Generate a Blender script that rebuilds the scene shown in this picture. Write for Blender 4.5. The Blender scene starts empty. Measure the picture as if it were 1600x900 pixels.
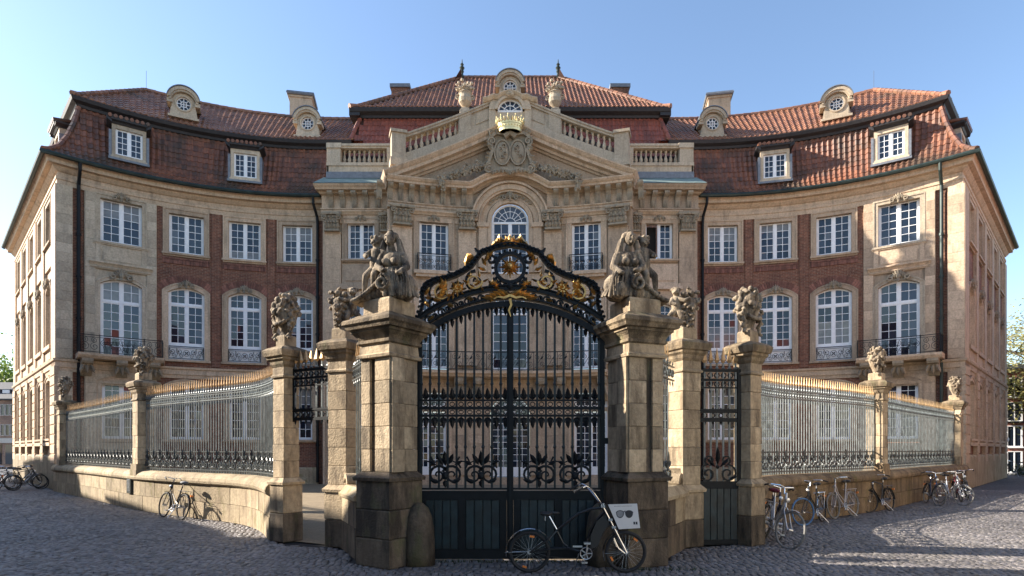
import bpy, bmesh, math, random
import numpy as np
from mathutils import Vector, Matrix, noise as mnoise
rnd = random.Random(7)
PI = math.pi
SC = bpy.context.scene
COL = SC.collection
# ------------------------------------------------------------------ camera
cam_d = bpy.data.cameras.new('camera'); cam = bpy.data.objects.new('camera', cam_d); COL.objects.link(cam)
cam.location = (0, 0, 1.85); cam.rotation_euler = (PI/2, 0, 0)
cam_d.sensor_width = 36; cam_d.lens = 920/1600*36
cam_d.shift_y = 253/1600; cam_d.shift_x = 3/1600
cam_d.clip_start = 0.1; cam_d.clip_end = 2000
SC.camera = cam
# ------------------------------------------------------------------ light
SUN_EL = math.radians(27.0); SUN_AZ = math.radians(-81.0)     # azimuth clockwise from +Y
sdir = Vector((math.sin(SUN_AZ)*math.cos(SUN_EL), math.cos(SUN_AZ)*math.cos(SUN_EL), math.sin(SUN_EL)))
sun_d = bpy.data.lights.new('sun', 'SUN'); sun = bpy.data.objects.new('sun', sun_d); COL.objects.link(sun)
sun_d.energy = 5.0; sun_d.angle = math.radians(0.55); sun_d.color = (1.0, 0.91, 0.79)
sun.rotation_euler = sdir.to_track_quat('Z', 'Y').to_euler()
W = bpy.data.worlds.new('World'); SC.world = W; W.use_nodes = True
wn = W.node_tree.nodes; wl = W.node_tree.links
sky = wn.new('ShaderNodeTexSky'); sky.sky_type = 'NISHITA'; sky.sun_disc = False
sky.sun_elevation = SUN_EL; sky.sun_rotation = SUN_AZ; sky.air_density = 1.0; sky.dust_density = 0.5; sky.ozone_density = 1.7; sky.altitude = 60
bg = wn['Background']; bg.inputs[1].default_value = 0.105
wl.new(sky.outputs[0], bg.inputs[0])
SC.view_settings.view_transform = 'Standard'; SC.view_settings.look = 'None'
SC.view_settings.exposure = 1.55; SC.view_settings.gamma = 1.0
# ------------------------------------------------------------------ materials
def newmat(name):
    m = bpy.data.materials.new(name); m.use_nodes = True
    nt = m.node_tree
    return m, nt, nt.nodes['Principled BSDF']
def coords(nt, rand=True):
    n = nt.nodes; l = nt.links
    a = n.new('ShaderNodeAttribute'); a.attribute_name = 'loc'
    if not rand: return a.outputs['Vector']
    oi = n.new('ShaderNodeObjectInfo')
    mul = n.new('ShaderNodeMath'); mul.operation = 'MULTIPLY'; mul.inputs[1].default_value = 57.0
    l.new(oi.outputs['Random'], mul.inputs[0])
    ad = n.new('ShaderNodeVectorMath'); ad.operation = 'ADD'
    l.new(a.outputs['Vector'], ad.inputs[0]); l.new(mul.outputs[0], ad.inputs[1])
    return ad.outputs[0]
def noise_n(nt, vec, scale, detail=4, stretch=None, rough=0.55):
    n = nt.nodes; l = nt.links
    if stretch:
        mp = n.new('ShaderNodeMapping'); mp.inputs['Scale'].default_value = stretch
        l.new(vec, mp.inputs[0]); vec = mp.outputs[0]
    t = n.new('ShaderNodeTexNoise'); t.inputs['Scale'].default_value = scale; t.inputs['Detail'].default_value = detail
    t.inputs['Roughness'].default_value = rough
    l.new(vec, t.inputs['Vector']); return t.outputs['Fac']
def ramp(nt, fac, stops):
    r = nt.nodes.new('ShaderNodeValToRGB'); e = r.color_ramp.elements
    while len(e) < len(stops): e.new(0.5)
    for el, (p, c) in zip(e, stops):
        el.position = p; el.color = (*c, 1) if len(c) == 3 else c
    nt.links.new(fac, r.inputs[0]); return r.outputs[0]
def mixc(nt, a, b, fac=None, mode='MIX', f=1.0):
    x = nt.nodes.new('ShaderNodeMix'); x.data_type = 'RGBA'; x.blend_type = mode
    x.inputs[0].default_value = f
    if fac is not None: nt.links.new(fac, x.inputs[0])
    for i, v in ((6, a), (7, b)):
        if isinstance(v, tuple): x.inputs[i].default_value = (*v, 1) if len(v) == 3 else v
        else: nt.links.new(v, x.inputs[i])
    return x.outputs[2]
def bumpn(nt, h, strength, dist=0.02):
    b = nt.nodes.new('ShaderNodeBump'); b.inputs['Strength'].default_value = strength; b.inputs['Distance'].default_value = dist
    nt.links.new(h, b.inputs['Height']); return b.outputs[0]
def g3(v): return (v, v, v)
def stone(name, base, alt, dirt, dirt_lo=0.55, dirt_hi=0.75, dirt_f=0.8, rough=0.85, island=0.0, objvar=0.25, bump=0.5, scale=1.0, moss=None):
    m, nt, p = newmat(name); l = nt.links; n = nt.nodes
    v = coords(nt)
    c = ramp(nt, noise_n(nt, v, 1.3*scale, 5), [(0.3, base), (0.7, alt)])
    c = mixc(nt, c, ramp(nt, noise_n(nt, v, 14*scale, 4), [(0.3, g3(0.78)), (0.72, g3(1.18))]), mode='MULTIPLY')
    st = noise_n(nt, v, 2.2*scale, 6, (1.6, 1.6, 0.35), 0.65)
    c = mixc(nt, c, dirt, ramp(nt, st, [(dirt_lo, g3(0)), (dirt_hi, g3(dirt_f))]))
    if moss:
        c = mixc(nt, c, moss, ramp(nt, noise_n(nt, v, 3.1*scale, 6, (1, 1, .6)), [(0.56, g3(0)), (0.7, g3(0.75))]))
    if objvar:
        oi = n.new('ShaderNodeObjectInfo')
        c = mixc(nt, c, ramp(nt, oi.outputs['Random'], [(0, g3(1-objvar)), (0.5, (1.0, .985, .96)), (1, g3(1+objvar*.7))]), mode='MULTIPLY')
    if island:
        ge = n.new('ShaderNodeNewGeometry')
        c = mixc(nt, c, ramp(nt, ge.outputs['Random Per Island'], [(0, g3(1-island)), (1, g3(1+island*.8))]), mode='MULTIPLY')
    l.new(c, p.inputs['Base Color']); p.inputs['Roughness'].default_value = rough
    p.inputs['Specular IOR Level'].default_value = 0.3
    l.new(bumpn(nt, noise_n(nt, v, 30*scale, 6), bump, 0.02), p.inputs['Normal'])
    return m
def simple(name, col, rough=0.5, metal=0.0, var=0.15, bump=0.0, scale=6, spec=0.5, island=0.0, rand=True):
    m, nt, p = newmat(name); v = coords(nt, rand)
    c = mixc(nt, col, ramp(nt, noise_n(nt, v, scale, 5), [(0.3, g3(1-var)), (0.7, g3(1+var))]), mode='MULTIPLY')
    if island:
        ge = nt.nodes.new('ShaderNodeNewGeometry')
        c = mixc(nt, c, ramp(nt, ge.outputs['Random Per Island'], [(0, g3(1-island)), (1, g3(1+island))]), mode='MULTIPLY')
    nt.links.new(c, p.inputs['Base Color'])
    p.inputs['Roughness'].default_value = rough; p.inputs['Metallic'].default_value = metal
    p.inputs['Specular IOR Level'].default_value = spec
    if bump: nt.links.new(bumpn(nt, noise_n(nt, v, scale*4, 4), bump, 0.01), p.inputs['Normal'])
    return m
def brickmat(name, c1, c2, mortar, bw=0.25, rh=0.078):
    m, nt, p = newmat(name); l = nt.links; n = nt.nodes
    v = coords(nt, False)
    sp = n.new('ShaderNodeSeparateXYZ'); l.new(v, sp.inputs[0])
    cb = n.new('ShaderNodeCombineXYZ'); l.new(sp.outputs[0], cb.inputs[0]); l.new(sp.outputs[2], cb.inputs[1])
    b = n.new('ShaderNodeTexBrick'); l.new(cb.outputs[0], b.inputs['Vector'])
    b.inputs['Color1'].default_value = (*c1, 1); b.inputs['Color2'].default_value = (*c2, 1); b.inputs['Mortar'].default_value = (*mortar, 1)
    b.inputs['Scale'].default_value = 1; b.inputs['Mortar Size'].default_value = 0.007; b.inputs['Brick Width'].default_value = bw
    b.inputs['Row Height'].default_value = rh; b.inputs['Mortar Smooth'].default_value = 0.2
    c = mixc(nt, b.outputs['Color'], ramp(nt, noise_n(nt, v, .9, 5), [(0.3, (.72, .72, .74)), (0.7, (1.25, 1.2, 1.15))]), mode='MULTIPLY')
    c = mixc(nt, c, ramp(nt, noise_n(nt, v, 9, 3), [(0.3, g3(.7)), (0.7, g3(1.25))]), mode='MULTIPLY')
    l.new(c, p.inputs['Base Color']); p.inputs['Roughness'].default_value = .85; p.inputs['Specular IOR Level'].default_value = .25
    inv = n.new('ShaderNodeMath'); inv.operation = 'SUBTRACT'; inv.inputs[0].default_value = 1; l.new(b.outputs['Fac'], inv.inputs[1])
    l.new(bumpn(nt, inv.outputs[0], .7, .012), p.inputs['Normal'])
    return m
def tilemat(name, cols, moss, moss_lo=.5):
    m, nt, p = newmat(name); v = coords(nt, False)
    ge = nt.nodes.new('ShaderNodeNewGeometry')
    c = ramp(nt, ge.outputs['Random Per Island'], [(i/(len(cols)-1), q) for i, q in enumerate(cols)])
    c = mixc(nt, c, moss, ramp(nt, noise_n(nt, v, .55, 6), [(moss_lo, g3(0)), (moss_lo+.2, g3(.8))]))
    c = mixc(nt, c, ramp(nt, noise_n(nt, v, 9, 4), [(.3, g3(.7)), (.7, g3(1.2))]), mode='MULTIPLY')
    nt.links.new(c, p.inputs['Base Color']); p.inputs['Roughness'].default_value = .5; p.inputs['Specular IOR Level'].default_value = .55
    nt.links.new(bumpn(nt, noise_n(nt, v, 40, 3), .3, .01), p.inputs['Normal'])
    return m
M = {}
M['stone'] = stone('sandstone', (.53, .40, .285), (.45, .338, .235), (.19, .148, .108), .50, .74, .75, bump=.2, objvar=.24, island=.10)
M['pale'] = stone('pale_sandstone', (.53, .44, .33), (.45, .365, .265), (.23, .19, .15), .50, .76, .75, bump=.2, objvar=.2, island=.08)
M['pier'] = stone('weathered_sandstone', (.49, .385, .255), (.39, .30, .195), (.12, .09, .06), .47, .66, .85, bump=.8, objvar=.28)
M['dark'] = stone('blackened_sandstone', (.19, .145, .10), (.12, .09, .063), (.038, .030, .023), .42, .60, .9, bump=1.0, objvar=.2, moss=(.11, .105, .05))
M['wallr'] = stone('stained_shaded_wall_stone', (.27, .19, .11), (.19, .13, .075), (.075, .05, .03), .44, .66, .85, bump=1.0, objvar=.25, moss=(.13, .11, .035))  # right wall: moss and stains, plus shade painted into a darker base
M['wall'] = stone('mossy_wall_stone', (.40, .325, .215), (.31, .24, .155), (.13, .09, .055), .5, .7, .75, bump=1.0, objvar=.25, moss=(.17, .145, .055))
M['capm'] = stone('weathered_cap_stone', (.34, .26, .165), (.235, .175, .11), (.06, .045, .03), .42, .60, .85, bump=1.0, objvar=.2, moss=(.13, .12, .06))
M['figure'] = stone('carved_stone', (.42, .345, .25), (.28, .215, .145), (.06, .047, .036), .43, .60, .92, bump=.9, objvar=.1, scale=2.2)
M['carved'] = stone('carved_facade_stone', (.36, .30, .22), (.29, .24, .175), (.12, .10, .08), .48, .7, .7, bump=.6, objvar=.08, scale=2)
M['brick'] = brickmat('red_brick', (.235, .098, .060), (.15, .065, .044), (.30, .235, .175))
M['brickone'] = simple('red_brick_unit', (.20, .088, .062), .85, var=.3, island=.35, rand=False)
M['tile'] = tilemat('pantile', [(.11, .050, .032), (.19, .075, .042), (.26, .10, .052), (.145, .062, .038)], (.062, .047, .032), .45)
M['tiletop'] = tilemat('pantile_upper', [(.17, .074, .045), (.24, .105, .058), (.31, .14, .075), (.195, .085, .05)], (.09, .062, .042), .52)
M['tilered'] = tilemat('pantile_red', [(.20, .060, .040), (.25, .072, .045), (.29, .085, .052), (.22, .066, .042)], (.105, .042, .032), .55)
M['deck'] = simple('roof_underlay', (.07, .03, .022), .9)
M['wood'] = simple('dark_fascia', (.022, .020, .022), .6, var=.3)
M['white'] = simple('white_paint', (.80, .80, .80), .45, var=.06)
M['lead'] = simple('lead_sheet', (.17, .18, .20), .5, .2, .2)
M['green'] = simple('patina_copper', (.022, .036, .032), .5, .3, .4, scale=3)
M['verdi'] = simple('pale_patina', (.20, .26, .24), .7, .0, .3, scale=3)
M['iron'] = simple('black_iron', (.007, .009, .011), .5, .0, .4, scale=5, spec=.25)
M['ironw'] = simple('weathered_iron', (.012, .018, .020), .42, .0, .5, scale=7, spec=.35)
M['gold'] = simple('gilding', (.62, .36, .12), .32, .85, .3, scale=9)
M['goldb'] = simple('bright_gilding', (.74, .63, .36), .42, .8, .15, scale=9)
M['giltip'] = simple('worn_gilding', (.44, .29, .145), .4, .6, .3, scale=9)
M['curtain'] = None
def glassmat():
    m, nt, p = newmat('window_glass')
    oi = nt.nodes.new('ShaderNodeObjectInfo')
    c = ramp(nt, oi.outputs['Random'], [(0, (.006, .010, .018)), (.7, (.012, .020, .036)), (.9, (.03, .04, .06)), (1, (.10, .11, .12))])
    nt.links.new(c, p.inputs['Base Color']); p.inputs['Roughness'].default_value = .03; p.inputs['IOR'].default_value = 1.62
    return m
M['glass'] = glassmat()
M['curtain'] = simple('curtain_behind_glass', (.17, .17, .165), .08, 0, .25, scale=4, spec=.6)
M['brown'] = simple('brown_soffit', (.20, .13, .085), .8)
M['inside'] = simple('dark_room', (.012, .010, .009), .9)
# ------------------------------------------------------------------ mesh builder
class MB:
    def __init__(s): s.v = []; s.f = []; s.m = []
    def add(s, verts, faces, mi=0):
        o = len(s.v); s.v.extend(verts)
        for q in faces: s.f.append(tuple(i+o for i in q)); s.m.append(mi)
        return s
    def box(s, x0, x1, y0, y1, z0, z1, mi=0, nx=1):
        vs = []
        for i in range(nx+1):
            x = x0+(x1-x0)*i/nx
            vs += [(x, y0, z0), (x, y1, z0), (x, y1, z1), (x, y0, z1)]
        fs = [(0, 1, 2, 3)[::-1]]
        for i in range(nx):
            a = 4*i; b = a+4
            for k in range(4):
                k2 = (k+1) % 4
                fs.append((a+k, a+k2, b+k2, b+k))
        e = 4*nx; fs.append((e, e+1, e+2, e+3))
        return s.add(vs, fs, mi)
    def cbox(s, x0, x1, y0, y1, z0, z1, c=0.01, mi=0):       # box with chamfered front edges (front = y0)
        vs = [(x0, y1, z0), (x1, y1, z0), (x1, y1, z1), (x0, y1, z1), (x0, y0+c, z0), (x1, y0+c, z0), (x1, y0+c, z1), (x0, y0+c, z1),
              (x0+c, y0, z0+c), (x1-c, y0, z0+c), (x1-c, y0, z1-c), (x0+c, y0, z1-c)]
        return s.add(vs, [(0, 3, 2, 1), (0, 1, 5, 4), (1, 2, 6, 5), (2, 3, 7, 6), (3, 0, 4, 7), (4, 5, 9, 8), (5, 6, 10, 9), (6, 7, 11, 10), (7, 4, 8, 11), (8, 9, 10, 11)], mi)
    def sweep(s, x0, x1, prof, step=0.5, mi=0, m0=0, m1=0, caps=True):    # profile (y,z) along x, mitred ends
        nx = max(1, int(abs(x1-x0)/step)); k = len(prof); vs = []
        for i in range(nx+1):
            t = i/nx
            for (y, z) in prof:
                a = x0 - m0*(-y); b = x1 + m1*(-y)
                vs.append((a+(b-a)*t, y, z))
        fs = []
        for i in range(nx):
            for j in range(k-1):
                fs.append((i*k+j, (i+1)*k+j, (i+1)*k+j+1, i*k+j+1))
        if caps:
            fs.append(tuple(range(k))); fs.append(tuple(nx*k+j for j in range(k))[::-1])
        return s.add(vs, fs, mi)
    def path_sweep(s, pts, prof, mi=0, closed=False):     # pts (x,z) in facade plane; prof (offset up-normal, y)
        n = len(pts); k = len(prof); vs = []
        for i in range(n):
            a = pts[max(i-1, 0)]; b = pts[min(i+1, n-1)]
            dx, dz = b[0]-a[0], b[1]-a[1]; L = math.hypot(dx, dz) or 1
            nx_, nz_ = -dz/L, dx/L
            sc = 1.0
            if 0 < i < n-1:
                d1x, d1z = pts[i][0]-a[0], pts[i][1]-a[1]; l1 = math.hypot(d1x, d1z) or 1
                c = (d1x*dx+d1z*dz)/(l1*L); sc = 1/max(.5, c)
            for (o, y) in prof: vs.append((pts[i][0]+nx_*o*sc, y, pts[i][1]+nz_*o*sc))
        fs = []
        for i in range(n-1):
            for j in range(k-1): fs.append((i*k+j, (i+1)*k+j, (i+1)*k+j+1, i*k+j+1))
        fs.append(tuple(range(k))); fs.append(tuple((n-1)*k+j for j in range(k))[::-1])
        return s.add(vs, fs, mi)
    def strip(s, inn, out, y0, y1, mi=0, closed=False):    # band between two outlines (x,z), front y0, back y1
        n = len(inn); vs = []
        for i in range(n):
            vs += [(inn[i][0], y0, inn[i][1]), (out[i][0], y0, out[i][1]), (out[i][0], y1, out[i][1]), (inn[i][0], y1, inn[i][1])]
        fs = []
        R = range(n) if closed else range(n-1)
        for i in R:
            a = 4*i; b = 4*((i+1) % n)
            for k in range(4): fs.append((a+k, a+(k+1) % 4, b+(k+1) % 4, b+k))
        if not closed: fs += [(0, 1, 2, 3), (4*n-4, 4*n-3, 4*n-2, 4*n-1)[::-1]]
        return s.add(vs, fs, mi)
    def prism(s, poly, y0, y1, mi=0):
        n = len(poly)
        vs = [(x, y0, z) for x, z in poly]+[(x, y1, z) for x, z in poly]
        fs = [tuple(range(n)), tuple(range(n, 2*n))[::-1]]+[(i, (i+1) % n, n+(i+1) % n, n+i) for i in range(n)]
        return s.add(vs, fs, mi)
    def tube(s, pts, r, n=6, mi=0, cap=True):
        pts = [Vector(p) for p in pts]; k = len(pts)
        rs = r if isinstance(r, (list, tuple)) else [r]*k
        vs = []; up = None
        for i in range(k):
            d = (pts[min(i+1, k-1)]-pts[max(i-1, 0)])
            d = d.normalized() if d.length > 1e-9 else Vector((0, 0, 1))
            if up is None:
                up = Vector((0, 1, 0)) if abs(d.y) < .9 else Vector((1, 0, 0))
            a = (up-d*up.dot(d)); a = a.normalized() if a.length > 1e-6 else d.orthogonal().normalized()
            b = d.cross(a); up = a
            for j in range(n):
                t = 2*PI*j/n
                vs.append(tuple(pts[i]+(a*math.cos(t)+b*math.sin(t))*rs[i]))
        fs = []
        for i in range(k-1):
            for j in range(n): fs.append((i*n+j, i*n+(j+1) % n, (i+1)*n+(j+1) % n, (i+1)*n+j))
        if cap: fs += [tuple(range(n))[::-1], tuple((k-1)*n+j for j in range(n))]
        return s.add(vs, fs, mi)
    def ring(s, c, R, r, axis='y', n=24, m=6, mi=0):
        vs = []
        for i in range(n):
            a = 2*PI*i/n
            for j in range(m):
                b = 2*PI*j/m; q = R+r*math.cos(b); h = r*math.sin(b)
                p = (q*math.cos(a), h, q*math.sin(a)) if axis == 'y' else (q*math.cos(a), q*math.sin(a), h) if axis == 'z' else (h, q*math.cos(a), q*math.sin(a))
                vs.append((c[0]+p[0], c[1]+p[1], c[2]+p[2]))
        fs = [(i*m+j, i*m+(j+1) % m, ((i+1) % n)*m+(j+1) % m, ((i+1) % n)*m+j) for i in range(n) for j in range(m)]
        return s.add(vs, fs, mi)
    def ribbon(s, pts, w, t, mi=0, y=0):     # flat bar following (x,z) points, width w in plane, thickness t in y
        n = len(pts); vs = []
        for i in range(n):
            a = pts[max(i-1, 0)]; b = pts[min(i+1, n-1)]
            dx, dz = b[0]-a[0], b[1]-a[1]; L = math.hypot(dx, dz) or 1
            ww = w[i] if isinstance(w, (list, tuple)) else w
            ox, oz = -dz/L*ww/2, dx/L*ww/2; x, z = pts[i]
            vs += [(x-ox, y-t/2, z-oz), (x+ox, y-t/2, z+oz), (x+ox, y+t/2, z+oz), (x-ox, y+t/2, z-oz)]
        fs = [(0, 3, 2, 1)]
        for i in range(n-1):
            a = 4*i; b = a+4
            for k in range(4): fs.append((a+k, a+(k+1) % 4, b+(k+1) % 4, b+k))
        fs.append((4*n-4, 4*n-3, 4*n-2, 4*n-1))
        return s.add(vs, fs, mi)
    def lathe(s, prof, n=12, c=(0, 0, 0), mi=0, sx=1, sy=1):
        vs = []; k = len(prof)
        for (r, z) in prof:
            for j in range(n):
                t = 2*PI*j/n
                vs.append((c[0]+r*sx*math.cos(t), c[1]+r*sy*math.sin(t), c[2]+z))
        fs = [(i*n+j, i*n+(j+1) % n, (i+1)*n+(j+1) % n, (i+1)*n+j) for i in range(k-1) for j in range(n)]
        fs += [tuple(range(n))[::-1], tuple((k-1)*n+j for j in range(n))]
        return s.add(vs, fs, mi)
    def squarelathe(s, prof, c=(0, 0), rot=0, mi=0):    # stacked square sections (half width, z)
        vs = []; ca, sa = math.cos(rot), math.sin(rot)
        for (h, z) in prof:
            for (a, b) in ((-1, -1), (1, -1), (1, 1), (-1, 1)):
                vs.append((c[0]+h*(a*ca-b*sa), c[1]+h*(a*sa+b*ca), z))
        k = len(prof)
        fs = [(i*4+j, i*4+(j+1) % 4, (i+1)*4+(j+1) % 4, (i+1)*4+j) for i in range(k-1) for j in range(4)]
        fs += [(3, 2, 1, 0), tuple((k-1)*4+j for j in range(4))]
        return s.add(vs, fs, mi)
    def ball(s, c, r, mi=0, n=8, m=5):
        rx, ry, rz = r if isinstance(r, (tuple, list)) else (r, r, r)
        vs = [(c[0], c[1], c[2]-rz)]
        for i in range(1, m):
            p = -PI/2+PI*i/m
            for j in range(n):
                t = 2*PI*j/n
                vs.append((c[0]+rx*math.cos(p)*math.cos(t), c[1]+ry*math.cos(p)*math.sin(t), c[2]+rz*math.sin(p)))
        vs.append((c[0], c[1], c[2]+rz)); e = len(vs)-1
        fs = [(0, 1+(j+1) % n, 1+j) for j in range(n)]
        for i in range(m-2):
            for j in range(n): fs.append((1+i*n+j, 1+i*n+(j+1) % n, 1+(i+1)*n+(j+1) % n, 1+(i+1)*n+j))
        b = 1+(m-2)*n
        fs += [(b+j, b+(j+1) % n, e) for j in range(n)]
        return s.add(vs, fs, mi)
    def leaf(s, x, z, ang, L, w, y=0, bulge=.03, mi=0):    # pointed, ridged leaf in the facade plane
        ca, sa = math.cos(ang), math.sin(ang)
        def P(u, v, d): return (x+u*ca-v*sa, y-d, z+u*sa+v*ca)
        vs = [P(0, 0, 0), P(.35*L, w/2, 0), P(.7*L, w*.36, .2*bulge), P(L, w*.1, .4*bulge), P(.7*L, -w*.36, .2*bulge), P(.35*L, -w/2, 0), P(.4*L, 0, bulge), P(.75*L, 0, bulge*.9), P(.4*L, 0, -.012)]
        fs = [(0, 1, 6), (1, 2, 7, 6), (2, 3, 7), (3, 4, 7), (4, 5, 6, 7), (5, 0, 6), (0, 8, 1), (1, 8, 3, 2), (3, 8, 5, 4), (5, 8, 0)]
        return s.add(vs, fs, mi)
    def xform(s, mat):
        s.v = [tuple(mat @ Vector(p)) for p in s.v]; return s
    def join(s, o, mat=None, mi=None):
        vs = o.v if mat is None else [tuple(mat @ Vector(p)) for p in o.v]
        b = len(s.v); s.v.extend(vs)
        for q, k in zip(o.f, o.m): s.f.append(tuple(i+b for i in q)); s.m.append(k if mi is None else mi)
        return s
    def mesh(s, name, mats, fmap=None, flip=False, smooth=False):
        me = bpy.data.meshes.new(name)
        vs = s.v if fmap is None else [fmap(*p) for p in s.v]
        me.from_pydata(vs, [], [q[::-1] for q in s.f] if flip else s.f)
        for k in (mats if isinstance(mats, (list, tuple)) else [mats]): me.materials.append(M[k] if isinstance(k, str) else k)
        if len(me.materials) > 1: me.polygons.foreach_set('material_index', s.m)
        at = me.attributes.new('loc', 'FLOAT_VECTOR', 'POINT')
        at.data.foreach_set('vector', np.array(s.v, dtype=np.float32).ravel())
        if smooth: me.polygons.foreach_set('use_smooth', [True]*len(me.polygons))
        me.update()
        return me
    def build(s, name, mats, parent=None, fmap=None, flip=False, smooth=False, mat=None, **kw):
        return place(name, s.mesh(name, mats, fmap, flip, smooth), parent, mat, **kw)
WM = {}
I4 = Matrix.Identity(4)
def place(name, me, parent=None, mat=None, label=None, cat=None, group=None, kind=None):
    o = bpy.data.objects.new(name, me); COL.objects.link(o)
    w = mat.copy() if mat is not None else I4.copy()
    if parent is not None:
        o.parent = parent; o.matrix_parent_inverse = WM[parent.name].inverted()
    o.matrix_basis = w; WM[o.name] = w
    if label: o['label'] = label
    if cat: o['category'] = cat
    if group: o['group'] = group
    if kind: o['kind'] = kind
    return o
def thing(name, label, cat, loc=(0, 0, 0), rz=0, group=None):
    return place(name, None, None, Matrix.Translation(loc) @ Matrix.Rotation(rz, 4, 'Z'), label, cat, group)
def T(x, y, z): return Matrix.Translation((x, y, z))
def Rz(a): return Matrix.Rotation(a, 4, 'Z')
def arch(w, z0, zs, rise, n=10):      # outline of an opening, left foot over the crown to right foot
    pts = [(-w/2, z0), (-w/2, zs)]
    if rise <= 1e-4: return pts+[(w/2, zs), (w/2, z0)]
    if rise >= w/2-1e-3:
        return [(-w/2, z0)]+[(-w/2*math.cos(PI*i/n), zs+rise*math.sin(PI*i/n)) for i in range(n+1)]+[(w/2, z0)]
    R = (w*w/4+rise*rise)/(2*rise); a = math.asin(w/2/R)
    return [(-w/2, z0)]+[(R*math.sin(-a+2*a*i/n), zs+rise-R+R*math.cos(-a+2*a*i/n)) for i in range(n+1)]+[(w/2, z0)]
def spiral(cx, cz, r0, r1, a0, turns, n=26):
    return [(cx+(r0+(r1-r0)*i/n)*math.cos(a0+turns*2*PI*i/n), cz+(r0+(r1-r0)*i/n)*math.sin(a0+turns*2*PI*i/n)) for i in range(n+1)]
def wall(mb, x0, x1, z0, z1, holes=(), y=0.0, mi=0, step=.6):
    # holes: (xc, w, z0, zspring, rise); a sheet with openings, subdivided so that it bends
    xs = {x0, x1}; zs = {z0, z1}
    for (xc, w, a, b, r) in holes: xs |= {xc-w/2, xc+w/2}; zs |= {a, b+r}
    xs = sorted(v for v in xs if x0-1e-6 <= v <= x1+1e-6); zs = sorted(v for v in zs if z0-1e-6 <= v <= z1+1e-6)
    X = []
    for a, b in zip(xs, xs[1:]):
        k = max(1, int(math.ceil((b-a)/step)))
        X += [(a+(b-a)*i/k, a+(b-a)*(i+1)/k) for i in range(k)]
    for a, b in X:
        for c, d in zip(zs, zs[1:]):
            xm, zm = (a+b)/2, (c+d)/2
            if any(abs(xm-h[0]) < h[1]/2 and h[2] < zm < h[3]+h[4] for h in holes): continue
            mb.add([(a, y, c), (b, y, c), (b, y, d), (a, y, d)], [(0, 1, 2, 3)], mi)
    for (xc, w, a, b, r) in holes:
        if r > 1e-4:
            pl = arch(w, a, b, r)[1:-1]
            for p, q in zip(pl, pl[1:]):
                mb.add([(xc+p[0], y, p[1]), (xc+q[0], y, q[1]), (xc+q[0], y, b+r), (xc+p[0], y, b+r)], [(0, 1, 2, 3)], mi)
    return mb
def sculpt(name, prims, mat, voxel=.010, rough=.006, seed=0):
    """prims: ('e', centre, radii[, euler]) ellipsoids and ('c', p0, r0, p1, r1) tapered limbs, fused to one skin"""
    bm = bmesh.new()
    for p in prims:
        if p[0] == 'e':
            rot = Matrix.Identity(4)
            if len(p) > 3:
                from mathutils import Euler
                rot = Euler(p[3]).to_matrix().to_4x4()
            r = p[2] if isinstance(p[2], (tuple, list)) else (p[2],)*3
            bmesh.ops.create_icosphere(bm, subdivisions=2, radius=1, matrix=T(*p[1]) @ rot @ Matrix.Diagonal((*r, 1)))
        else:
            a, b = Vector(p[1]), Vector(p[3]); d = b-a
            q = d.to_track_quat('Z', 'Y').to_matrix().to_4x4()
            bmesh.ops.create_cone(bm, cap_ends=True, segments=12, radius1=p[2], radius2=p[4], depth=d.length, matrix=T(*((a+b)/2)) @ q)
            bmesh.ops.create_icosphere(bm, subdivisions=2, radius=p[2], matrix=T(*a))
            bmesh.ops.create_icosphere(bm, subdivisions=2, radius=p[4], matrix=T(*b))
    me = bpy.data.meshes.new('tmp'); bm.to_mesh(me); bm.free()
    o = bpy.data.objects.new('tmp', me); COL.objects.link(o)
    md = o.modifiers.new('r', 'REMESH'); md.mode = 'VOXEL'; md.voxel_size = voxel
    sm = o.modifiers.new('s', 'SMOOTH'); sm.factor = .5; sm.iterations = 1
    dg = bpy.context.evaluated_depsgraph_get()
    res = bpy.data.meshes.new_from_object(o.evaluated_get(dg))
    bpy.data.objects.remove(o); bpy.data.meshes.remove(me)
    res.name = name
    co = np.empty(len(res.vertices)*3, dtype=np.float32); res.vertices.foreach_get('co', co); co = co.reshape(-1, 3)
    if rough:
        for i in range(len(co)):
            v = Vector(co[i]); co[i] += np.array(mnoise.noise_vector(v*14+Vector((seed, 0, 0))))*rough
        res.vertices.foreach_set('co', co.ravel())
    at = res.attributes.new('loc', 'FLOAT_VECTOR', 'POINT'); at.data.foreach_set('vector', co.ravel())
    res.materials.clear(); res.materials.append(M[mat])
    res.polygons.foreach_set('use_smooth', [True]*len(res.polygons)); res.update()
    return res
def mirror_mesh(me, name):
    m = me.copy(); m.name = name
    m.transform(Matrix.Diagonal((-1, 1, 1, 1))); m.flip_normals(); return m
# ------------------------------------------------------------------ ground (structure first)
RW, YC, SL = 15.2, 16.8, 15.2*PI/4           # wing facade: arc radius, arc centre, length
WJ = 10.4                                    # half width of the centre block (wing junction)
def wing_map(sg):
    def f(s, y, z):
        if s <= 0: return (sg*(WJ+s), YC+RW+y, z)
        a = min(s, SL)/RW; e = max(0, s-SL); r = RW+y
        return (sg*(WJ+r*math.sin(a)+e*math.cos(a)), YC+r*math.cos(a)-e*math.sin(a), z)
    return f
CORN = (WJ+RW*math.sin(PI/4), YC+RW*math.cos(PI/4))
Q = math.sqrt(.5)
def side_map(sg):
    def f(u, y, z):                          # u back along the street, y inward
        return (sg*(CORN[0]+Q*u-Q*y), CORN[1]+Q*u+Q*y, z)
    return f
RC, YCC = 20.6, 10.7
def centre_map(s, y, z):
    a = s/RC; r = RC+y
    return (r*math.sin(a), YCC+r*math.cos(a), z)
def flat_map(Y0):
    return lambda x, y, z: (x, Y0+y, z)
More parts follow.
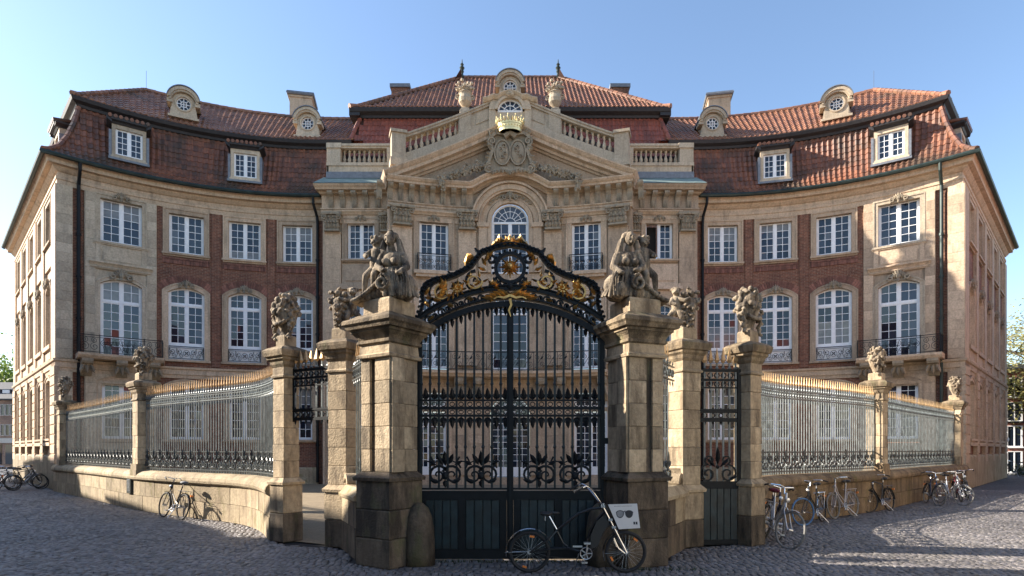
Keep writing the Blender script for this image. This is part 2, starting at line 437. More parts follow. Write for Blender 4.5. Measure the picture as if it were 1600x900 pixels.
def frame_at(f, sg, s, y, z):
    e = .01
    p = Vector(f(s, y, z)); tx = (Vector(f(s+e, y, z))-Vector(f(s-e, y, z))).normalized()*sg
    ty = (Vector(f(s, y+e, z))-Vector(f(s, y-e, z))).normalized()
    m = Matrix.Identity(4)
    m.col[0][:3] = tx; m.col[1][:3] = ty; m.col[2][:3] = (0, 0, 1); m.col[3][:3] = p
    return m
def s_of_k(k):
    lo, hi = 0.0, SL
    f = wing_map(1)
    for _ in range(50):
        m = (lo+hi)/2; p = f(m, 0, 0)
        if p[0]/p[1] < k: lo = m
        else: hi = m
    return (lo+hi)/2
PAL = thing('palace', 'wide baroque palace of brick and sandstone with curved wings behind the gate', 'palace', (0, 30, 0))
# ---- windows ------------------------------------------------------
def pane_mesh(w, h, cur=False, cache={}):
    k = (round(w, 3), round(h, 3), cur)
    if k not in cache: cache[k] = MB().box(-w/2, w/2, 0, .008, -h/2, h/2).mesh('pane', 'curtain' if cur else 'glass')
    return cache[k]
def window_type(w, z1, zs, rise, cols=2, rows=5, transom=None, trows=2, leaves=2, cas=.085, fan=False, panel=0, bar=.026, open_left=False):
    """frame mesh and pane cells; feet at z=0, springing zs, transom height or None; panel = solid white foot"""
    mb = MB(); top = zs+rise if not fan else zs
    mb.strip(arch(w-2*cas, cas, zs, max(0, rise-cas) if rise > .01 else 0), arch(w, 0, zs+(0 if rise > .01 else cas), rise), 0, .09)
    mb.box(-w/2, w/2, -.005, .085, 0, cas+panel)
    iw = w/2-cas; mul = .055
    if not fan and rise < .01: top = zs
    mb.box(-mul, mul, -.012, .08, cas, top-.01)
    cells = []; spans = []
    lv = [(mul, iw)] if open_left else [(-iw, -mul), (mul, iw)]
    if transom: spans = [(cas+panel, transom-.05, rows), (transom+.05, top-.02, trows)]; mb.box(-iw, iw, -.02, .085, transom-.05, transom+.05)
    else: spans = [(cas+panel, top-.02, rows)]
    st = .045
    for (a, b) in lv:
        for (c, d, rr) in spans:
            mb.box(a, a+st, .004, .075, c, d); mb.box(b-st, b, .004, .075, c, d)
            mb.box(a, b, .002, .072, c, c+st); mb.box(a, b, .002, .072, d-st, d)
            x0, x1, zz0, zz1 = a+st, b-st, c+st, d-st
            for i in range(1, cols): x = x0+(x1-x0)*i/cols; mb.box(x-bar/2, x+bar/2, .012, .06, zz0, zz1)
            for i in range(1, rr): z = zz0+(zz1-zz0)*i/rr; mb.box(x0, x1, .014, .058, z-bar/2, z+bar/2)
            for i in range(cols):
                for j in range(rr):
                    cells.append((x0+(x1-x0)*(i+.5)/cols, zz0+(zz1-zz0)*(j+.5)/rr, (x1-x0)/cols, (zz1-zz0)/rr))
    if fan:
        R = w/2-cas
        mb.box(-w/2, w/2, -.02, .085, zs-.05, zs+.05)
        for k in range(1, 8):
            a = PI*k/8
            mb.ribbon([(.32*R*math.cos(a), zs+.32*R*math.sin(a)), (R*math.cos(a), zs+R*math.sin(a))], bar, .05, y=.04)
        for q in (.32, .7):
            mb.ribbon([(q*R*math.cos(PI*i/16), zs+q*R*math.sin(PI*i/16)) for i in range(17)], bar*1.1, .05, y=.042)
        cells.append(('fan', zs, R))
    return mb.mesh('window', 'white'), cells
def fan_pane(R, cache={}):
    if R not in cache:
        cache[R] = MB().prism([(R*math.cos(PI*i/16), R*math.sin(PI*i/16)) for i in range(17)], 0, .008).mesh('pane', 'glass')
    return cache[R]
def put_window(wt, m, parent=PAL, tilt=.012, skip=None):
    fm, cells = wt
    win = place('window', fm, parent, m) if parent is PAL else None
    if win is None: win = place('window', fm, parent, m)
    zm = max(c[1]+c[3] if c[0] != 'fan' else 0 for c in cells); cu = rnd.random(); ct = rnd.uniform(.18, .45)*zm
    lt = {-1: (rnd.gauss(0, .02), rnd.gauss(0, .03)), 1: (rnd.gauss(0, .02), rnd.gauss(0, .03))}
    for c in cells:
        if c[0] == 'fan':
            place('pane', fan_pane(c[2]), win, m @ T(0, .035, c[1])); continue
        if skip and skip(c): continue
        a, b = lt[1 if c[0] > 0 else -1]; t = m @ T(c[0], .035, c[1]) @ Matrix.Rotation(a+rnd.gauss(0, tilt), 4, 'X') @ Rz(b+rnd.gauss(0, tilt))
        place('pane', pane_mesh(c[2], c[3], (cu < .16 and c[1] < ct) or (cu > .90 and c[1] > zm-ct)), win, t)
    return win
def shell_ornament():
    mb = MB()
    for i in range(9):
        a = PI*(.02+.96*i/8); L = .30-.07*abs(math.cos(a))
        mb.leaf(.05*math.cos(a), .02, a, L, .13, y=0, bulge=.07)
    mb.ball((0, -.03, .03), (.09, .08, .11)); mb.ball((0, -.03, -.12), (.06, .06, .08))
    for sx in (-1, 1):
        mb.ribbon([(sx*x, z) for x, z in spiral(.27, -.02, .11, .03, PI/2, -1.2, 14)], .05, .10, y=-.02)
        mb.leaf(sx*.18, -.06, PI/2-sx*2.0, .24, .12, bulge=.05)
    return mb
SHELL = shell_ornament().mesh('keystone', 'carved')
def surround_type(w, z1, zs, rise, t=.28, sill=True, front=-.08, back=.34, mat='stone', foot=0.0, ears=0.0):
    mb = MB()
    inn = arch(w, -foot, zs, rise); out = arch(w+2*t, -foot-(t*.7 if not foot else 0), zs+(t if rise < .01 else t*.25), rise+(t*.75 if rise > .01 else 0))
    mb.strip(inn, out, front, back)
    # raised outer fillet
    o2 = arch(w+2*t-.14, -foot-(t*.7 if not foot else 0)+.02, zs+(t if rise < .01 else t*.25)-(.07 if rise < .01 else .03), rise+(t*.75-.045 if rise > .01 else 0))
    mb.strip(o2, out, front-.035, front+.01)
    if not foot:
        mb.box(-w/2-t, w/2+t, front, back, -t*.7, 0)
    if sill: mb.box(-w/2-t-.04, w/2+t+.04, front-.10, back, -.10-(0 if not foot else foot), .0-(0 if not foot else foot))
    return mb.mesh('window_surround', mat)
def brick_arch(w, zs, rise, t, n=23, h=.34):
    mb = MB(); W2 = w+2*t+.04; r2 = rise+t*.75+.02; z2 = zs+t*.25
    R = (W2*W2/4+r2*r2)/(2*r2); a0 = math.asin(min(1, W2/2/R))
    for i in range(n):
        a = -a0+2*a0*(i+.5)/n; hw = R*a0/n*.86
        c, s = math.cos(a), math.sin(a)
        def P(u, v): return (R*0+(R+v)*s+u*c, z2+r2-R+(R+v)*c-u*s)
        d = rnd.uniform(-.008, .008)
        q = [P(-hw, .01), P(hw, .01), P(hw*1.02, h), P(-hw*1.02, h)]
        mb.prism(q, -.055+d, .03)
    return mb.mesh('brick_arch', 'brickone')
def grille_mesh(w, h, name='window_grille', scrolls=5, gold=False):
    mb = MB(); t = .022
    mb.ribbon([(-w/2, 0), (w/2, 0)], t*1.3, t); mb.ribbon([(-w/2, h), (w/2, h)], t*1.6, t*1.6)
    mb.ribbon([(-w/2, h*.88), (w/2, h*.88)], t*.8, t)
    mb.ribbon([(-w/2+t/2, 0), (-w/2+t/2, h)], t, t); mb.ribbon([(w/2-t/2, 0), (w/2-t/2, h)], t, t)
    n = scrolls; cw = w/n; q = min(cw*.5, h*.30)
    for i in range(n):
        cx = -w/2+cw*(i+.5); sgn = 1 if i < n/2 else -1
        if n % 2 and i == n//2:
            mb.ribbon(spiral(cx, h*.45, q*.95, q*.95, 0, 1, 18), .018, t)
            for k in range(4): mb.leaf(cx, h*.45, k*PI/2+PI/4, q*.8, q*.35, bulge=.02, mi=1 if gold else 0)
            continue
        mb.ribbon(spiral(cx, h*.58, q, q*.12, PI*.5+sgn*.6, sgn*1.5, 20), .020, t)
        mb.ribbon(spiral(cx+sgn*q*.35, h*.24, q*.75, q*.1, -PI*.5-sgn*.4, sgn*1.4, 16), .018, t)
        mb.leaf(cx, h*.5, PI*.5+sgn*.9, q*.8, q*.3, bulge=.02, mi=1 if gold else 0)
        mb.ribbon([(cx-sgn*cw*.5, h*.05), (cx-sgn*cw*.2, h*.5), (cx-sgn*cw*.45, h*.88)], .018, t)
    return mb.mesh(name, ['iron', 'giltip'])
# window kinds: width, heights above own foot
WA = window_type(1.60, 0, 2.02, 0, 2, 5)
SA = surround_type(1.60, 0, 2.02, 0, .26)
WB = window_type(1.66, 0, 2.70, .26, 2, 5, transom=2.10, trows=2)
SB = surround_type(1.66, 0, 2.70, .26, .27, foot=.78)
BA = brick_arch(1.66, 2.70, .26, .27)
WC = window_type(1.72, 0, 2.10, 0, 2, 5)
SCC = surround_type(1.72, 0, 2.10, 0, .22, mat='pale')
WD = window_type(1.72, 0, 3.55, .26, 2, 6, transom=2.72, trows=2)
SD = surround_type(1.72, 0, 3.55, .26, .22, foot=.02, sill=False, mat='pale')
WG = window_type(1.60, 0, 2.75, .14, 2, 6, transom=None)
SG = surround_type(1.60, 0, 2.75, .14, .22)
GB = grille_mesh(1.60, .62, scrolls=5)
WDORM = window_type(1.28, 0, 1.42, 0, 2, 4, cas=.06, bar=.03)
bcount = [0]; ash = {}
def block(mb, key, parent=PAL, fmap=None, flip=False, mat='stone'):
    """an ashlar block: one object each up to 280 on the palace, then joined"""
    if bcount[0] < 285:
        bcount[0] += 1
        mb.build('block', mat, parent, fmap, flip)
    else:
        ash.setdefault((key, mat), (MB(), fmap, flip))[0].join(mb)
def ashlar(x0, x1, z0, z1, holes, key, fmap, flip, y0=0.0, y1=.10, ch=.44, bl=1.05, mat='stone', step=.5, gap=.007, join=False):
    n = max(1, round((z1-z0)/ch)); ch = (z1-z0)/n
    for i in range(n):
        a, b = z0+ch*i, z0+ch*(i+1)
        segs = [(x0, x1)]
        for (xc, w, h0, hs, r) in holes:
            if b <= h0+.02 or a >= hs+r-.02: continue
            ns = []
            for (p, q) in segs:
                if xc-w/2 > p+.02: ns.append((p, min(q, xc-w/2)))
                if xc+w/2 < q-.02: ns.append((max(p, xc+w/2), q))
            segs = [t for t in ns if t[1]-t[0] > .04]
        for (p, q) in segs:
            k = max(1, round((q-p)/bl)); off = (.25 if i % 2 else -.25)*(q-p)/k if k > 1 else 0
            cuts = [p]+[p+(q-p)*j/k+off*.8 for j in range(1, k)]+[q]
            for c, d in zip(cuts, cuts[1:]):
                mb = MB(); dy = rnd.uniform(-.004, .004)
                mb.box(c+gap/2, d-gap/2, y0+dy, y1, a+gap/2, b-gap/2, 0, max(1, int((d-c)/step)))
                if join: ash.setdefault((key, mat), (MB(), fmap, flip))[0].join(mb)
                else: block(mb, key, PAL, fmap, flip, mat)
CORNICE = [(.3, 14.28), (-.05, 14.28), (-.06, 14.50), (-.10, 14.52), (-.10, 14.66), (-.02, 14.70), (-.02, 14.86), (-.10, 14.90), (-.22, 15.02), (-.24, 15.08), (-.44, 15.10), (-.46, 15.24), (-.56, 15.36), (-.56, 15.40), (.3, 15.40)]
BAND = [(.2, 5.55), (-.06, 5.55), (-.08, 5.70), (-.13, 5.74), (-.13, 5.98), (-.20, 6.02), (-.22, 6.12), (.2, 6.16)]
def tiles(prof, lim, fmap, key, mat, parent, flip=False, tw=.245, row=.34, amp=.048):
    """overlapping pantiles; prof (y,z) from eave to top, lim(y) -> (x0,x1)"""
    P = [Vector((0, y, z)) for y, z in prof]
    L = [0]
    for a, b in zip(P, P[1:]): L.append(L[-1]+(b-a).length)
    n = max(1, round(L[-1]/row)); mb = MB()
    def at(d):
        d = min(max(d, 0), L[-1]+.2)
        for i in range(len(P)-1):
            if d <= L[i+1] or i == len(P)-2:
                return P[i].lerp(P[i+1], (d-L[i])/(L[i+1]-L[i])), (P[i+1]-P[i]).normalized()
    for i in range(n):
        a, da = at(L[-1]*i/n); b, db = at(L[-1]*(i+1)/n+.07)
        na = Vector((0, -da.z, da.y)); nb = Vector((0, -db.z, db.y))
        x0, x1 = lim(a.y); x0b, x1b = lim(b.y)
        x0 = max(x0, x0b-.0); x1 = min(x1, x1b+.0) if False else x1
        c0 = math.ceil(x0/tw); c1 = math.floor(x1/tw)
        for c in range(c0, c1):
            xa = c*tw; jit = rnd.uniform(-.012, .012); lift = .045+rnd.uniform(-.006, .01)
            vs = []
            us = (0, .2, .45, .7, 1.0); hs = (.15, 1.0, .35, -.45, .1)
            for (p, nn, li) in ((a-da*jit, na, lift), (b-da*jit, nb, .012)):
                for u, h in zip(us, hs):
                    q = p+nn*(li+amp*h); vs.append((xa+u*tw*1.02, q.y, q.z))
            for u, h in zip(us, hs):
                q = a-da*jit+nn*(lift+amp*h-.05); vs.append((xa+u*tw*1.02, q.y, q.z))
            mb.add(vs, [(k, k+1, k+6, k+5) for k in range(4)]+[(10+k, 11+k, k+1, k) for k in range(4)])
    return mb.build('roof_tiles', mat, parent, fmap, flip, kind='stuff')
def ridge(pts, parent, mat='tiletop', r=.12, seg=.38):
    mb = MB()
    P = [Vector(p) for p in pts]
    for a, b in zip(P, P[1:]):
        n = max(1, round((b-a).length/seg))
        for i in range(n):
            p = a.lerp(b, i/n-.03/n); q = a.lerp(b, (i+1)/n+.08/n)
            mb.tube([p, q], [r*1.12, r*.95], 7)
    return mb.build('ridge_tiles', mat, parent, smooth=False, kind='stuff')
LOW = [(-.62, 15.44), (-.35, 15.62), (.05, 16.05), (.40, 16.75), (.72, 17.65), (.98, 18.75)]
UPP = [(.62, 19.02), (.95, 19.22), (1.6, 19.80), (4.56, 22.35)]
def hip_lim(y):      # s at which the front slope meets the side slope
    return RW*(PI/4-math.asin(max(-1, min(1, y/(RW+y))))) if y > 0 else SL-y
def oculus_dormer(m, parent=PAL, w=1.75, h=1.85, depth=2.6, mat='pale', ry=.42, rx=.36):
    """dormer with an oval window and a round hood; local front at y=0"""
    b = MB(); n = 20
    zs = h*.62; out = arch(w*.86, 0, zs, w*.36, 16)
    cz = h*.56
    ell = [(rx*math.cos(-PI/2-2*PI*i/36), cz+ry*math.sin(-PI/2-2*PI*i/36)) for i in range(37)]
    outl = []
    tot = [0]
    for p, q in zip(out, out[1:]): tot.append(tot[-1]+math.hypot(q[0]-p[0], q[1]-p[1]))
    # start at the foot centre and run clockwise round the outline
    ring = [(0, 0)]+out+[(0, 0)]
    d = [0]
    for p, q in zip(ring, ring[1:]): d.append(d[-1]+math.hypot(q[0]-p[0], q[1]-p[1]))
    for i in range(37):
        t = d[-1]*i/36
        for k in range(len(ring)-1):
            if t <= d[k+1]+1e-9:
                u = (t-d[k])/max(1e-9, d[k+1]-d[k]); outl.append((ring[k][0]+(ring[k+1][0]-ring[k][0])*u, ring[k][1]+(ring[k+1][1]-ring[k][1])*u)); break
    b.strip(ell, outl, 0, .25)
    b.prism(out, .26, depth)                      # body running back into the roof
    hood = arch(w*.86+.04, zs-.02, zs, w*.36+.02, 16); hood2 = arch(w+.10, zs-.02, zs+.02, w*.36+.17, 16)
    b.strip(hood, hood2, -.16, .5)
    b.strip(arch(w*.86+.1, zs+.1, zs+.12, w*.36, 16), arch(w+.2, zs+.1, zs+.14, w*.36+.13, 16), -.22, -.10)
    b.strip([(x*1.0, z) for x, z in ell], [(x*1.22, cz+(z-cz)*1.2) for x, z in ell], -.05, .01)
    for sx in (-1, 1):
        b.box(sx*w*.5-.13, sx*w*.5+.13, -.12, .5, zs-.16, zs+.03)
        b.prism([(sx*w*.43, 0), (sx*(w*.43+.09), 0), (sx*(w*.43+.03), zs*.6), (sx*w*.43, zs*.6)], .02, .22)
    b.box(-w*.5-.08, w*.5+.08, -.10, .3, -.12, 0)
    o = b.build('dormer', mat, parent, mat=m)
    lead = MB().strip(arch(w+.2, zs+.14, zs+.16, w*.36+.13, 16), arch(w+.26, zs+.14, zs+.18, w*.36+.16, 16), -.26, depth)
    lead.build('hood_lead', 'lead', o, mat=m)
    wf = MB(); bar = .035
    rr = lambda q: [(q*rx*math.cos(2*PI*i/28), cz+q*ry*math.sin(2*PI*i/28)) for i in range(29)]
    wf.strip(rr(.88), rr(1.0), .06, .14); wf.ribbon(rr(.42), bar, .05, y=.09)
    for k in range(8):
        a = 2*PI*k/8
        wf.ribbon([(0 if k % 2 == 0 else .42*rx*math.cos(a), cz+(0 if k % 2 == 0 else .42*ry*math.sin(a))), (.92*rx*math.cos(a), cz+.92*ry*math.sin(a))], bar, .05, y=.09)
    wf.build('window', 'white', o, mat=m)
    MB().prism(rr(.95)[:-1], .11, .12).build('pane', 'glass', o, mat=m)
    return o
def box_dormer(m, parent=PAL, tilemat='tile', sg=1):
    b = MB(); w = 1.62; zt = 1.78
    b.strip([(-.64, .12), (-.64, 1.56), (.64, 1.56), (.64, .12)], [(-w/2, 0), (-w/2, zt), (w/2, zt), (w/2, 0)], 0, .35)
    b.box(-w/2, w/2, -.03, .35, 0, .12)
    b.box(-w/2-.05, w/2+.05, -.10, .3, -.10, .0, 0)
    for sx in (-1, 1):
        b.prism([(sx*w/2, 0), (sx*(w/2-.06), 0), (sx*(w/2-.06), zt), (sx*w/2, zt)], .35, 1.9)
    b.box(-w/2+.08, w/2-.08, .36, .5, .05, zt-.05)
    o = b.build('dormer', 'pale', parent, mat=m)
    c = MB(); c.sweep(-w/2-.06, w/2+.06, [(1.4, zt), (-.04, zt), (-.10, zt+.10), (-.24, zt+.16), (-.26, zt+.27), (1.4, zt+.50)], 5)
    for sx in (-1, 1):
        c.prism([(sx*(w/2), zt), (sx*(w/2+.24), zt+.16), (sx*(w/2+.26), zt+.27), (sx*(w/2), zt+.27)], -.2, 1.4)
    c.build('dormer_cornice', 'wood', o, mat=m)
    MB().box(-w/2-.16, w/2+.16, -.14, .1, -.22, -.10).box(-w/2-.14, -w/2-.01, -.04, 1.2, -.1, zt*.8).box(w/2+.01, w/2+.14, -.04, 1.2, -.1, zt*.8).build('flashing', 'lead', o, mat=m)
    t = MB()
    for i in range(8):
        x = -w/2-.2+i*(w+.4)/8
        t.tube([(x+.12, -.30, zt+.33), (x+.12, 1.2, zt+.62)], .10, 7)
    t.build('dormer_tiles', tilemat, o, mat=m)
    wf, cells = WDORM
    wi = place('window', wf, o, m @ T(0, .10, .12))
    for cc in cells:
        place('pane', pane_mesh(cc[2], cc[3]), o, m @ T(cc[0], .135, .12+cc[1]) @ Matrix.Rotation(rnd.gauss(0, .012), 4, 'X') @ Rz(rnd.gauss(0, .012)))
    return o
def console(w=.45, h=.75, d=.9, mat='carved'):      # scroll bracket under a balcony, top at z=0, wall at y=0
    prof = [(0, 0), (-d, 0), (-d*1.0, -.12), (-d*.92, -.22), (-d*.72, -.26), (-d*.62, -.38), (-d*.5, -.55), (-d*.28, -.66), (-.15, -h), (0, -h*1.05)]
    mb = MB(); n = len(prof)
    vs = [(-w/2, y, z) for y, z in prof]+[(w/2, y, z) for y, z in prof]
    mb.add(vs, [tuple(range(n)), tuple(range(n, 2*n))[::-1]]+[(i, (i+1) % n, n+(i+1) % n, n+i) for i in range(n)])
    for i in range(3): mb.leaf((i-1)*w*.25, -.2, -PI/2+(i-1)*.35, h*.7, w*.4, y=-d*.8+.1, bulge=.16)
    return mb
CONS = console().mesh('console', 'carved')
def downpipe(pts, r=.075, mat='iron'):
    mb = MB(); mb.tube(pts, r, 8)
    for i in range(1, 7):
        a, b = Vector(pts[-2]), Vector(pts[-1]); mb.tube([a.lerp(b, i/7-.004), a.lerp(b, i/7+.004)], r*1.45, 8)
    return mb.build('downpipe', mat, PAL)
def build_wing(sg):
    f = wing_map(sg); fl = sg < 0; g = side_map(sg); px = (lambda k: s_of_k(k))
    bays = [s_of_k(k) for k in (.3609, .4505, .5495)]; sb = s_of_k(.660)
    s1 = s_of_k(.600); s2 = s_of_k(.7225); s3 = s_of_k(.744)
    stonemat = 'pale' if sg < 0 else 'stone'
    Z1, Z2 = 7.28, 12.0
    hol = []
    for s in bays: hol += [(s, 2.0, Z2-.1, Z2+2.2, 0), (s, 2.05, Z1-.85, Z1+2.70, .38), (s, 1.9, 2.3, 5.15, .2)]
    wall(MB(), -.45, s1, .0, 14.3, hol, 0).build('brick_wall', 'brick', PAL, f, fl)
    # stone bay
    hs = [(sb, 2.05, Z2+.0, Z2+2.2, 0), (sb, 2.05, 6.4, 6.42+3.55, .38), (sb, 1.7, 2.2, 5.0, 0)]
    hb = [(sb, 2.14, Z2-.05, Z2+2.32, 0), (sb, 2.14, 6.4, 6.42+3.6, .42), (sb, 1.7, 2.2, 5.0, 0)]
    wall(MB(), s1, s2, 0, 14.3, hs, -.06).box(s1-.001, s1+.03, -.06, .02, 0, 14.3).build('stone_wall', stonemat, PAL, f, fl)
    ashlar(s1+.01, s2-.01, 6.16, 14.28, hb, 'bay%d' % sg, f, fl, -.13, -.055, .45, 1.1, stonemat)
    ashlar(s1+.01, s2-.01, .9, 5.55, hb, 'bayg%d' % sg, f, fl, -.13, -.055, .45, 1.1, stonemat, join=True)
    wall(MB(), s2, s3, 0, 14.3, (), .04).build('brick_wall', 'brick', PAL, f, fl)
    wall(MB(), s3, SL, 0, 14.3, (), -.06).box(s3-.02, s3, -.06, .05, 0, 14.3).box(s2, s2+.02, -.06, .05, 0, 14.3).build('stone_wall', stonemat, PAL, f, fl)
    ashlar(s3, SL+.10, 6.16, 14.28, (), 'cor%d' % sg, f, fl, -.13, -.055, .45, 1.2, stonemat)
    ashlar(s3, SL+.10, .9, 5.55, (), 'corg%d' % sg, f, fl, -.13, -.055, .45, 1.2, stonemat, join=True)
    # pier of stone at the inner end
    # brick lesenes between the windows, string courses of standing bricks
    les = MB(); stand = MB()
    ed = [0.30]+[e for s in bays for e in (s-1.12, s+1.12)]+[s1-.06]
    for a, b in zip(ed[0::2], ed[1::2]):
        if b-a > .15: les.box(a+.05, b-.05, -.05, .02, 6.2, 14.28, 0, 2)
    for s in bays:
        for k in range(30):
            x = s-1.08+2.16*(k+.5)/30
            stand.box(x-.029, x+.029, -.055+rnd.uniform(-.006, .006), .02, 11.44, 11.66)
            stand.box(x-.029, x+.029, -.075, .02, 11.67, 11.75)
    les.build('brick_lesene', 'brick', PAL, f, fl); stand.build('brick_course', 'brickone', PAL, f, fl, kind='stuff')
    for i, s in enumerate(bays):
        m = frame_at(f, sg, s, 0, Z2); place('window_surround', SA, PAL, m); put_window(WA, m @ T(0, .13, 0))
        m = frame_at(f, sg, s, 0, Z1); sr = place('window_surround', SB, PAL, m); place('keystone', SHELL, sr, m @ T(0, -.12, 3.08))
        put_window(WB, m @ T(0, .13, 0)); place('window_grille', GB, PAL, m @ T(0, -.02, -.70))
        MB().box(-.83, .83, .10, .30, -.78, .02).build('apron', 'white', PAL, mat=m)
        place('brick_arch', BA, PAL, m, kind='stuff')
        m = frame_at(f, sg, s, 0, 2.4); place('window_surround', SG, PAL, m); put_window(WG, m @ T(0, .13, 0))
    m = frame_at(f, sg, sb, -.07, Z2); sr = place('window_surround', SCC, PAL, m); place('keystone', SHELL, sr, m @ T(0, -.14, 2.22)); put_window(WC, m @ T(0, .16, 0))
    ap = MB().box(-1.15, 1.15, -.14, .1, -.16, -.02).box(-1.0, 1.0, -.085, .1, -1.05, -.16).box(-.75, .75, -.11, .1, -.9, -.28).box(-1.05, -.85, -.12, .1, -1.05, -.16).box(.85, 1.05, -.12, .1, -1.05, -.16)
    ap.sweep(-1.3, 1.3, [(.1, -1.22), (-.12, -1.22), (-.18, -1.14), (-.26, -1.08), (-.26, -1.02), (.1, -.98)], 3).build('apron', stonemat, PAL, mat=m)
    m = frame_at(f, sg, sb, -.07, 6.42); sr = place('window_surround', SD, PAL, m); place('keystone', SHELL, sr, m @ T(0, -.14, 3.95) @ Matrix.Scale(1.25, 4)); put_window(WD, m @ T(0, .16, 0))
    MB().sweep(-1.25, 1.25, [(.1, 4.22), (-.1, 4.22), (-.16, 4.30), (-.10, 4.38), (.1, 4.4)], 3).build('hood_mould', stonemat, PAL, mat=m)
    m = frame_at(f, sg, sb, -.07, 2.4); place('window_surround', SG, PAL, m); put_window(WG, m @ T(0, .16, 0))
    # balcony
    bal = MB().sweep(sb-1.85, sb+1.85, [(0, 6.16), (-.95, 6.16), (-1.0, 6.22), (-1.06, 6.30), (-1.06, 6.40), (0, 6.41)], .4).build('balcony', 'stone', PAL, f, fl)
    for d in (-1.45, 0, 1.45): place('console', CONS, bal, frame_at(f, sg, sb+d, -.06, 6.16))
    rl = MB(); H = .86
    yy = -.96
    def bx(a, b, z0, z1, t=.025, y=yy): rl.box(a, b, y-t/2, y+t/2, z0, z1, 0, 6 if b-a > .5 else 1)
    bx(sb-1.78, sb+1.78, 6.41+H-.03, 6.41+H, .05); bx(sb-1.78, sb+1.78, 6.46, 6.485); bx(sb-1.78, sb+1.78, 6.41+H-.12, 6.41+H-.10)
    for q in (-1.78, -.95, .95, 1.78): bx(sb+q-.02, sb+q+.02, 6.41, 6.41+H+.03, .04)
    for q in (-1.78, 1.78):
        rl.box(sb+q-.02, sb+q+.02, yy, -.1, 6.41+H-.03, 6.41+H); rl.box(sb+q-.012, sb+q+.012, yy, -.1, 6.46, 6.485)
        for k in range(6): rl.box(sb+q-.01, sb+q+.01, yy+.14*k+.05, yy+.14*k+.07, 6.48, 6.41+H)
    for q in (-1.37, 1.37):
        for k in (-1, 1):
            for (zz, r) in ((6.72, .19), (7.02, .14)): rl.ribbon(spiral(sb+q+k*.2, zz, r, .03, PI/2, k*1.5, 18), .02, .025, y=yy)
    for k in range(-3, 4):
        x = sb+k*.26; sgn = 1 if k < 0 else -1
        rl.ribbon(spiral(x, 6.98-.03*abs(k), .15, .02, PI*.4, sgn*1.6, 18), .02, .025, y=yy)
        rl.ribbon(spiral(x+.1*sgn, 6.66+.02*abs(k), .14, .02, -PI*.4, -sgn*1.6, 18), .02, .025, y=yy)
        rl.ribbon([(x, 6.5), (x+.05*sgn, 6.75), (x-.03*sgn, 7.1)], .02, .025, y=yy); rl.leaf(x, 6.8, PI/2+k*.3, .16, .04, y=yy, bulge=.02)
    rl.build('railing', 'iron', bal, f, fl)
    # cornice, band, plinth
    MB().sweep(-.45, SL, CORNICE, .45, m1=1).build('cornice', 'stone', PAL, f, fl)
    MB().sweep(-.45, SL, BAND, .45, m1=1).build('string_course', 'stone', PAL, f, fl)
    MB().sweep(0, SL, [(.2, 0), (-.16, 0), (-.16, .80), (-.10, .90), (.2, .92)], .45, m1=1).build('plinth', 'wall', PAL, f, fl)
    gp = MB()
    for i in range(25):
        pass
    pts = [f(-.3+(SL+.3+.66)*i/24, -.66, 15.40) for i in range(25)]
    pts += [g(-.66+18*i/8, -.66, 15.40) for i in range(1, 9)]
    gp.tube(pts, .11, 8); gp.build('gutter', 'green', PAL)
    # ---- roof
    dk = MB()
    def lim_low(y): return (-.9, hip_lim(y))
    for prof in (LOW, UPP):
        for (y0, z0), (y1, z1) in zip(prof, prof[1:]):
            e0, e1 = hip_lim(y0), hip_lim(y1); n = 26; a0 = -2.2
            vs = []
            for i in range(n+1):
                vs += [(a0+(e0-a0)*i/n, y0+.02, z0-.03), (a0+(e1-a0)*i/n, y1+.02, z1-.03)]
            dk.add(vs, [(2*i, 2*i+2, 2*i+3, 2*i+1) for i in range(n)])
    e1 = hip_lim(4.56)
    vs = []
    for i in range(21): vs += [(-2.2+(e1+2.2)*i/20, 4.56, 22.32), (-2.2+(e1-4+2.2)*i/20, 9.4, 17.5)]
    dk.add(vs, [(2*i, 2*i+2, 2*i+3, 2*i+1) for i in range(20)])
    roof = dk.build('roof', 'deck', PAL, f, fl)
    dk2 = MB()
    for prof in (LOW, UPP):
        for (y0, z0), (y1, z1) in zip(prof, prof[1:]):
            dk2.add([(y0, y0+.02, z0-.03), (18, y0+.02, z0-.03), (18, y1+.02, z1-.03), (y1, y1+.02, z1-.03)], [(0, 1, 2, 3)])
    dk2.add([(4.56, 4.56, 22.32), (18, 4.56, 22.32), (18, 9.2, 18), (4.56, 9.2, 18)], [(0, 1, 2, 3)])
    dk2.build('side_roof', 'deck', PAL, g, fl)
    t1 = 'tile'
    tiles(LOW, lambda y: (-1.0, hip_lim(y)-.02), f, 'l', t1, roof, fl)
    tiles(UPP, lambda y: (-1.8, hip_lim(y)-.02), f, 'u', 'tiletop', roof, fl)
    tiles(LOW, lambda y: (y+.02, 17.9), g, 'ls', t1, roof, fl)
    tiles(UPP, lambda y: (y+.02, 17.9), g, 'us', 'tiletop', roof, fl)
    FAS = [(1.0, 18.60), (.84, 18.62), (.80, 18.74), (.62, 18.84), (.56, 18.99), (.60, 19.03), (1.2, 19.06)]
    MB().sweep(-1.6, SL, FAS, .45, m1=1).build('roof_cornice', 'wood', PAL, f, fl)
    MB().sweep(0, 18, FAS, 3, m0=1).build('roof_cornice', 'wood', PAL, g, fl)
    ridge([f(hip_lim(y)-.0, y, z+.06) for y, z in LOW], roof, 'tile')
    ridge([f(hip_lim(y)-.0, y, z+.06) for y, z in UPP], roof)
    ridge([f(-1.6+(e1+1.6)*i/14, 4.56, 22.39) for i in range(15)], roof)
    ridge([g(4.56, 4.56, 22.39), g(17, 4.56, 22.39)], roof)
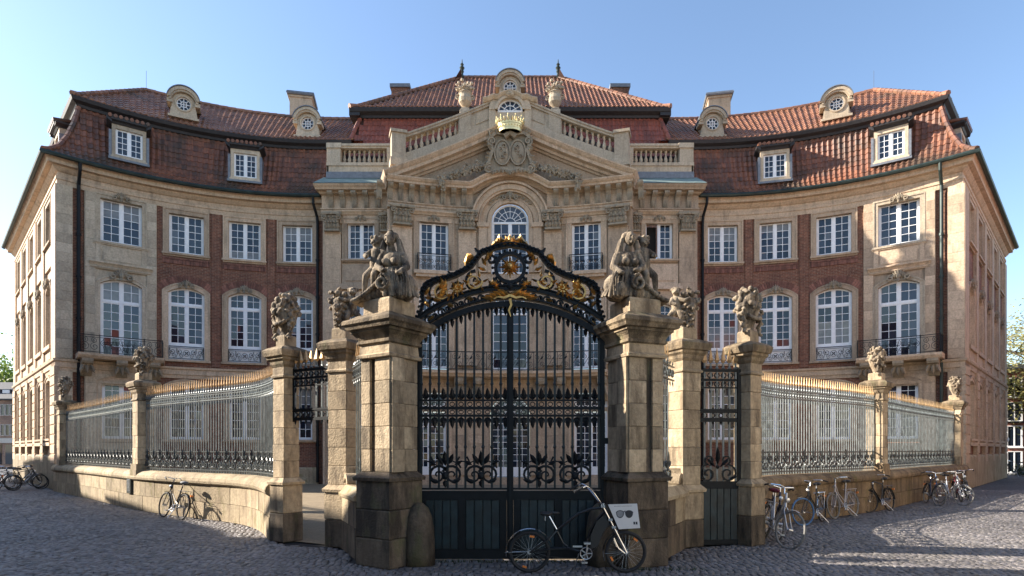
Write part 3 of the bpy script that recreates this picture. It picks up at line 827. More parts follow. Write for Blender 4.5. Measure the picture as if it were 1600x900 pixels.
    MB().tube([f(e1, 4.56, 22.35), f(e1, 4.56, 23.5)], .008, 5).build('lightning_rod', 'iron', roof)
    # dormers
    for k in (.452, .650): box_dormer(frame_at(f, sg, s_of_k(k*.995), -.02, 16.32) @ Matrix.Scale(.89, 4), sg=sg)
    for k, zz in ((.355, 19.58), (.557, 19.74)): oculus_dormer(frame_at(f, sg, s_of_k(k), 1.25, zz), w=1.32, h=1.24, ry=.36, rx=.34)
    # side dormers, seen edge on
    for u in (3.1, 7.6, 12.4): box_dormer(frame_at(g, sg, u, .36, 16.4) @ Matrix.Scale(.9, 4), sg=sg)
    # chimney
    c = MB().squarelathe([(.66, 20.5), (.66, 23.75), (.72, 23.78), (.72, 23.9)], (sg*13.15, 37.3), .18*-sg)
    ch = c.build('chimney', 'stone', PAL)
    MB().squarelathe([(.80, 23.9), (.84, 23.98), (.80, 24.10), (.1, 24.13)], (sg*13.15, 37.3), .18*-sg).build('chimney_cap', 'lead', ch)
    # ---- side facade along the street
    wins = [2.5, 5.4, 8.6, 11.8, 14.7]
    hol = []
    for u in wins: hol += [(u, 1.9, Z2-.1, Z2+2.2, 0), (u, 1.95, 6.7, 9.98, .38), (u, 1.9, 2.2, 5.15, .2)]
    wall(MB(), 0, 17.4, 0, 14.3, hol, .02, step=3).build('brick_wall', 'brick' if sg > 0 else 'stone', PAL, g, fl)
    pil = MB()
    for (a, b) in ((-.12, 1.1), (3.55, 4.35), (6.6, 7.4), (9.8, 10.6), (12.85, 13.65), (16.2, 17.4)):
        pil.box(a, b, -.13, .05, .9, 14.28)
        for z in np.arange(1.2, 5.5, .46): pil.box(a-.03, b+.03, -.17, .0, z+.03, z+.43)
    for u in wins:
        if sg < 0: pil.box(u-1.25, u+1.25, -.07, .05, 10.8, 11.8)
        pil.box(u-1.25, u+1.25, -.07, .05, 6.16, 6.75); pil.box(u-1.2, u+1.2, -.18, .05, 6.75, 6.95)
        pil.box(u-1.2, u+1.2, -.18, .05, 2.05, 2.22)
    pil.build('pilaster', 'stone', PAL, g, fl)
    for u in wins:
        m = frame_at(g, sg, u, 0, Z2); place('window_surround', SA, PAL, m); put_window(WA, m @ T(0, .13, 0))
        m = frame_at(g, sg, u, 0, 7.0); sr = place('window_surround', SB, PAL, m); put_window(WB, m @ T(0, .13, 0)); place('keystone', SHELL, sr, m @ T(0, -.14, 3.1) @ Matrix.Scale(1.4, 4))
        m = frame_at(g, sg, u, 0, 2.4); place('window_surround', SG, PAL, m); put_window(WG, m @ T(0, .13, 0))
    MB().sweep(0, 17.4, CORNICE, 6, m0=1).build('cornice', 'stone', PAL, g, fl)
    MB().sweep(0, 17.4, BAND, 6, m0=1).build('string_course', 'stone', PAL, g, fl)
    MB().sweep(0, 17.4, [(.2, 0), (-.16, 0), (-.16, 1.5), (-.10, 1.6), (.2, 1.62)], 6, m0=1).build('plinth', 'wall', PAL, g, fl)
    # end wall
    MB().add([g(17.4, 0, 0), g(17.4, 9, 0), g(17.4, 9, 15.4), g(17.4, 0, 15.4)], [(0, 1, 2, 3)]).build('end_wall', 'brick', PAL)
    # downpipes
    sd = (s2+s3)/2
    downpipe([f(sd, -.66, 15.35), f(sd, -.60, 15.0), f(sd, -.16, 14.45), f(sd, -.12, 14.1), f(sd, -.12, .1)], mat='iron' if sg < 0 else 'green')
    downpipe([f(.10, -.66, 15.35), f(.10, -.60, 15.0), f(.03, -.20, 14.45), f(.02, -.14, 14.1), f(.02, -.14, .1)])
build_wing(-1); build_wing(1)
# ================================================================== centre block
fc = centre_map
YB = 31.4
PX = 6.3
W1 = window_type(1.52, 0, 2.55, 0, 2, 6)                 # tall upper French windows
S1 = surround_type(1.52, 0, 2.55, 0, .30, foot=.02, sill=False)
W2 = window_type(1.95, 0, 2.75, .975, 2, 5, fan=True)      # arched middle window
W3 = window_type(1.55, 0, 3.85, .0, 2, 7, transom=2.95, trows=2)
W3M = window_type(2.0, 0, 3.0, 1.0, 2, 6, fan=True)
S3 = surround_type(1.55, 0, 3.85, 0, .28, foot=.02, sill=False)
W4 = window_type(1.75, 0, 3.35, .0, 3, 8, panel=.35)      # ground floor French windows
W4T = window_type(1.75, 0, .75, 0, 3, 2)
S4 = surround_type(1.75, 0, 4.4, 0, .26, foot=.02, sill=False)
W5 = window_type(2.10, 0, 3.2, 1.05, 3, 8, fan=True, panel=.35)
WS = window_type(1.46, 0, 1.95, 0, 2, 5)
SS = surround_type(1.46, 0, 1.95, 0, .24)
WSO = window_type(1.46, 0, 1.95, 0, 2, 5, open_left=True)
WS2 = window_type(1.46, 0, 3.0, .22, 2, 6, transom=2.3)
SS2 = surround_type(1.46, 0, 3.0, .22, .24, foot=.02, sill=False)
hol = []
for sx in (-1, 1):
    hol += [(sx*4.02, 2.0, 11.2, 13.95, 0), (sx*4.02, 1.9, 6.1, 10.1, 0), (sx*4.25, 2.0, .55, 5.1, 0)]
hol += [(0, 1.95, 11.2, 13.95, .975), (0, 2.0, 6.1, 9.1, 1.0), (0, 2.12, .4, 3.75, 1.05)]
wall(MB(), -PX, PX, 0, 16.1, hol, .03).build('stone_wall', 'stone', PAL, fc)
hb = [(h[0], h[1]+.1, h[2], h[3], h[4]) for h in hol]
PILX = [(-5.68, 1.02), (-2.28, .92), (2.28, .92), (5.68, 1.02)]
for (x, w) in PILX: hb.append((x, w, 6.2, 14.6, 0))
hb.append((0, 3.3, 11.2, 15.6, 0))
ashlar(-PX, PX, 6.2, 14.4, hb, 'cen', fc, False, -.01, .05, .46, 1.2, 'stone', join=True)
hg = [h for h in hb if h[2] < 2]
ashlar(-PX, PX, .5, 5.6, hg, 'ceng', fc, False, -.05, .05, .42, .95, 'stone', gap=.018)
for sx in (-1, 1):    # returns of the projecting middle
    MB().box(sx*PX-.05, sx*PX+.05, .0, 2.2, 0, 16.1).build('stone_wall', 'stone', PAL, fc)
def capital(w):
    mb = MB(); h = .95
    mb.squarelathe([(w*.47, 0), (w*.47, .08), (w*.38, .12), (w*.38, .6), (w*.46, .82)], (0, 0))
    mb.squarelathe([(w*.60, .84), (w*.62, .90), (w*.60, .97)], (0, 0))
    for row, (z, L, n) in enumerate(((.10, .36, 5), (.38, .36, 4))):
        for i in range(n):
            x = (i-(n-1)/2)*w*.9/n
            mb.leaf(x, z, PI/2+rnd.uniform(-.12, .12), L*rnd.uniform(.9, 1.1), w*.24, y=-w*.40-.02, bulge=.13)
            mb.ball((x, -w*.40-.17, z+L*.92), (.06, .07, .05), n=6, m=4)
    for sx in (-1, 1):
        mb.ribbon([(sx*a, b) for a, b in spiral(w*.44, .70, .15, .03, PI*.75, -1.4, 16)], .05, .14, y=-w*.5)
        for i in range(3): mb.leaf(sx*w*.1*i, .55, PI/2+.4*sx, .26, .12, y=-w*.46, bulge=.06)
    mb.ball((0, -w*.62, .90), (.11, .07, .10)); 
    return mb
CAP = {}
def pilaster(f, sg, x, w, z0, z1, y=-.12):
    k = round(w, 2)
    if k not in CAP: CAP[k] = capital(w).xform(Matrix.Diagonal((1, .75, 1, 1))).mesh('capital', 'carved')
    cz = z1-.97
    sh = MB(); n = int((cz-z0-.5)/.62)
    sh.box(x-w/2-.08, x+w/2+.08, y-.08, .05, z0, z0+.26); sh.box(x-w/2-.05, x+w/2+.05, y-.05, .05, z0+.26, z0+.36); sh.box(x-w/2-.07, x+w/2+.07, y-.07, .05, z0+.37, z0+.46)
    for i in range(n):
        a = z0+.46+(cz-z0-.46)*i/n; b = z0+.46+(cz-z0-.46)*(i+1)/n
        sh.box(x-w/2, x+w/2, y+rnd.uniform(-.003, .003), .05, a+.003, b-.003)
    sh.box(x-w/2-.03, x+w/2+.03, y-.03, .05, cz-.07, cz)
    p = sh.build('pilaster', 'stone', PAL, f)
    place('capital', CAP[k], p, frame_at(f, sg, x, y+.05, cz))
for (x, w) in PILX: pilaster(fc, 1, x, w, 6.3, 14.38)
for sx in (-1, 1):
    m = frame_at(fc, 1, sx*4.02, 0, 11.22); sr = place('window_surround', S1, PAL, m); put_window(W1, m @ T(0, .15, 0))
    MB().sweep(-1.35, 1.35, [(.05, 2.86), (-.16, 2.88), (-.2, 2.95), (-.28, 3.02), (-.28, 3.08), (.05, 3.12)], 3).box(-1.3, 1.3, -.10, .05, 2.55, 2.87).build('hood_mould', 'stone', sr, mat=m)
    place('keystone', SHELL, sr, m @ T(0, -.14, 2.72) @ Matrix.Scale(.8, 4))
    bl = MB().box(-1.05, 1.05, -.38, .05, -.22, -.04).box(-.95, .95, -.3, .05, -.36, -.22).build('balconette', 'stone', PAL, mat=m)
    place('window_grille', grille_mesh(1.75, .86, scrolls=6, gold=True), bl, m @ T(0, -.30, -.04))
    MB().box(-.885, -.865, -.30, .0, -.02, .80).box(.865, .885, -.30, 0, -.02, .80).build('grille_return', 'iron', bl, mat=m)
    m = frame_at(fc, 1, sx*4.02, 0, 6.15); place('window_surround', S3, PAL, m); put_window(W3, m @ T(0, .15, 0))
    m = frame_at(fc, 1, sx*4.25, 0, .5); place('window_surround', S4, PAL, m); put_window(W4, m @ T(0, .15, 0)); put_window(W4T, m @ T(0, .15, 3.58))
    MB().box(-.95, .95, .02, .3, 3.40, 3.58).build('lintel', 'stone', PAL, mat=m)
m = frame_at(fc, 1, 0, 0, 11.2); put_window(W2, m @ T(0, .12, 0))
m = frame_at(fc, 1, 0, 0, 6.1); put_window(W3M, m @ T(0, .12, 0))
m = frame_at(fc, 1, 0, 0, .45); put_window(W5, m @ T(0, .15, 0))
def arch_ring(w, z0, zs, rise, t, y0, y1):
    return MB().strip(arch(w, z0, zs, rise, 20), arch(w+2*t, z0, zs, rise+t, 20), y0, y1)
b = arch_ring(1.98, 11.25, 13.95, .99, .22, -.14, .12); b.join(arch_ring(2.5, 11.25, 13.95, 1.25, .34, -.06, .12)); b.join(arch_ring(3.1, 13.8, 13.95, 1.55, .14, -.22, .12))
for sx in (-1, 1): b.box(sx*1.45-.22, sx*1.45+.22, -.16, .1, 11.25, 13.62); b.box(sx*1.45-.32, sx*1.45+.32, -.24, .1, 13.62, 13.84)
am = b.build('arch_surround', 'stone', PAL, fc)
orn = MB()
for i in range(-5, 6):
    a = PI/2-i*.15; orn.leaf(1.37*math.cos(a), 13.95+1.37*math.sin(a), a-PI/2*(1 if i > 0 else -1)*.8, .26, .16, y=-.08, bulge=.07)
orn.build('arch_ornament', 'carved', am, fc, kind='stuff')
place('keystone', SHELL, am, frame_at(fc, 1, 0, -.2, 15.2) @ Matrix.Scale(1.1, 4))
arch_ring(2.1, .5, 3.65, 1.05, .35, -.12, .1).build('arch_surround', 'stone', PAL, fc)
# entablature of the middle: architrave, bracketed frieze, cornice arching over the window
def polyarc(n=14):
    L = [(-PX-.0, 0.0)]
    R = 1.9; rise = .62
    Rr = (R*R+rise*rise)/(2*rise); a0 = math.asin(R/Rr)
    pts = [(-PX-.2, 0), (-4.5, 0), (-2.6, 0), (-2.2, 0), (-1.98, .04)]
    pts += [(Rr*math.sin(-a0+2*a0*i/n)*.97, .10+rise-Rr+Rr*math.cos(-a0+2*a0*i/n)) for i in range(1, n)]
    return pts+[(1.98, .04), (2.2, 0), (2.6, 0), (4.5, 0), (PX+.2, 0)]
PA = []
pp = polyarc()
for p, q in zip(pp, pp[1:]):
    k = max(1, int(math.hypot(q[0]-p[0], q[1]-p[1])/.5)); PA += [(p[0]+(q[0]-p[0])*i/k, p[1]+(q[1]-p[1])*i/k) for i in range(k)]
PA.append(pp[-1])
cor = MB().path_sweep([(x, z+15.42) for x, z in PA], [(-.10, .2), (-.10, -.14), (-.04, -.20), (-.0, -.30), (.02, -.34), (.04, -.58), (.14, -.60), (.18, -.66), (.28, -.74), (.33, -.74), (.36, .2)], 0)
cor.build('cornice', 'stone', PAL, fc)
for sx in (-1, 1):
    x0, x1 = (sx*1.95, sx*(PX+.12)) if sx > 0 else (-(PX+.12), -1.95)
    ent = MB(); ent.sweep(x0, x1, [(.2, 14.34), (-.14, 14.34), (-.14, 14.44), (-.18, 14.46), (-.18, 14.56), (-.24, 14.60), (-.24, 14.65), (-.12, 14.67), (-.12, 15.40), (.2, 15.42)], .5)
    ent.build('frieze', 'stone', PAL, fc)
bk = MB()
pr = [(0, .85), (-.42, .85), (-.43, .74), (-.36, .66), (-.22, .58), (-.13, .44), (-.10, .2), (-.06, .06), (0, .02)]
n = len(pr)
bk.add([(-.13, y, z) for y, z in pr]+[(.13, y, z) for y, z in pr], [tuple(range(n)), tuple(range(n, 2*n))[::-1]]+[(i, (i+1) % n, n+(i+1) % n, n+i) for i in range(n)])
for q in (-.06, .06): bk.box(q-.012, q+.012, -.14, -.05, .08, .5)
BK = bk.mesh('bracket', 'carved')
for sx in (-1, 1):
    for i in range(9):
        x = sx*(2.45+i*.55)
        place('bracket', BK, PAL, frame_at(fc, 1, x, -.12, 14.62))
# archivolt under the arched cornice
b = arch_ring(3.45, 13.9, 13.98, 1.62, .26, -.30, .1); b.join(arch_ring(3.95, 13.9, 13.98, 1.9, .10, -.42, .1))
b.build('archivolt', 'stone', PAL, fc)
# pediment
SLP = .467
def rz(x): return 15.72+(PX+.25-abs(x))*SLP
tym = MB()
N = 28
xs = [-(PX)+2*PX*i/N for i in range(N+1)]
vs = []
for x in xs: vs += [(x, -.02, 15.5), (x, -.02, max(15.52, rz(x)-.1))]
tym.add(vs, [(2*i, 2*i+2, 2*i+3, 2*i+1) for i in range(N)])
ped = tym.build('pediment', 'stone', PAL, fc)
for sx in (-1, 1):
    pts = [(sx*(PX+.28)*(1-t)+sx*.55*t, 0) for t in [i/16 for i in range(17)]]
    pts = [(x, rz(x)-.10) for x, _ in pts]
    if sx > 0: pts = pts[::-1]
    MB().path_sweep(pts, [(-.32, .0), (-.32, -.12), (-.24, -.18), (-.22, -.3), (-.10, -.34), (-.06, -.60), (.08, -.62), (.14, -.70), (.26, -.80), (.32, -.80), (.34, .3)]).build('raking_cornice', 'stone', ped, fc)
# parapet above the pediment: rake plinth, balusters, rail, panels, oculus
def baluster(h):
    return MB().lathe([(.085, 0), (.085, .06), (.05, .08), (.045, h*.14), (.10, h*.30), (.105, h*.38), (.06, h*.58), (.042, h*.74), (.05, h*.80), (.075, h*.83), (.05, h*.86), (.085, h-.05), (.085, h)], 8)
BAL = baluster(.78).mesh('baluster', 'pale', smooth=True)
def pz(x): return 16.97+(5.5-abs(x))*.465        # foot of the parapet
par = MB()
for sx in (-1, 1):
    def rp(a, b, o0, o1, y0, y1):
        pts = [(sx*(a+(b-a)*i/8), pz(a+(b-a)*i/8)) for i in range(9)]
        vs = []
        for x, z in pts: vs += [(x, y0, z+o0), (x, y0, z+o1), (x, y1, z+o1), (x, y1, z+o0)]
        fs = [(4*i+k, 4*i+(k+1) % 4, 4*i+4+(k+1) % 4, 4*i+4+k) for i in range(8) for k in range(4)]+[(0, 1, 2, 3), (32, 33, 34, 35)]
        par.add(vs, fs)
    rp(6.1, .8, -.9, .30, -.02, .55)           # plinth
    rp(5.75, .9, 1.08, 1.20, -.06, .5); rp(5.75, .9, 1.20, 1.30, -.12, .56)
    rp(2.75, .8, .28, 1.1, .04, .45)             # solid panels
    rp(2.70, 2.05, .28, 1.1, -.03, .45)
    rp(1.80, 1.10, .42, .98, .0, .2)
    par.box(sx*5.85-.36, sx*5.85+.36, -.12, .55, 16.0, 18.22); par.box(sx*5.85-.43, sx*5.85+.43, -.20, .6, 18.22, 18.37); par.box(sx*5.85-.43, sx*5.85+.43, -.2, .6, 16.5, 16.9)
pr_ = par.build('parapet', 'pale', PAL, fc)
for sx in (-1, 1):
    rpb = [(sx*(5.6+(2.6-5.6)*i/8), pz(5.6+(2.6-5.6)*i/8)) for i in range(9)]
    vs = []
    for x, z in rpb: vs += [(x, .95, z-.3), (x, .95, z+1.0)]
    MB().add(vs, [(2*i, 2*i+2, 2*i+3, 2*i+1) for i in range(8)]).build('lead_or_shade_sheet', 'wood', pr_, fc)  # dark sheet added behind the balusters for the shade in their gaps
    for i in range(9):
        x = 5.24-i*.295
        place('baluster', BAL, pr_, frame_at(fc, 1, sx*x, .22, pz(x)+.29))
oc = MB(); cz = 19.86
oc.strip([(.66*math.cos(PI-PI*i/20), cz+.62*math.sin(PI-PI*i/20)) for i in range(21)], [(1.12*math.cos(PI-PI*i/20), cz+1.0*math.sin(PI-PI*i/20)) for i in range(21)], -.14, .5)
oc.strip([(.66*math.cos(PI-PI*i/20), cz+.62*math.sin(PI-PI*i/20)) for i in range(21)], [(.80*math.cos(PI-PI*i/20), cz+.76*math.sin(PI-PI*i/20)) for i in range(21)], -.22, .0)
hoodp = [(-1.42, cz+.34), (-1.15, cz+.40), (-.88, cz+.54)]+[(.78*math.cos(PI*.80-PI*.60*i/10), cz+.10+.66*math.sin(PI*.80-PI*.60*i/10)) for i in range(11)]+[(.88, cz+.54), (1.15, cz+.40), (1.42, cz+.34)]
oc.path_sweep(hoodp, [(.0, .5), (.0, -.2), (.06, -.28), (.14, -.36), (.18, -.36), (.22, .5)])
oc.box(-1.12, 1.12, .04, .5, cz-1.3, cz); 
for sx in (-1, 1): oc.box(sx*.95-.18, sx*.95+.18, -.1, .4, cz-1.1, cz+.1)
for i in range(7): oc.leaf(0, cz+.66, PI*(.1+.8*i/6), .28, .14, y=-.30, bulge=.08)
oco = oc.build('oculus_surround', 'pale', PAL, fc)
wf = MB(); R = .66
hr = lambda q: [(q*.66*math.cos(PI-PI*i/20), cz+q*.62*math.sin(PI-PI*i/20)) for i in range(21)]
wf.strip(hr(.88), hr(1.0), .02, .1); wf.ribbon(hr(.5), .035, .05, y=.06)
for k in range(1, 6): a = PI*k/6; wf.ribbon([(.5*R*math.cos(a)*(.0 if k % 2 else 1), cz+.5*.62*math.sin(a)*(.0 if k % 2 else 1)), (.92*R*math.cos(a), cz+.57*math.sin(a))], .035, .05, y=.06)
wf.box(-.66, .66, .02, .1, cz-.05, cz+.05)
wo = wf.build('window', 'white', PAL, fc); MB().prism(hr(.95), .07, .08).build('pane', 'glass', wo, fc)
# coat of arms with crown and garlands
ca = MB()
def cart(q, dz=0): 
    pts = [(0, 1.06), (.45, 1.02), (.85, 1.08), (1.08, .92), (1.12, .55), (1.02, .1), (1.16, -.35), (1.32, -.75), (1.20, -1.02), (.9, -1.05), (.55, -.92), (.25, -.95), (0, -1.02)]
    pts = pts+[(-x, z) for x, z in pts[::-1][1:-1]]
    return [(x*q, 17.32+z*q+dz) for x, z in pts]
outer, inner = cart(1.0), cart(.84)
ca.prism(outer, -.62, .05)
ca.strip(inner+[inner[0]], outer+[outer[0]], -.78, -.5)
n = len(outer)
mid = [((a[0]+b_[0])/2, (a[1]+b_[1])/2) for a, b_ in zip(outer, inner)]
for i in range(n):
    a, b_ = mid[i], mid[(i+1) % n]
    for t in (.0, .5): x, z = a[0]+(b_[0]-a[0])*t, a[1]+(b_[1]-a[1])*t; ca.leaf(x, z, math.atan2(z-17.3, x)+rnd.uniform(-.8, .8), .30, .17, y=-.76, bulge=.10)
for sx in (-1, 1):
    ca.ball((sx*.42, -.66, 17.3), (.40, .14, .62), n=16, m=9)
    ca.strip([(sx*.42+.38*math.cos(2*PI*i/24), 17.3+.6*math.sin(2*PI*i/24)) for i in range(25)], [(sx*.42+.46*math.cos(2*PI*i/24), 17.3+.68*math.sin(2*PI*i/24)) for i in range(25)], -.76, -.6)
    for k in range(4): ca.ribbon(spiral(sx*.42+rnd.uniform(-.15, .15), 17.05+k*.18, .12, .02, k, sx*1.2, 12), .03, .1, y=-.80)
    ca.ribbon([(sx*x, z) for x, z in spiral(1.12, 16.42, .26, .05, PI*.6, -1.5, 18)], .09, .24, y=-.7)
    ca.ribbon([(sx*x, z) for x, z in spiral(.98, 17.85, .24, .05, -PI*.5, 1.4, 18)], .08, .24, y=-.7)
arms = ca.build('coat_of_arms', 'carved', PAL, fc)
cw = MB(); c0 = (0, -.95, 18.28)
for k, (z0, z1, q0, q1) in enumerate(((0, .12, .66, .69), (.14, .34, .67, .74), (.36, .48, .76, .80))):
    cw.lathe([(q0, z0), (q1, z1), (q1-.05, z1), (q0-.05, z0)], 24, c0, sy=.62)
for i in range(22):
    a = 2*PI*i/22; x, y = .80*math.cos(a), .50*math.sin(a)
    h = .34 if i % 2 == 0 else .18
    cw.tube([(c0[0]+x*.98, c0[1]+y*.98, c0[2]+.46), (c0[0]+x*1.05, c0[1]+y*1.05, c0[2]+.46+h*.55), (c0[0]+x*1.08, c0[1]+y*1.08, c0[2]+.46+h)], [.05, .085, .02], 5)
    cw.ball((c0[0]+x*1.07, c0[1]+y*1.07, c0[2]+.46+h), .055, n=6, m=4)
    cw.ball((c0[0]+.72*math.cos(a), c0[1]+.45*math.sin(a), c0[2]+.24), .045, n=6, m=4)
cw.lathe([(.02, .30), (.4, .36), (.66, .30), (.72, .40)], 20, c0, sy=.62); cw.xform(T(0, -.85, 18.28) @ Matrix.Scale(.88, 4) @ T(0, .95, -18.28)); cw.build('crown', 'goldb', arms, fc)
MB().tube([(-.3, -.75, 18.1), (0, -.85, 18.28), (.3, -.75, 18.1)], .16, 8).build('crown_stand', 'carved', arms, fc)
for sx in (-1, 1):
    ga = MB()
    def gp(t):
        if t < .75: u = t/.75; return (sx*(1.25+2.35*u), -.45-.3*math.sin(u*PI), 16.75-.85*u-.12*math.sin(u*PI))
        u = (t-.75)/.25; return (sx*(3.62+.06*math.sin(u*4)), -.9, 15.9-.75*u)
    for i in range(240):
        t = rnd.random(); p = gp(t); r = .16-.04*t+.05*math.sin(t*25)
        q = Vector((rnd.gauss(0, .5), rnd.gauss(0, .5), rnd.gauss(0, .5)))*r*1.3
        ga.ball((p[0]+q.x, p[1]+q.y, p[2]+q.z), rnd.uniform(.045, .085), n=6, m=4)
    for i in range(60):
        t = rnd.random(); p = gp(t); ga.leaf(p[0], p[2], rnd.uniform(0, 6.3), .26, .12, y=p[1]-.12, bulge=.05)
    ga.build('garland', 'carved', arms, fc)
# urns on the parapet
def urn_mb(s=1.0):
    mb = MB().squarelathe([(.20, 0), (.20, .10), (.14, .14)])
    mb.lathe([(.10, .12), (.09, .2), (.16, .26), (.30, .42), (.33, .60), (.28, .76), (.30, .84), (.34, .88), (.30, .93), (.1, .95)], 14)
    for sx in (-1, 1): mb.ribbon([(sx*a, b_) for a, b_ in spiral(.34, .72, .13, .03, -PI/2, 1.3, 14)], .05, .08)
    for i in range(46):
        p = Vector((rnd.gauss(0, .17), rnd.gauss(0, .17), 1.0+abs(rnd.gauss(0, .17)))); mb.ball(tuple(p), rnd.uniform(.05, .10), n=6, m=4)
    for i in range(14): mb.leaf(rnd.gauss(0, .15), 1.0, rnd.uniform(.1, PI-.1), .42, .15, y=rnd.uniform(-.25, .2), bulge=.05)
    return mb
URN = urn_mb().mesh('urn', 'pale')
for sx, lb in ((-1, 'stone urn of flowers on the parapet left of the gilded crown'), (1, 'stone urn of flowers on the parapet right of the gilded crown')):
    m = frame_at(fc, 1, sx*2.38, .2, pz(2.38)+1.28)
    MB().box(-.28, .28, -.25, .25, -.1, .16).build('urn_base', 'pale', pr_, mat=m)
    place('urn', URN, None, m @ T(0, 0, .16) @ Matrix.Scale(1.08, 4), lb, 'urn', 'urns on the palace parapet')
# balcony of the first floor
bal = MB().sweep(-5.2, 5.2, [(.05, 5.55), (-.95, 5.62), (-1.0, 5.70), (-1.1, 5.78), (-1.1, 5.90), (.05, 5.92)], .5).build('balcony', 'stone', PAL, fc)
for x in (-4.9, -2.75, -1.75, 1.75, 2.75, 4.9): place('console', CONS, bal, frame_at(fc, 1, x, -.02, 5.58) @ Matrix.Diagonal((1, 1, 1.5, 1)))
rl = MB(); y = -1.0
rl.box(-5.1, 5.1, y-.03, y+.03, 6.86, 6.90, 0, 20); rl.box(-5.1, 5.1, y-.015, y+.015, 5.98, 6.01, 0, 20)
for i in range(17): x = -5.1+10.2*i/16; rl.box(x-.015, x+.015, y-.015, y+.015, 5.92, 6.9)
for i in range(16):
    x = -5.1+10.2*(i+.5)/16
    rl.ribbon(spiral(x-.12, 6.62, .15, .02, PI/2, 1.5, 16), .022, .025, y=y); rl.ribbon(spiral(x+.12, 6.25, .15, .02, -PI/2, 1.5, 16), .022, .025, y=y)
    rl.ribbon([(x-.25, 6.05), (x, 6.44), (x+.25, 6.85)], .02, .025, y=y); rl.leaf(x+.05, 6.5, .8, .24, .09, y=y, bulge=.02)
rl.build('railing', 'iron', bal, fc)
# ---- side bays of the centre block
WB = 9.95
for sx in (-1, 1):
    fb = (lambda sx: (lambda x, y, z: (sx*x, YB+y, z)))(sx); fl = sx < 0
    hs = [(7.95, 1.8, 11.95, 14.1, 0), (7.95, 1.8, 6.4, 9.4, .3), (7.95, 1.7, 2.3, 5.1, 0)]
    wall(MB(), 6.0, WB, 0, 15.7, hs, .03, step=3).box(WB-.04, WB, .0, 1.2, 0, 15.7).build('stone_wall', 'stone', PAL, fb, fl)
    ashlar(6.0, WB-.02, 6.2, 14.5, [(h[0], h[1]+.15, h[2], h[3], h[4]) for h in hs]+[(9.42, .9, 6, 15, 0)], 'sb%d' % sx, fb, fl, -.01, .05, .46, 1.2, 'stone', join=True)
    ashlar(6.0, WB, .5, 5.6, [(h[0], h[1]+.15, h[2], h[3], h[4]) for h in hs], 'sbg%d' % sx, fb, fl, -.03, .05, .42, .95, 'stone', join=True, gap=.014)
    pilaster(fb, sx, 9.42, .86, 6.3, 14.38); pilaster(fb, sx, 6.62, .6, 6.3, 14.38)
    MB().box(9.86, WB+.02, -.06, .05, 0, 14.38).build('pilaster', 'stone', PAL, fb, fl)
    m = frame_at(fb, sx, 7.95, 0, 12.0); sr = place('window_surround', SS, PAL, m)
    put_window(WSO if sx > 0 else WS, m @ T(0, .15, 0))
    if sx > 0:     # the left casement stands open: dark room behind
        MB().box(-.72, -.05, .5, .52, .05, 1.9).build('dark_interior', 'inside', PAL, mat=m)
    MB().sweep(-1.2, 1.2, [(.05, 2.32), (-.14, 2.34), (-.2, 2.42), (-.26, 2.48), (-.26, 2.54), (.05, 2.58)], 3).box(-1.1, 1.1, -.09, .05, 1.9, 2.33).build('hood_mould', 'stone', sr, mat=m)
    place('keystone', SHELL, sr, m @ T(0, -.12, 2.14) @ Matrix.Scale(.8, 4))
    MB().box(-1.0, 1.0, -.06, .05, -1.3, -.25).box(-.8, .8, -.1, .05, -1.15, -.42).box(-1.2, 1.2, -.2, .05, -1.62, -1.45).box(-1.1, 1.1, -.12, .05, -1.45, -1.3).build('apron', 'stone', PAL, mat=m)
    m = frame_at(fb, sx, 7.95, 0, 6.45); sr = place('window_surround', SS2, PAL, m); put_window(WS2, m @ T(0, .15, 0)); place('keystone', SHELL, sr, m @ T(0, -.12, 3.35))
    m = frame_at(fb, sx, 7.95, 0, 2.4); place('window_surround', SG, PAL, m); put_window(WG, m @ T(0, .15, 0))
    EP = [(.2, 14.34), (-.14, 14.34), (-.14, 14.44), (-.18, 14.46), (-.18, 14.56), (-.24, 14.60), (-.24, 14.65), (-.12, 14.67), (-.12, 15.36), (-.3, 15.40), (-.34, 15.48), (-.58, 15.50), (-.62, 15.58), (-.70, 15.66), (-.74, 15.74), (.2, 15.78)]
    MB().sweep(5.9, WB, EP, 2, m1=.45).build('cornice', 'stone', PAL, fb, fl)
    gside = (lambda sx: (lambda u, y, z: (sx*(WB-.45*y), YB+u, z)))(sx)
    MB().sweep(0, 1.4, EP, 2, m0=1).build('cornice', 'stone', PAL, gside, fl)
    for i in range(5): place('bracket', BK, PAL, frame_at(fb, sx, 7.0+i*.62, -.12, 14.62))
    MB().sweep(6.0, WB, BAND, 2).build('string_course', 'stone', PAL, fb, fl)
    # lead roof and balustrade
    MB().add([(5.9, -.70, 15.79), (WB+.33, -.70, 15.79), (WB+.1, .35, 16.55), (5.9, .35, 16.55), (WB+.33, 1.6, 15.79)], [(0, 1, 2, 3), (1, 4, 2)]).build('lead_roof', 'verdi', PAL, fb, fl)
    b = MB().box(6.2, 9.80, .12, .75, 16.5, 17.05).box(6.2, 9.83, .06, .78, 17.05, 17.22).box(6.2, 9.78, .14, .7, 18.02, 18.12).box(6.2, 9.82, .08, .76, 18.12, 18.24)
    b.box(9.08, 9.76, .10, .8, 17.2, 18.05).box(9.02, 9.82, .04, .84, 18.0, 18.26)
    b.box(6.2, 6.6, .10, .8, 17.2, 18.05)
    b.box(9.72, 9.82, .12, 3, 16.5, 18.1)
    ba = b.build('balustrade', 'pale', PAL, fb, fl)
    MB().box(6.2, 9.85, .10, .6, 16.40, 16.74).build('lead_or_shade_sheet', 'lead', PAL, fb, fl)
    MB().box(6.3, 9.6, 1.0, 1.06, 16.9, 18.0).build('lead_or_shade_sheet', 'wood', ba, fb, fl)  # added dark backing, painted shade between the balusters
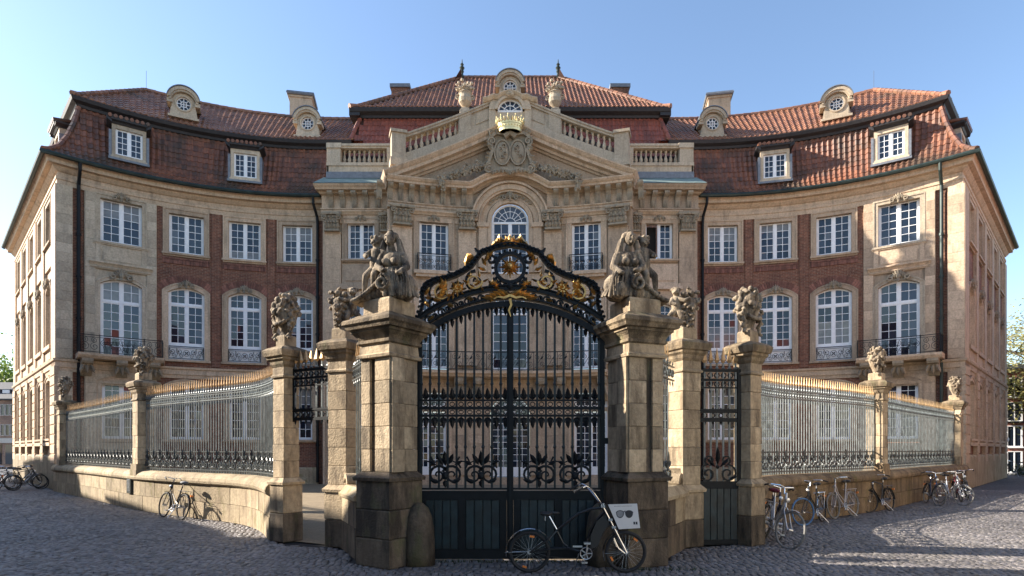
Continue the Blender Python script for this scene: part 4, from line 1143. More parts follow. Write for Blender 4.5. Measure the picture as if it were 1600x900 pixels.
    for i in range(9): place('baluster', BAL, ba, frame_at(fb, sx, 6.80+i*.268, .42, 17.22))
# ---- centre roof
yl = 33.1
def cl(y):       # half width of the roof at depth y in front of the ridge line
    return None
LOWC = [(32.55, 17.2), (32.8, 18.4), (33.05, 19.6), (33.3, 20.72)]
UPC = [(32.85, 20.98), (33.2, 21.17), (38.0, 25.85)]
def hl(y): return 9.55-(y-32.55)*1.55
def hu(y): return 8.95-(y-32.85)*(8.95-3.1)/(38-32.85)
dk = MB()
for prof, h in ((LOWC, hl), (UPC, hu)):
    for (y0, z0), (y1, z1) in zip(prof, prof[1:]):
        dk.add([(-h(y0), y0+.03, z0-.03), (h(y0), y0+.03, z0-.03), (h(y1), y1+.03, z1-.03), (-h(y1), y1+.03, z1-.03)], [(0, 1, 2, 3)])
        for sx in (-1, 1):
            dk.add([(sx*h(y0), y0, z0-.03), (sx*h(y1), y1, z1-.03), (sx*h(y1), 43.0, z1-.03) if prof is LOWC else (sx*h(y1), 42-(y1-33), z1-.03), (sx*h(y0), 43.5, z0-.03) if prof is LOWC else (sx*h(y0), 43-(y0-33), z0-.03)], [(0, 1, 2, 3)])
dk.add([(-3.1, 38, 25.85), (3.1, 38, 25.85), (9.2, 43.2, 21.0), (-9.2, 43.2, 21.0)], [(0, 1, 2, 3)])
rf = dk.build('roof', 'deck', PAL)
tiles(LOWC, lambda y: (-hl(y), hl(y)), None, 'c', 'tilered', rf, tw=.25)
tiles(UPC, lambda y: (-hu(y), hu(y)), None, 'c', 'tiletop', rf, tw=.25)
FASC = [(33.4, 20.51), (33.12, 20.53), (33.08, 20.64), (32.86, 20.76), (32.80, 20.92), (32.84, 20.98), (33.6, 21.02)]
fb2 = MB().sweep(-8.98, 8.98, FASC, 4)
for sx in (-1, 1): fb2.box(sx*8.7-.3, sx*8.7+.3, 32.9, 43.2, 20.56, 20.95)
fb2.build('roof_cornice', 'wood', PAL)
for sx in (-1, 1):
    ridge([(sx*hl(y), y-.02, z+.04) for y, z in LOWC], rf, 'tilered', .11)
    ridge([(sx*hu(y), y, z+.05) for y, z in UPC], rf, 'tiletop', .14)
ridge([(-3.1, 38, 25.89), (3.1, 38, 25.89)], rf)
FIN = MB().lathe([(.16, -.1), (.20, .0), (.10, .12), (.07, .25), (.13, .36), (.09, .45), (.17, .60), (.07, .72), (.12, .82), (.04, .92), (.02, 1.15), (.0, 1.16)], 10).mesh('finial', 'green')
for sx in (-1, 1): place('finial', FIN, rf, T(sx*3.1, 38, 25.9))
oculus_dormer(T(0, 33.9, 21.75), PAL, 1.45, 1.75, 3.0, ry=.40, rx=.37)
for sx in (-1, 1):
    ch = MB().box(sx*7.85-.62, sx*7.85+.62, 42, 43.2, 22, 27.7).build('chimney', 'brick', PAL)
    MB().box(sx*7.85-.72, sx*7.85+.72, 41.9, 43.3, 27.7, 27.95).build('chimney_cap', 'lead', ch)
    # body of the block behind
    MB().box(sx*9.2-.05, sx*9.2+.05, 32.6, 43, 14, 18.2).build('attic_wall', 'brick', PAL)
for (key, mt), (mb, fm, fl) in ash.items():
    mb.build('ashlar_blocks', mt, PAL, fm, fl, kind='stuff')
# ================================================================== fence, gate piers, gate
M['fence'] = simple('weathered_fence_iron', (.13, .15, .148), .4, .1, .5, scale=6, spec=.7)
M['band'] = simple('fence_ornament_iron', (.055, .063, .062), .4, .1, .5, scale=6, spec=.6)
M['gatepaint'] = simple('dark_teal_paint', (.010, .022, .026), .42, .0, .6, scale=5, bump=.3, spec=.5)
M['bronze'] = simple('bronze_plaque', (.05, .055, .05), .45, .4, .2)
class Path:
    def __init__(s, pts, n=14):
        P = [Vector((*p, 0)) for p in pts]; P = [P[0]*2-P[1]]+P+[P[-1]*2-P[-2]]
        out = []
        for i in range(1, len(P)-2):
            for k in range(n):
                t = k/n; a, b, c, d = P[i-1:i+3]
                out.append(.5*((2*b)+(c-a)*t+(2*a-5*b+4*c-d)*t*t+(3*b-a-3*c+d)*t**3))
        out.append(P[-2]); s.p = out; s.L = [0]
        for a, b in zip(out, out[1:]): s.L.append(s.L[-1]+(b-a).length)
    def at(s, x):
        import bisect
        i = min(max(bisect.bisect_right(s.L, x)-1, 0), len(s.p)-2)
        t = (x-s.L[i])/(s.L[i+1]-s.L[i])
        p = s.p[i].lerp(s.p[i+1], t)
        d0 = (s.p[min(i+1, len(s.p)-1)]-s.p[max(i-1, 0)]).normalized(); d1 = (s.p[min(i+2, len(s.p)-1)]-s.p[i]).normalized()
        d = d0.lerp(d1, min(max(t, 0), 1)).normalized()
        return p, Vector((-d.y, d.x, 0))
    def map(s, sg):
        def f(x, y, z):
            p, n = s.at(x); q = p+n*y
            return (sg*q.x, q.y, z)
        return f
    def arc_at_x(s, X):
        for i in range(len(s.p)-1):
            if s.p[i].x <= X <= s.p[i+1].x: return s.L[i]+(s.L[i+1]-s.L[i])*(X-s.p[i].x)/(s.p[i+1].x-s.p[i].x)
        return s.L[-1]
TAIL = [(5.65, 13.75), (6.7, 14.95), (8.4, 16.15), (10.4, 17.55), (11.9, 18.8), (15.5, 22.2), (19.5, 25.8), (20.4, 26.65)]
PATH = {-1: Path([(4.72, 12.15)]+TAIL), 1: Path([(4.78, 11.75), (5.2, 12.6)]+TAIL)}
GATE = {-1: (4.57, 12.02), 1: (4.66, 11.55)}
# bar with gilded spear head
def bar_mesh(z0, z1, tip, w=.021, gold=True, name='bar', tw=.026):
    mb = MB().box(-w/2, w/2, -w/2, w/2, z0, z1)
    mb.squarelathe([(w*.5, z1), (w*.9, z1+.02), (w*.45, z1+.05), (w*.45, z1+.12)]); mb.squarelathe([(w*.45, z1+.121), (tw*.62, z1+.17), (tw*.45, z1+.23), (.003, tip)], mi=1)
    return mb.mesh(name, ['fence', 'giltip'])
FBAR = bar_mesh(1.22, 3.42, 3.80)
def lyre(w=.42, h=.50, y=0, t=.022):
    mb = MB()
    for sx in (-1, 1):
        mb.ribbon([(sx*a, b) for a, b in spiral(w*.25, h*.28, w*.23, .025, PI/2, -1.5, 18)], t, .03)
        mb.ribbon([(sx*a, b) for a, b in spiral(w*.20, h*.72, w*.13, .02, -PI/2, 1.4, 14)], t*.9, .03)
        mb.leaf(sx*w*.06, h*.5, PI/2-sx*.8, h*.42, .07, bulge=.03)
        mb.leaf(sx*w*.3, h*.12, PI/2-sx*1.3, .16, .06, bulge=.03)
    mb.leaf(0, h*.55, PI/2, h*.62, .10, bulge=.04); mb.ball((0, 0, h*.5), (.04, .03, .04), n=6, m=4)
    return mb
LYRE = lyre().mesh('scroll', 'band')
def tipband(mb, x0, x1, z0, z1, pitch, fm=None):
    """two rails with rings and drop points between"""
    n = max(1, int((x1-x0)/pitch)); k = max(1, int((x1-x0)/.35))
    for z in (z0, z1): mb.box(x0, x1, -.018, .018, z-.014, z+.014, 0, k)
    r = min((z1-z0)/2-.02, pitch*.42)
    for i in range(n):
        x = x0+(x1-x0)*(i+.5)/n
        mb.ribbon([(x+r*math.cos(a), (z0+z1)/2+r*math.sin(a)) for a in [2*PI*j/8 for j in range(9)]], .016, .03)
        mb.leaf(x, z0-.01, -PI/2, .13, .055, bulge=.02)
        mb.leaf(x, z1+.01, PI/2, .09, .05, bulge=.02)
    return mb
END = 19.45; MID = 11.45
def fence_side(sg):
    P = PATH[sg]; f = P.map(sg); fl = sg < 0
    side = 'left' if sg < 0 else 'right'
    Lm, Le, L = P.arc_at_x(MID), P.arc_at_x(END), P.L[-1]
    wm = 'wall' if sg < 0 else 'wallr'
    root = thing('fence_wall', 'low sunlit stone wall curving left of the gate below the iron railings' if sg < 0 else 'low mossy stone wall curving right of the gate with bicycles leaning on it', 'wall', f(Lm, 0, 0), group='low fence walls')
    MB().box(0.1, L, -.18, .2, 0, 1.16, 0, 40).build('wall_core', 'dark', root, f, fl)
    def course(z0, z1, y, bl, off, name='block'):
        x = .02
        first = True
        while x < L-.1:
            d = bl*rnd.uniform(.75, 1.25)*(off if first else 1); first = False
            x1 = min(L, x+d)
            if L-x1 < .3: x1 = L
            dy = rnd.uniform(-.008, .008)
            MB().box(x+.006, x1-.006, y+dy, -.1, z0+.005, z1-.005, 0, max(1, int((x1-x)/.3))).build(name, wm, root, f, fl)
            x = x1
    course(0, .46, -.235, 1.05, .5); course(.46, .94, -.222, .95, 1)
    x = .02
    while x < L-.1:
        x1 = min(L, x+rnd.uniform(1.1, 1.5))
        if L-x1 < .4: x1 = L
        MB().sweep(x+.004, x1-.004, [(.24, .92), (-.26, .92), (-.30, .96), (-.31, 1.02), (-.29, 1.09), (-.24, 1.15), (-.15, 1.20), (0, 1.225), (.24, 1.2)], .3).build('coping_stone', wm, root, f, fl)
        x = x1
    for (a, b, lb) in ((.12, Lm-.26, 'long tall iron railing panel with gilded spikes just %s of the gate' % side), (Lm+.26, Le-.22, 'shorter iron railing panel beside the %s corner of the palace' % side)):
        fr = thing('iron_fence', lb, 'railing', f((a+b)/2, 0, 1.2), group='iron railings on the low wall')
        pit = .125 if a < 1 else .20; n = int((b-a)/pit)
        for i in range(n+1):
            place('bar', FBAR, fr, frame_at(f, sg, a+(b-a)*i/n, 0, 0))
        r = MB()
        for z in (1.30, 1.80): r.box(a, b, -.02, .02, z-.013, z+.013, 0, int((b-a)/.3))
        r.build('rail', 'band', fr, f, fl)
        m = max(1, int((b-a)/.44))
        for i in range(m): place('scroll', LYRE, fr, frame_at(f, sg, a+(b-a)*(i+.5)/m, -.03, 1.30))
        tipband(MB(), a, b, 3.20, 3.40, pit).build('ornament_band', 'fence', fr, f, fl, kind='stuff')
    return f, Lm, Le, root
# ---- piers --------------------------------------------------------
def pier(name, label, c, rz, h, mat, plinth=1.12, big=False, sg=1, capz=3.98, z0=0.0, group='stone piers of the fence'):
    th = thing(name, label, 'pier', (c[0], c[1], z0), rz, group)
    m = T(c[0], c[1], 0) @ Rz(rz); B = lambda mb, n='block', k=mat: mb.build(n, k, th, mat=m)
    po = .06 if big else .045
    n = max(1, round((plinth-z0)/.46)); 
    if z0 < .5:
        for i in range(n):
            a, b = z0+(plinth-z0)*i/n, z0+(plinth-z0)*(i+1)/n
            e = h+po+rnd.uniform(-.006, .006); B(MB().squarelathe([(e-.012, a+.003), (e, a+.02), (e, b-.02), (e-.012, b-.003)]), 'block', 'dark' if big or i == 0 else mat)
        B(MB().squarelathe([(h+po+.03, plinth), (h+po+.04, plinth+.05), (h+.02, plinth+.12), (h+.005, plinth+.14)]), 'moulding', 'dark' if big else mat)
        zs = plinth+.14
    else: zs = z0
    ze = capz-.68
    k = max(1, round((ze-zs)/(.33 if big else .36)))
    MB().box(-h+.05, h-.05, -h+.05, h-.05, zs, ze).build('pier_core', 'dark', th, mat=m)
    for i in range(k):
        a, b = zs+(ze-zs)*i/k+.002, zs+(ze-zs)*(i+1)/k-.002
        if big:
            for (x0, x1) in ((-h, -h+.62*h), (-h+1.0*h, h)):
                xx = (x0, x1) if sg < 0 else (-x1, -x0)
                e = rnd.uniform(-.004, .004); c_ = .008
                t = MB(); xm, hw = (xx[0]+xx[1])/2, (xx[1]-xx[0])/2
                vs = []
                for (q, z) in ((c_, a), (0, a+c_), (0, b-c_), (c_, b)):
                    vs += [(xm-hw+q, -h-e+q, z), (xm+hw-q, -h-e+q, z), (xm+hw-q, h+e-q, z), (xm-hw+q, h+e-q, z)]
                t.add(vs, [(r*4+s_, r*4+(s_+1) % 4, r*4+4+(s_+1) % 4, r*4+4+s_) for r in range(3) for s_ in range(4)]+[(3, 2, 1, 0), (12, 13, 14, 15)])
                B(t)
            s_ = 1 if sg < 0 else -1
            B(MB().box(s_*h, s_*(h+.05), -h+.02, -.03, a, b))
        else:
            e = h+rnd.uniform(-.004, .004); B(MB().squarelathe([(e-.008, a), (e, a+.008), (e, b-.008), (e-.008, b)]))
    if big:
        B(MB().squarelathe([(h, ze), (h+.05, ze+.01), (h+.06, ze+.05), (h+.02, ze+.08), (h+.01, ze+.22)]), 'frieze')
        B(MB().squarelathe([(h+.02, ze+.22), (h+.05, ze+.24), (h+.05, ze+.28), (h+.03, ze+.29), (h+.05, ze+.34), (h+.10, ze+.40), (h+.12, ze+.41), (h+.12, ze+.45), (h+.17, ze+.46), (h+.19, ze+.51), (h+.22, ze+.54), (h+.22, ze+.59), (h+.20, ze+.61), (h+.13, ze+.64), (h+.04, ze+.70)]), 'cap', 'capm')
        B(MB().squarelathe([(h*.92, ze+.69), (h*.92, ze+.92), (h*.88, ze+.95)]), 'statue_base')
    else:
        B(MB().squarelathe([(h, ze), (h+.03, ze+.01), (h+.035, ze+.04), (h+.005, ze+.07), (h+.005, ze+.22)]), 'frieze')
        B(MB().squarelathe([(h+.01, ze+.22), (h+.04, ze+.27), (h+.05, ze+.33), (h+.09, ze+.37), (h+.09, ze+.41), (h+.13, ze+.43), (h+.15, ze+.50), (h+.155, ze+.55), (h+.10, ze+.60), (h*.5, ze+.68)]), 'cap', 'capm')
        B(MB().squarelathe([(h*.78, ze+.62), (h*.78, ze+.84), (h*.7, ze+.87)]), 'statue_base')
    return th, m
A22 = math.radians(22); A25 = math.radians(25); A35 = math.radians(35)
for sg in (-1, 1):
    sd = 'left' if sg < 0 else 'right'
    f, Lm, Le, wl_ = fence_side(sg)
    pier('gate_pier', 'broad weathered stone pier %s of the main gate carrying a reclining figure' % sd, (-1.96, 9.57) if sg < 0 else (2.03, 9.57), -math.radians(34) if sg < 0 else A22, .315, 'pier', 1.36, True, sg, 3.98, group='main gate piers')
    pier('gate_pier', 'slim stone pier carrying a flower putto beside the %s main gate pier' % sd, (sg*(3.36 if sg > 0 else 3.2), 11.38), sg*A25, .215, 'pier', 1.05, sg=sg, capz=4.0)
    pier('gate_pier', 'stone pier crowned by a flower urn outside the %s side passage' % sd, (sg*GATE[sg][0], GATE[sg][1]), sg*A35, .18, 'pier', 1.15, sg=sg, capz=3.98)
    m = frame_at(f, sg, Lm, 0, 0); a = math.atan2(m[1][0], m[0][0])
    pier('gate_pier', 'stone pier rising from the %s low wall between two railing panels' % sd, (m[0][3], m[1][3]), a, .235, 'pier', z0=1.2, sg=sg, capz=4.05)
    pb = MB().box(-.30, .30, -.30, .3, 1.0, 1.24).box(-.27, .27, -.28, .27, 1.24, 1.42)
    pb.build('pier_base', 'wall' if sg < 0 else 'wallr', wl_, mat=m)
    m = frame_at(f, sg, Le+.05, 0, 0); a = math.atan2(m[1][0], m[0][0])
    pier('gate_pier', 'stone pier ending the %s railing against the palace corner' % sd, (m[0][3], m[1][3]), a, .25, 'pier', z0=1.2, sg=sg, capz=4.05)
    # low wall and narrow grille between main pier and slim pier
    p0, p1 = Vector((sg*2.42, 9.98)), Vector((sg*(3.16 if sg > 0 else 3.02), 11.22))
    d = (p1-p0).normalized(); L = (p1-p0).length; ang = math.atan2(d.y, d.x)
    lw = thing('low_wall', 'short low wall filling the gap beside the %s main gate pier' % sd, 'wall', (*((p0+p1)/2), 0), group='short low walls by the gate piers')
    mm = T(*p0, 0) @ Rz(ang)
    yo = 1 if sg > 0 else -1
    MB().box(0, L, -.20, .20, 0, .52).build('block', 'dark', lw, mat=mm); MB().box(0, L*.5, -.192, .192, .526, .98).build('block', 'dark', lw, mat=mm); MB().box(L*.5+.008, L, -.19, .19, .526, .98).build('block', 'wall', lw, mat=mm)
    MB().sweep(-.05, L+.05, [(-.24, .99), (-.25, 1.05), (-.12, 1.2), (.12, 1.2), (.25, 1.05), (.24, .99)], .3).build('coping_stone', 'wall', lw, mat=mm)
    sc = MB().ribbon(spiral(L-.16, 1.22, .15, .15, PI, -.5, 10)+[(L+.02, 1.5)], .09, .3); sc.build('volute', 'pier', lw, mat=mm)
    gr = thing('side_grille', 'narrow iron grille with gilded tips beside the %s main gate pier' % sd, 'grille', (*((p0+p1)/2), 1.2), group='narrow grilles by the gate piers')
    for i in range(5): place('bar', FBAR, gr, mm @ T(.25+i*.16, 0, 0))
    tipband(MB(), .2, L-.15, 3.15, 3.40, .16).build('ornament_band', 'band', gr, mat=mm, kind='stuff')
    for i in range(2): place('scroll', LYRE, gr, mm @ T(.38+i*.4, -.03, 1.25))
# ---- pedestrian passages -----------------------------------------
PBAR = bar_mesh(0, 1.02, 1.40, .030, tw=.055)
def passage(sg):
    p0 = Vector((sg*(3.55 if sg > 0 else 3.38), 11.42)); p1 = Vector((sg*(GATE[sg][0]-.16), GATE[sg][1]-.05))
    d = (p1-p0); L = d.length; ang = math.atan2(d.y, d.x) if sg > 0 else math.atan2(-d.y, -d.x)
    o = p0 if sg > 0 else p1
    return T(*o, 0) @ Rz(ang), L
m, L = passage(-1)
ov = thing('overhead_grille', 'black iron grille hung above the open side passage left of the gate', 'grille', tuple(m @ Vector((L/2, 0, 2.4))))
fr = MB()
for z in (2.46, 2.66, 3.46): fr.box(0, L, -.025, .025, z-.02, z+.02)
fr.box(0, .05, -.03, .03, 2.42, 3.5).box(L-.05, L, -.03, .03, 2.42, 3.5).build('frame', 'iron', ov, mat=m)
OB = bar_mesh(2.46, 3.48, 3.86, .032, tw=.06)
for i in range(8): place('bar', OB, ov, m @ T(.06+(L-.12)*i/7, 0, 0))
tb = tipband(MB(), 0, L, 2.49, 2.63, .13); tipband(tb, 0, L, 3.30, 3.44, .13); tipband(tb, 0, L, 3.14, 3.28, .13)
tb.build('ornament_band', 'iron', ov, mat=m, kind='stuff')
m, L = passage(1)
sgt = thing('side_gate', 'closed narrow iron gate with dark teal lower panel right of the main gate', 'gate', tuple(m @ Vector((L/2, 0, 0))))
fr = MB()
for z, w in ((.06, .05), (1.15, .05), (1.22, .02), (2.42, .025), (2.62, .025), (3.40, .02)): fr.box(0, L, -.03, .03, z-w, z+w)
MB().box(.05, L-.05, .021, .03, .08, 1.12).build('panel', 'gatepaint', sgt, mat=m)
fr.box(0, .07, -.035, .035, .02, 3.42).box(L-.07, L, -.035, .035, .02, 3.42).build('frame', 'iron', sgt, mat=m)
for i in range(6): x = .07+(L-.14)*i/6; MB().cbox(x+.003, x+(L-.14)/6-.003, -.012, .02, .10, 1.10, .006).build('board', 'gatepaint', sgt, mat=m)
SB_ = bar_mesh(1.2, 3.42, 3.84, .032, tw=.06)
for i in range(7): place('bar', SB_, sgt, m @ T(.1+(L-.2)*i/6, 0, 0))
place('scroll', lyre(.8, .6, t=.03).mesh('scroll', 'iron'), sgt, m @ T(L/2, -.04, 1.22))
tb = tipband(MB(), 0, L, 2.46, 2.58, .14); tipband(tb, 0, L, 3.22, 3.38, .12); tipband(tb, 0, L, 3.06, 3.2, .12)
tb.build('ornament_band', 'iron', sgt, mat=m, kind='stuff')
# ---- main gate ------------------------------------------------------
GD = 9.8
def gp(px, py): return ((px-797)/920*GD, (703-py)/920*GD+1.85)
gate = thing('main_gate', 'tall black wrought iron double gate with gilded crest between the broad stone piers', 'gate', (0, GD, 0))
GM = T(0, GD, 0)
def zarch(x, zt=4.27, ze=3.66, hc=1.59):
    R = (hc*hc+(zt-ze)**2)/(2*(zt-ze)); return zt-R+math.sqrt(max(0, R*R-x*x))
def gband(leaf, pts, w, t, mat='iron', name='frame', y=0): return MB().ribbon(pts, w, t, y=y).build(name, mat, leaf, mat=GM)
for sg in (-1, 1):
    xs = lambda a, b: (a, b) if sg > 0 else (-b, -a)
    fr = MB()
    for (a, b, z0, z1, t) in ((.03, 1.57, .04, .20, .05), (.03, 1.57, 1.02, 1.17, .05), (.03, 1.57, 1.19, 1.22, .07), (.03, 1.57, 2.40, 2.44, .05), (.03, 1.57, 2.52, 2.57, .05), (.03, 1.57, 2.66, 2.69, .05)):
        fr.box(*xs(a, b), -t/2, t/2, z0, z1)
    fr.box(*xs(.012, .055), -.03, .03, .04, 4.24); fr.box(*xs(.056, .09), -.028, .028, .04, 1.16); fr.box(*xs(.002, .012), -.01, .01, .04, 1.16); fr.box(*xs(1.50, 1.57), -.04, .04, .04, 3.70)
    fr.box(*xs(.74, .86), -.03, .03, .20, 1.02); fr.box(*xs(1.40, 1.50), -.03, .03, .2, 1.02); fr.box(*xs(.085, .17), -.03, .03, .2, 1.02)
    leaf = fr.build('leaf', 'iron', gate, mat=GM)
    for (a, b) in ((.17, .74), (.86, 1.40)):
        MB().box(*xs(a-.02, b+.02), .021, .03, .19, 1.03).build('panel', 'gatepaint', leaf, mat=GM)
        n = 4
        for i in range(n):
            x0, x1 = a+(b-a)*i/n, a+(b-a)*(i+1)/n; q = xs(x0+.003, x1-.003)
            MB().cbox(*q, -.008+rnd.uniform(-.003, .003), .02, .2, 1.02, .008).build('board', 'gatepaint', leaf, mat=GM)
    for i in range(10):
        x = sg*(.155+.147*i); b = MB(); zt = zarch(x)
        b.box(x-.018, x+.018, -.018, .018, 1.2, zt)
        for z in (1.9, 2.95): b.ball((x, 0, z), (.03, .03, .04), n=6, m=4)
        b.build('bar', 'ironw', leaf, mat=GM)
    tb = MB()
    for i in range(11):
        x = sg*(.08+.147*i)
        if abs(x) > 1.5: continue
        for (z, s_) in ((2.69, 1), (2.40, -1)):
            tb.leaf(x, z, s_*PI/2, .20, .085, bulge=.03)
            for k in (-1, 1): tb.ribbon(spiral(x+k*.035, z+s_*.07, .034, .01, PI/2, k*1.2, 8), .014, .03); tb.leaf(x, z, s_*PI/2+k*.7, .10, .04, bulge=.02)
        tb.ribbon([(x+.04*math.cos(2*PI*j/8), 2.61+.036*math.sin(2*PI*j/8)) for j in range(9)], .014, .04)
        tb.ribbon([(x+.04*math.cos(2*PI*j/8), 2.48+.03*math.sin(2*PI*j/8)) for j in range(9)], .014, .04)
        tb.leaf(x, zarch(x)-.02, -PI/2, .17, .07, bulge=.03); tb.leaf(x+.07, zarch(x+.07)-.02, -PI/2, .10, .05, bulge=.03)
    tb.build('spear_points', 'iron', leaf, mat=GM, kind='stuff')
    for cx in (.48, 1.08, 1.62):
        if cx > 1.5: sw = .30
        b = MB(); h = .46; x = sg*min(cx, 1.40); w = .27
        sides = (-1, 1) if cx < 1.5 else ()
        for k in sides:
            b.ribbon([(x+k*(q[0]), q[1]) for q in spiral(.12, 1.43, .17, .02, PI*.9, -1.6, 22)], [.045*(1-.5*i/22) for i in range(23)], .05)
            b.ribbon([(x+k*.26, 1.55), (x+k*.20, 1.66), (x+k*.24, 1.74)], .03, .04)
            b.leaf(x+k*.04, 1.60, PI/2-k*.5, .22, .09, bulge=.04); b.leaf(x+k*.15, 1.6, PI/2-k*1.1, .16, .07, bulge=.04)
            b.leaf(x+k*.1, 1.30, PI/2-k*1.2, .18, .08, bulge=.04)
        if sides:
            b.leaf(x, 1.58, PI/2, .26, .11, bulge=.05); b.ball((x, -.02, 1.42), (.06, .04, .07)); b.leaf(x, 1.36, -PI/2, .14, .09, bulge=.03)
            b.ribbon([(x-.30, 1.66), (x-.18, 1.64), (x, 1.72), (x+.18, 1.64), (x+.30, 1.66)], .022, .03)
            b.build('scroll', 'iron', leaf, mat=GM)
    MB().box(*xs(1.56, 1.66), -.03, .03, 1.95, 2.05).build('hinge', 'iron', leaf, mat=GM)
MB().box(-.022, .022, -.06, -.03, .04, 4.26).build('meeting_stile', 'iron', gate, mat=GM)
# overthrow: arches and crest
hc = 1.62
ot = MB()
P1 = [(-hc+2*hc*i/36, zarch(-hc+2*hc*i/36, 4.27, 3.64, hc)) for i in range(37)]
P2 = [(-1.52+3.04*i/36, zarch(-1.52+3.04*i/36, 4.53, 4.02, 1.52)) for i in range(37)]
ot.ribbon(P1, .095, .10); ot.ribbon([(x, z+.10) for x, z in P1], .025, .16); ot.ribbon(P2, .055, .10); ot.ribbon([(x, z+.05) for x, z in P2], .02, .15)
over = ot.build('overthrow', 'iron', gate, mat=GM)
fil = MB(); gfil = MB()
for i in range(26):
    x = -1.42+2.84*(i+.5)/26; za, zb = zarch(x, 4.27, 3.64, hc)+.08, zarch(x, 4.53, 4.02, 1.52)-.04; r = (zb-za)/2*.9
    fil.ribbon(spiral(x, (za+zb)/2, r, r*.3, i % 2*PI, 1.2, 12), .026, .05)
    fil.leaf(x+.04, za, PI/2+.3, r*1.9, .05, bulge=.03)
    if i % 3 == 1 or 11 <= i <= 14: gfil.leaf(x, (za+zb)/2, rnd.uniform(0, 6), .13, .07, y=-.03, bulge=.04)
crest = [gp(*p) for p in ((652, 503), (657, 488), (661, 472), (660, 458), (667, 446), (681, 439), (698, 436), (712, 431), (724, 425), (737, 416), (746, 404), (752, 396), (764, 392), (776, 387), (797, 384))]
for sx in (-1, 1):
    c = [(sx*abs(x), z) for x, z in crest]
    ot2 = MB().ribbon(c, [.04]*2+[.055]*12+[.05], .11); ot2.ribbon([(x*1.012, z+.035) for x, z in c[2:]], .02, .17)
    for (px, py, ex, ey) in ((712, 431, 700, 428), (752, 396, 742, 392)):
        a, b = gp(px, py), gp(ex, ey); ot2.ribbon([(sx*abs(a[0]), a[1]), (sx*abs((a[0]+b[0])/2), (a[1]+b[1])/2-.01), (sx*abs(b[0]), b[1]+.03)], [.07, .05, .02], .13)
    for i in range(len(c)-1):
        for t in (.25, .75):
            x, z = c[i][0]+(c[i+1][0]-c[i][0])*t, c[i][1]+(c[i+1][1]-c[i][1])*t
            ot2.ball((x, -.06, z), (.028, .03, .028), n=6, m=4); ot2.ball((x*1.02, 0, z+.05), (.035, .05, .03), n=6, m=4)
    for (px, py, r, a0, tn) in ((686, 458, .20, PI*.6, -1.3), (743, 441, .19, PI*.5, -1.2), (716, 450, .10, 0, 1.3), (770, 447, .12, PI/2, 1.2), (680, 475, .12, -PI/2, 1.3)):
        x, z = gp(px, py); x = abs(x)
        ot2.ribbon([(sx*q[0], q[1]) for q in spiral(x, z, r, r*.2, a0, tn, 20)], [.04*(1-.5*i/20) for i in range(21)], .07)
    ot2.build('crest_scroll', 'iron', over, mat=GM)
    g = MB()
    def GL(px, py, ang, L, w, y=-.05):
        x, z = gp(px, py); g.leaf(sx*abs(x), z, PI/2+sx*(PI/2-ang)*-1 if sx > 0 else PI-ang, L, w, y=y, bulge=.05)
    for k in range(11): GL(684+k*2.6, 450+3*math.sin(k*1.7)+k*.8, 2.6-.4*k, .17, .055)
    for k in range(7): GL(676+k*3, 466-k*2, 3.6-.3*k, .18, .08)
    for k in range(12): GL(743+10*math.cos(k*.9), 441+7*math.sin(k*.9), k*1.3, .13, .05)
    for k in range(8): GL(716, 452, k*.8, .15, .07)
    for k in range(6): GL(727+k*2.6, 418-k*2.2, 1.75-.12*k, .22-.02*k, .07, -.02)
    for k in range(5): GL(768+k*6, 384-k*.8, 2.6-.5*k, .16, .08, -.03)
    for k in range(4): GL(760, 424-k*7, .4+k*.7, .16, .07)
    for k in range(5): GL(770, 449, 1+k*.6, .13, .06)
    for k in range(3): GL(664, 462+4*k, 2.2+k, .15, .07)
    for (px, py, r, a0, tn) in ((692, 459, .15, PI*.6, -1.3), (741, 441, .14, PI, 1.3), (716, 451, .08, 0, -1.3)):
        x, z = gp(px, py); x = abs(x)
        g.ribbon([(sx*q[0], q[1]) for q in spiral(x, z, r, r*.25, a0, tn, 18)], [.032*(1-.6*i/18) for i in range(19)], .04, y=-.06)
    g.build('gilded_foliage', 'gold', over, mat=GM)
fil.build('arch_scrollwork', 'iron', over, mat=GM, kind='stuff'); gfil.build('arch_gilding', 'gold', over, mat=GM, kind='stuff')
mc = gp(797, 419); md = MB()
md.ribbon([(mc[0]+.24*math.cos(2*PI*i/32), mc[1]+.24*math.sin(2*PI*i/32)) for i in range(33)], .055, .10)
for i in range(20): a = 2*PI*i/20; md.ball((mc[0]+.29*math.cos(a), -.02, mc[1]+.29*math.sin(a)), .026, n=6, m=4)
for sx in (-1, 1):
    md.ribbon([(sx*q[0], q[1]) for q in spiral(.15, mc[1]-.36, .11, .02, PI/2, -1.3, 16)], .035, .08); md.ribbon([(sx*q[0], q[1]) for q in spiral(.32, mc[1]+.14, .09, .02, 0, 1.3, 16)], .03, .08)
md.ball((0, -.03, mc[1]-.3), (.06, .05, .08))
med = md.build('medallion', 'iron', over, mat=GM)
ro = MB()
for i in range(16): ro.leaf(mc[0], mc[1], 2*PI*i/16, (.15 if i % 2 else .20), .05, y=-.02 if i % 2 else -.05, bulge=.05)
for i in range(8): ro.leaf(mc[0], mc[1], 2*PI*(i+.5)/8, .10, .06, y=-.08, bulge=.05)
ro.ball((mc[0], -.12, mc[1]), (.05, .04, .05)); ro.build('rosette', 'gold', med, mat=GM)
tp = gp(797, 379); to = MB().ball((0, -.04, tp[1]+.03), (.055, .06, .075), n=10, m=7)
for k in range(7): to.leaf(0, tp[1]-.05, PI*(.05+.9*k/6), .17, .08, y=-.03, bulge=.05)
to.build('gilded_head', 'gold', over, mat=GM)
gl = MB()
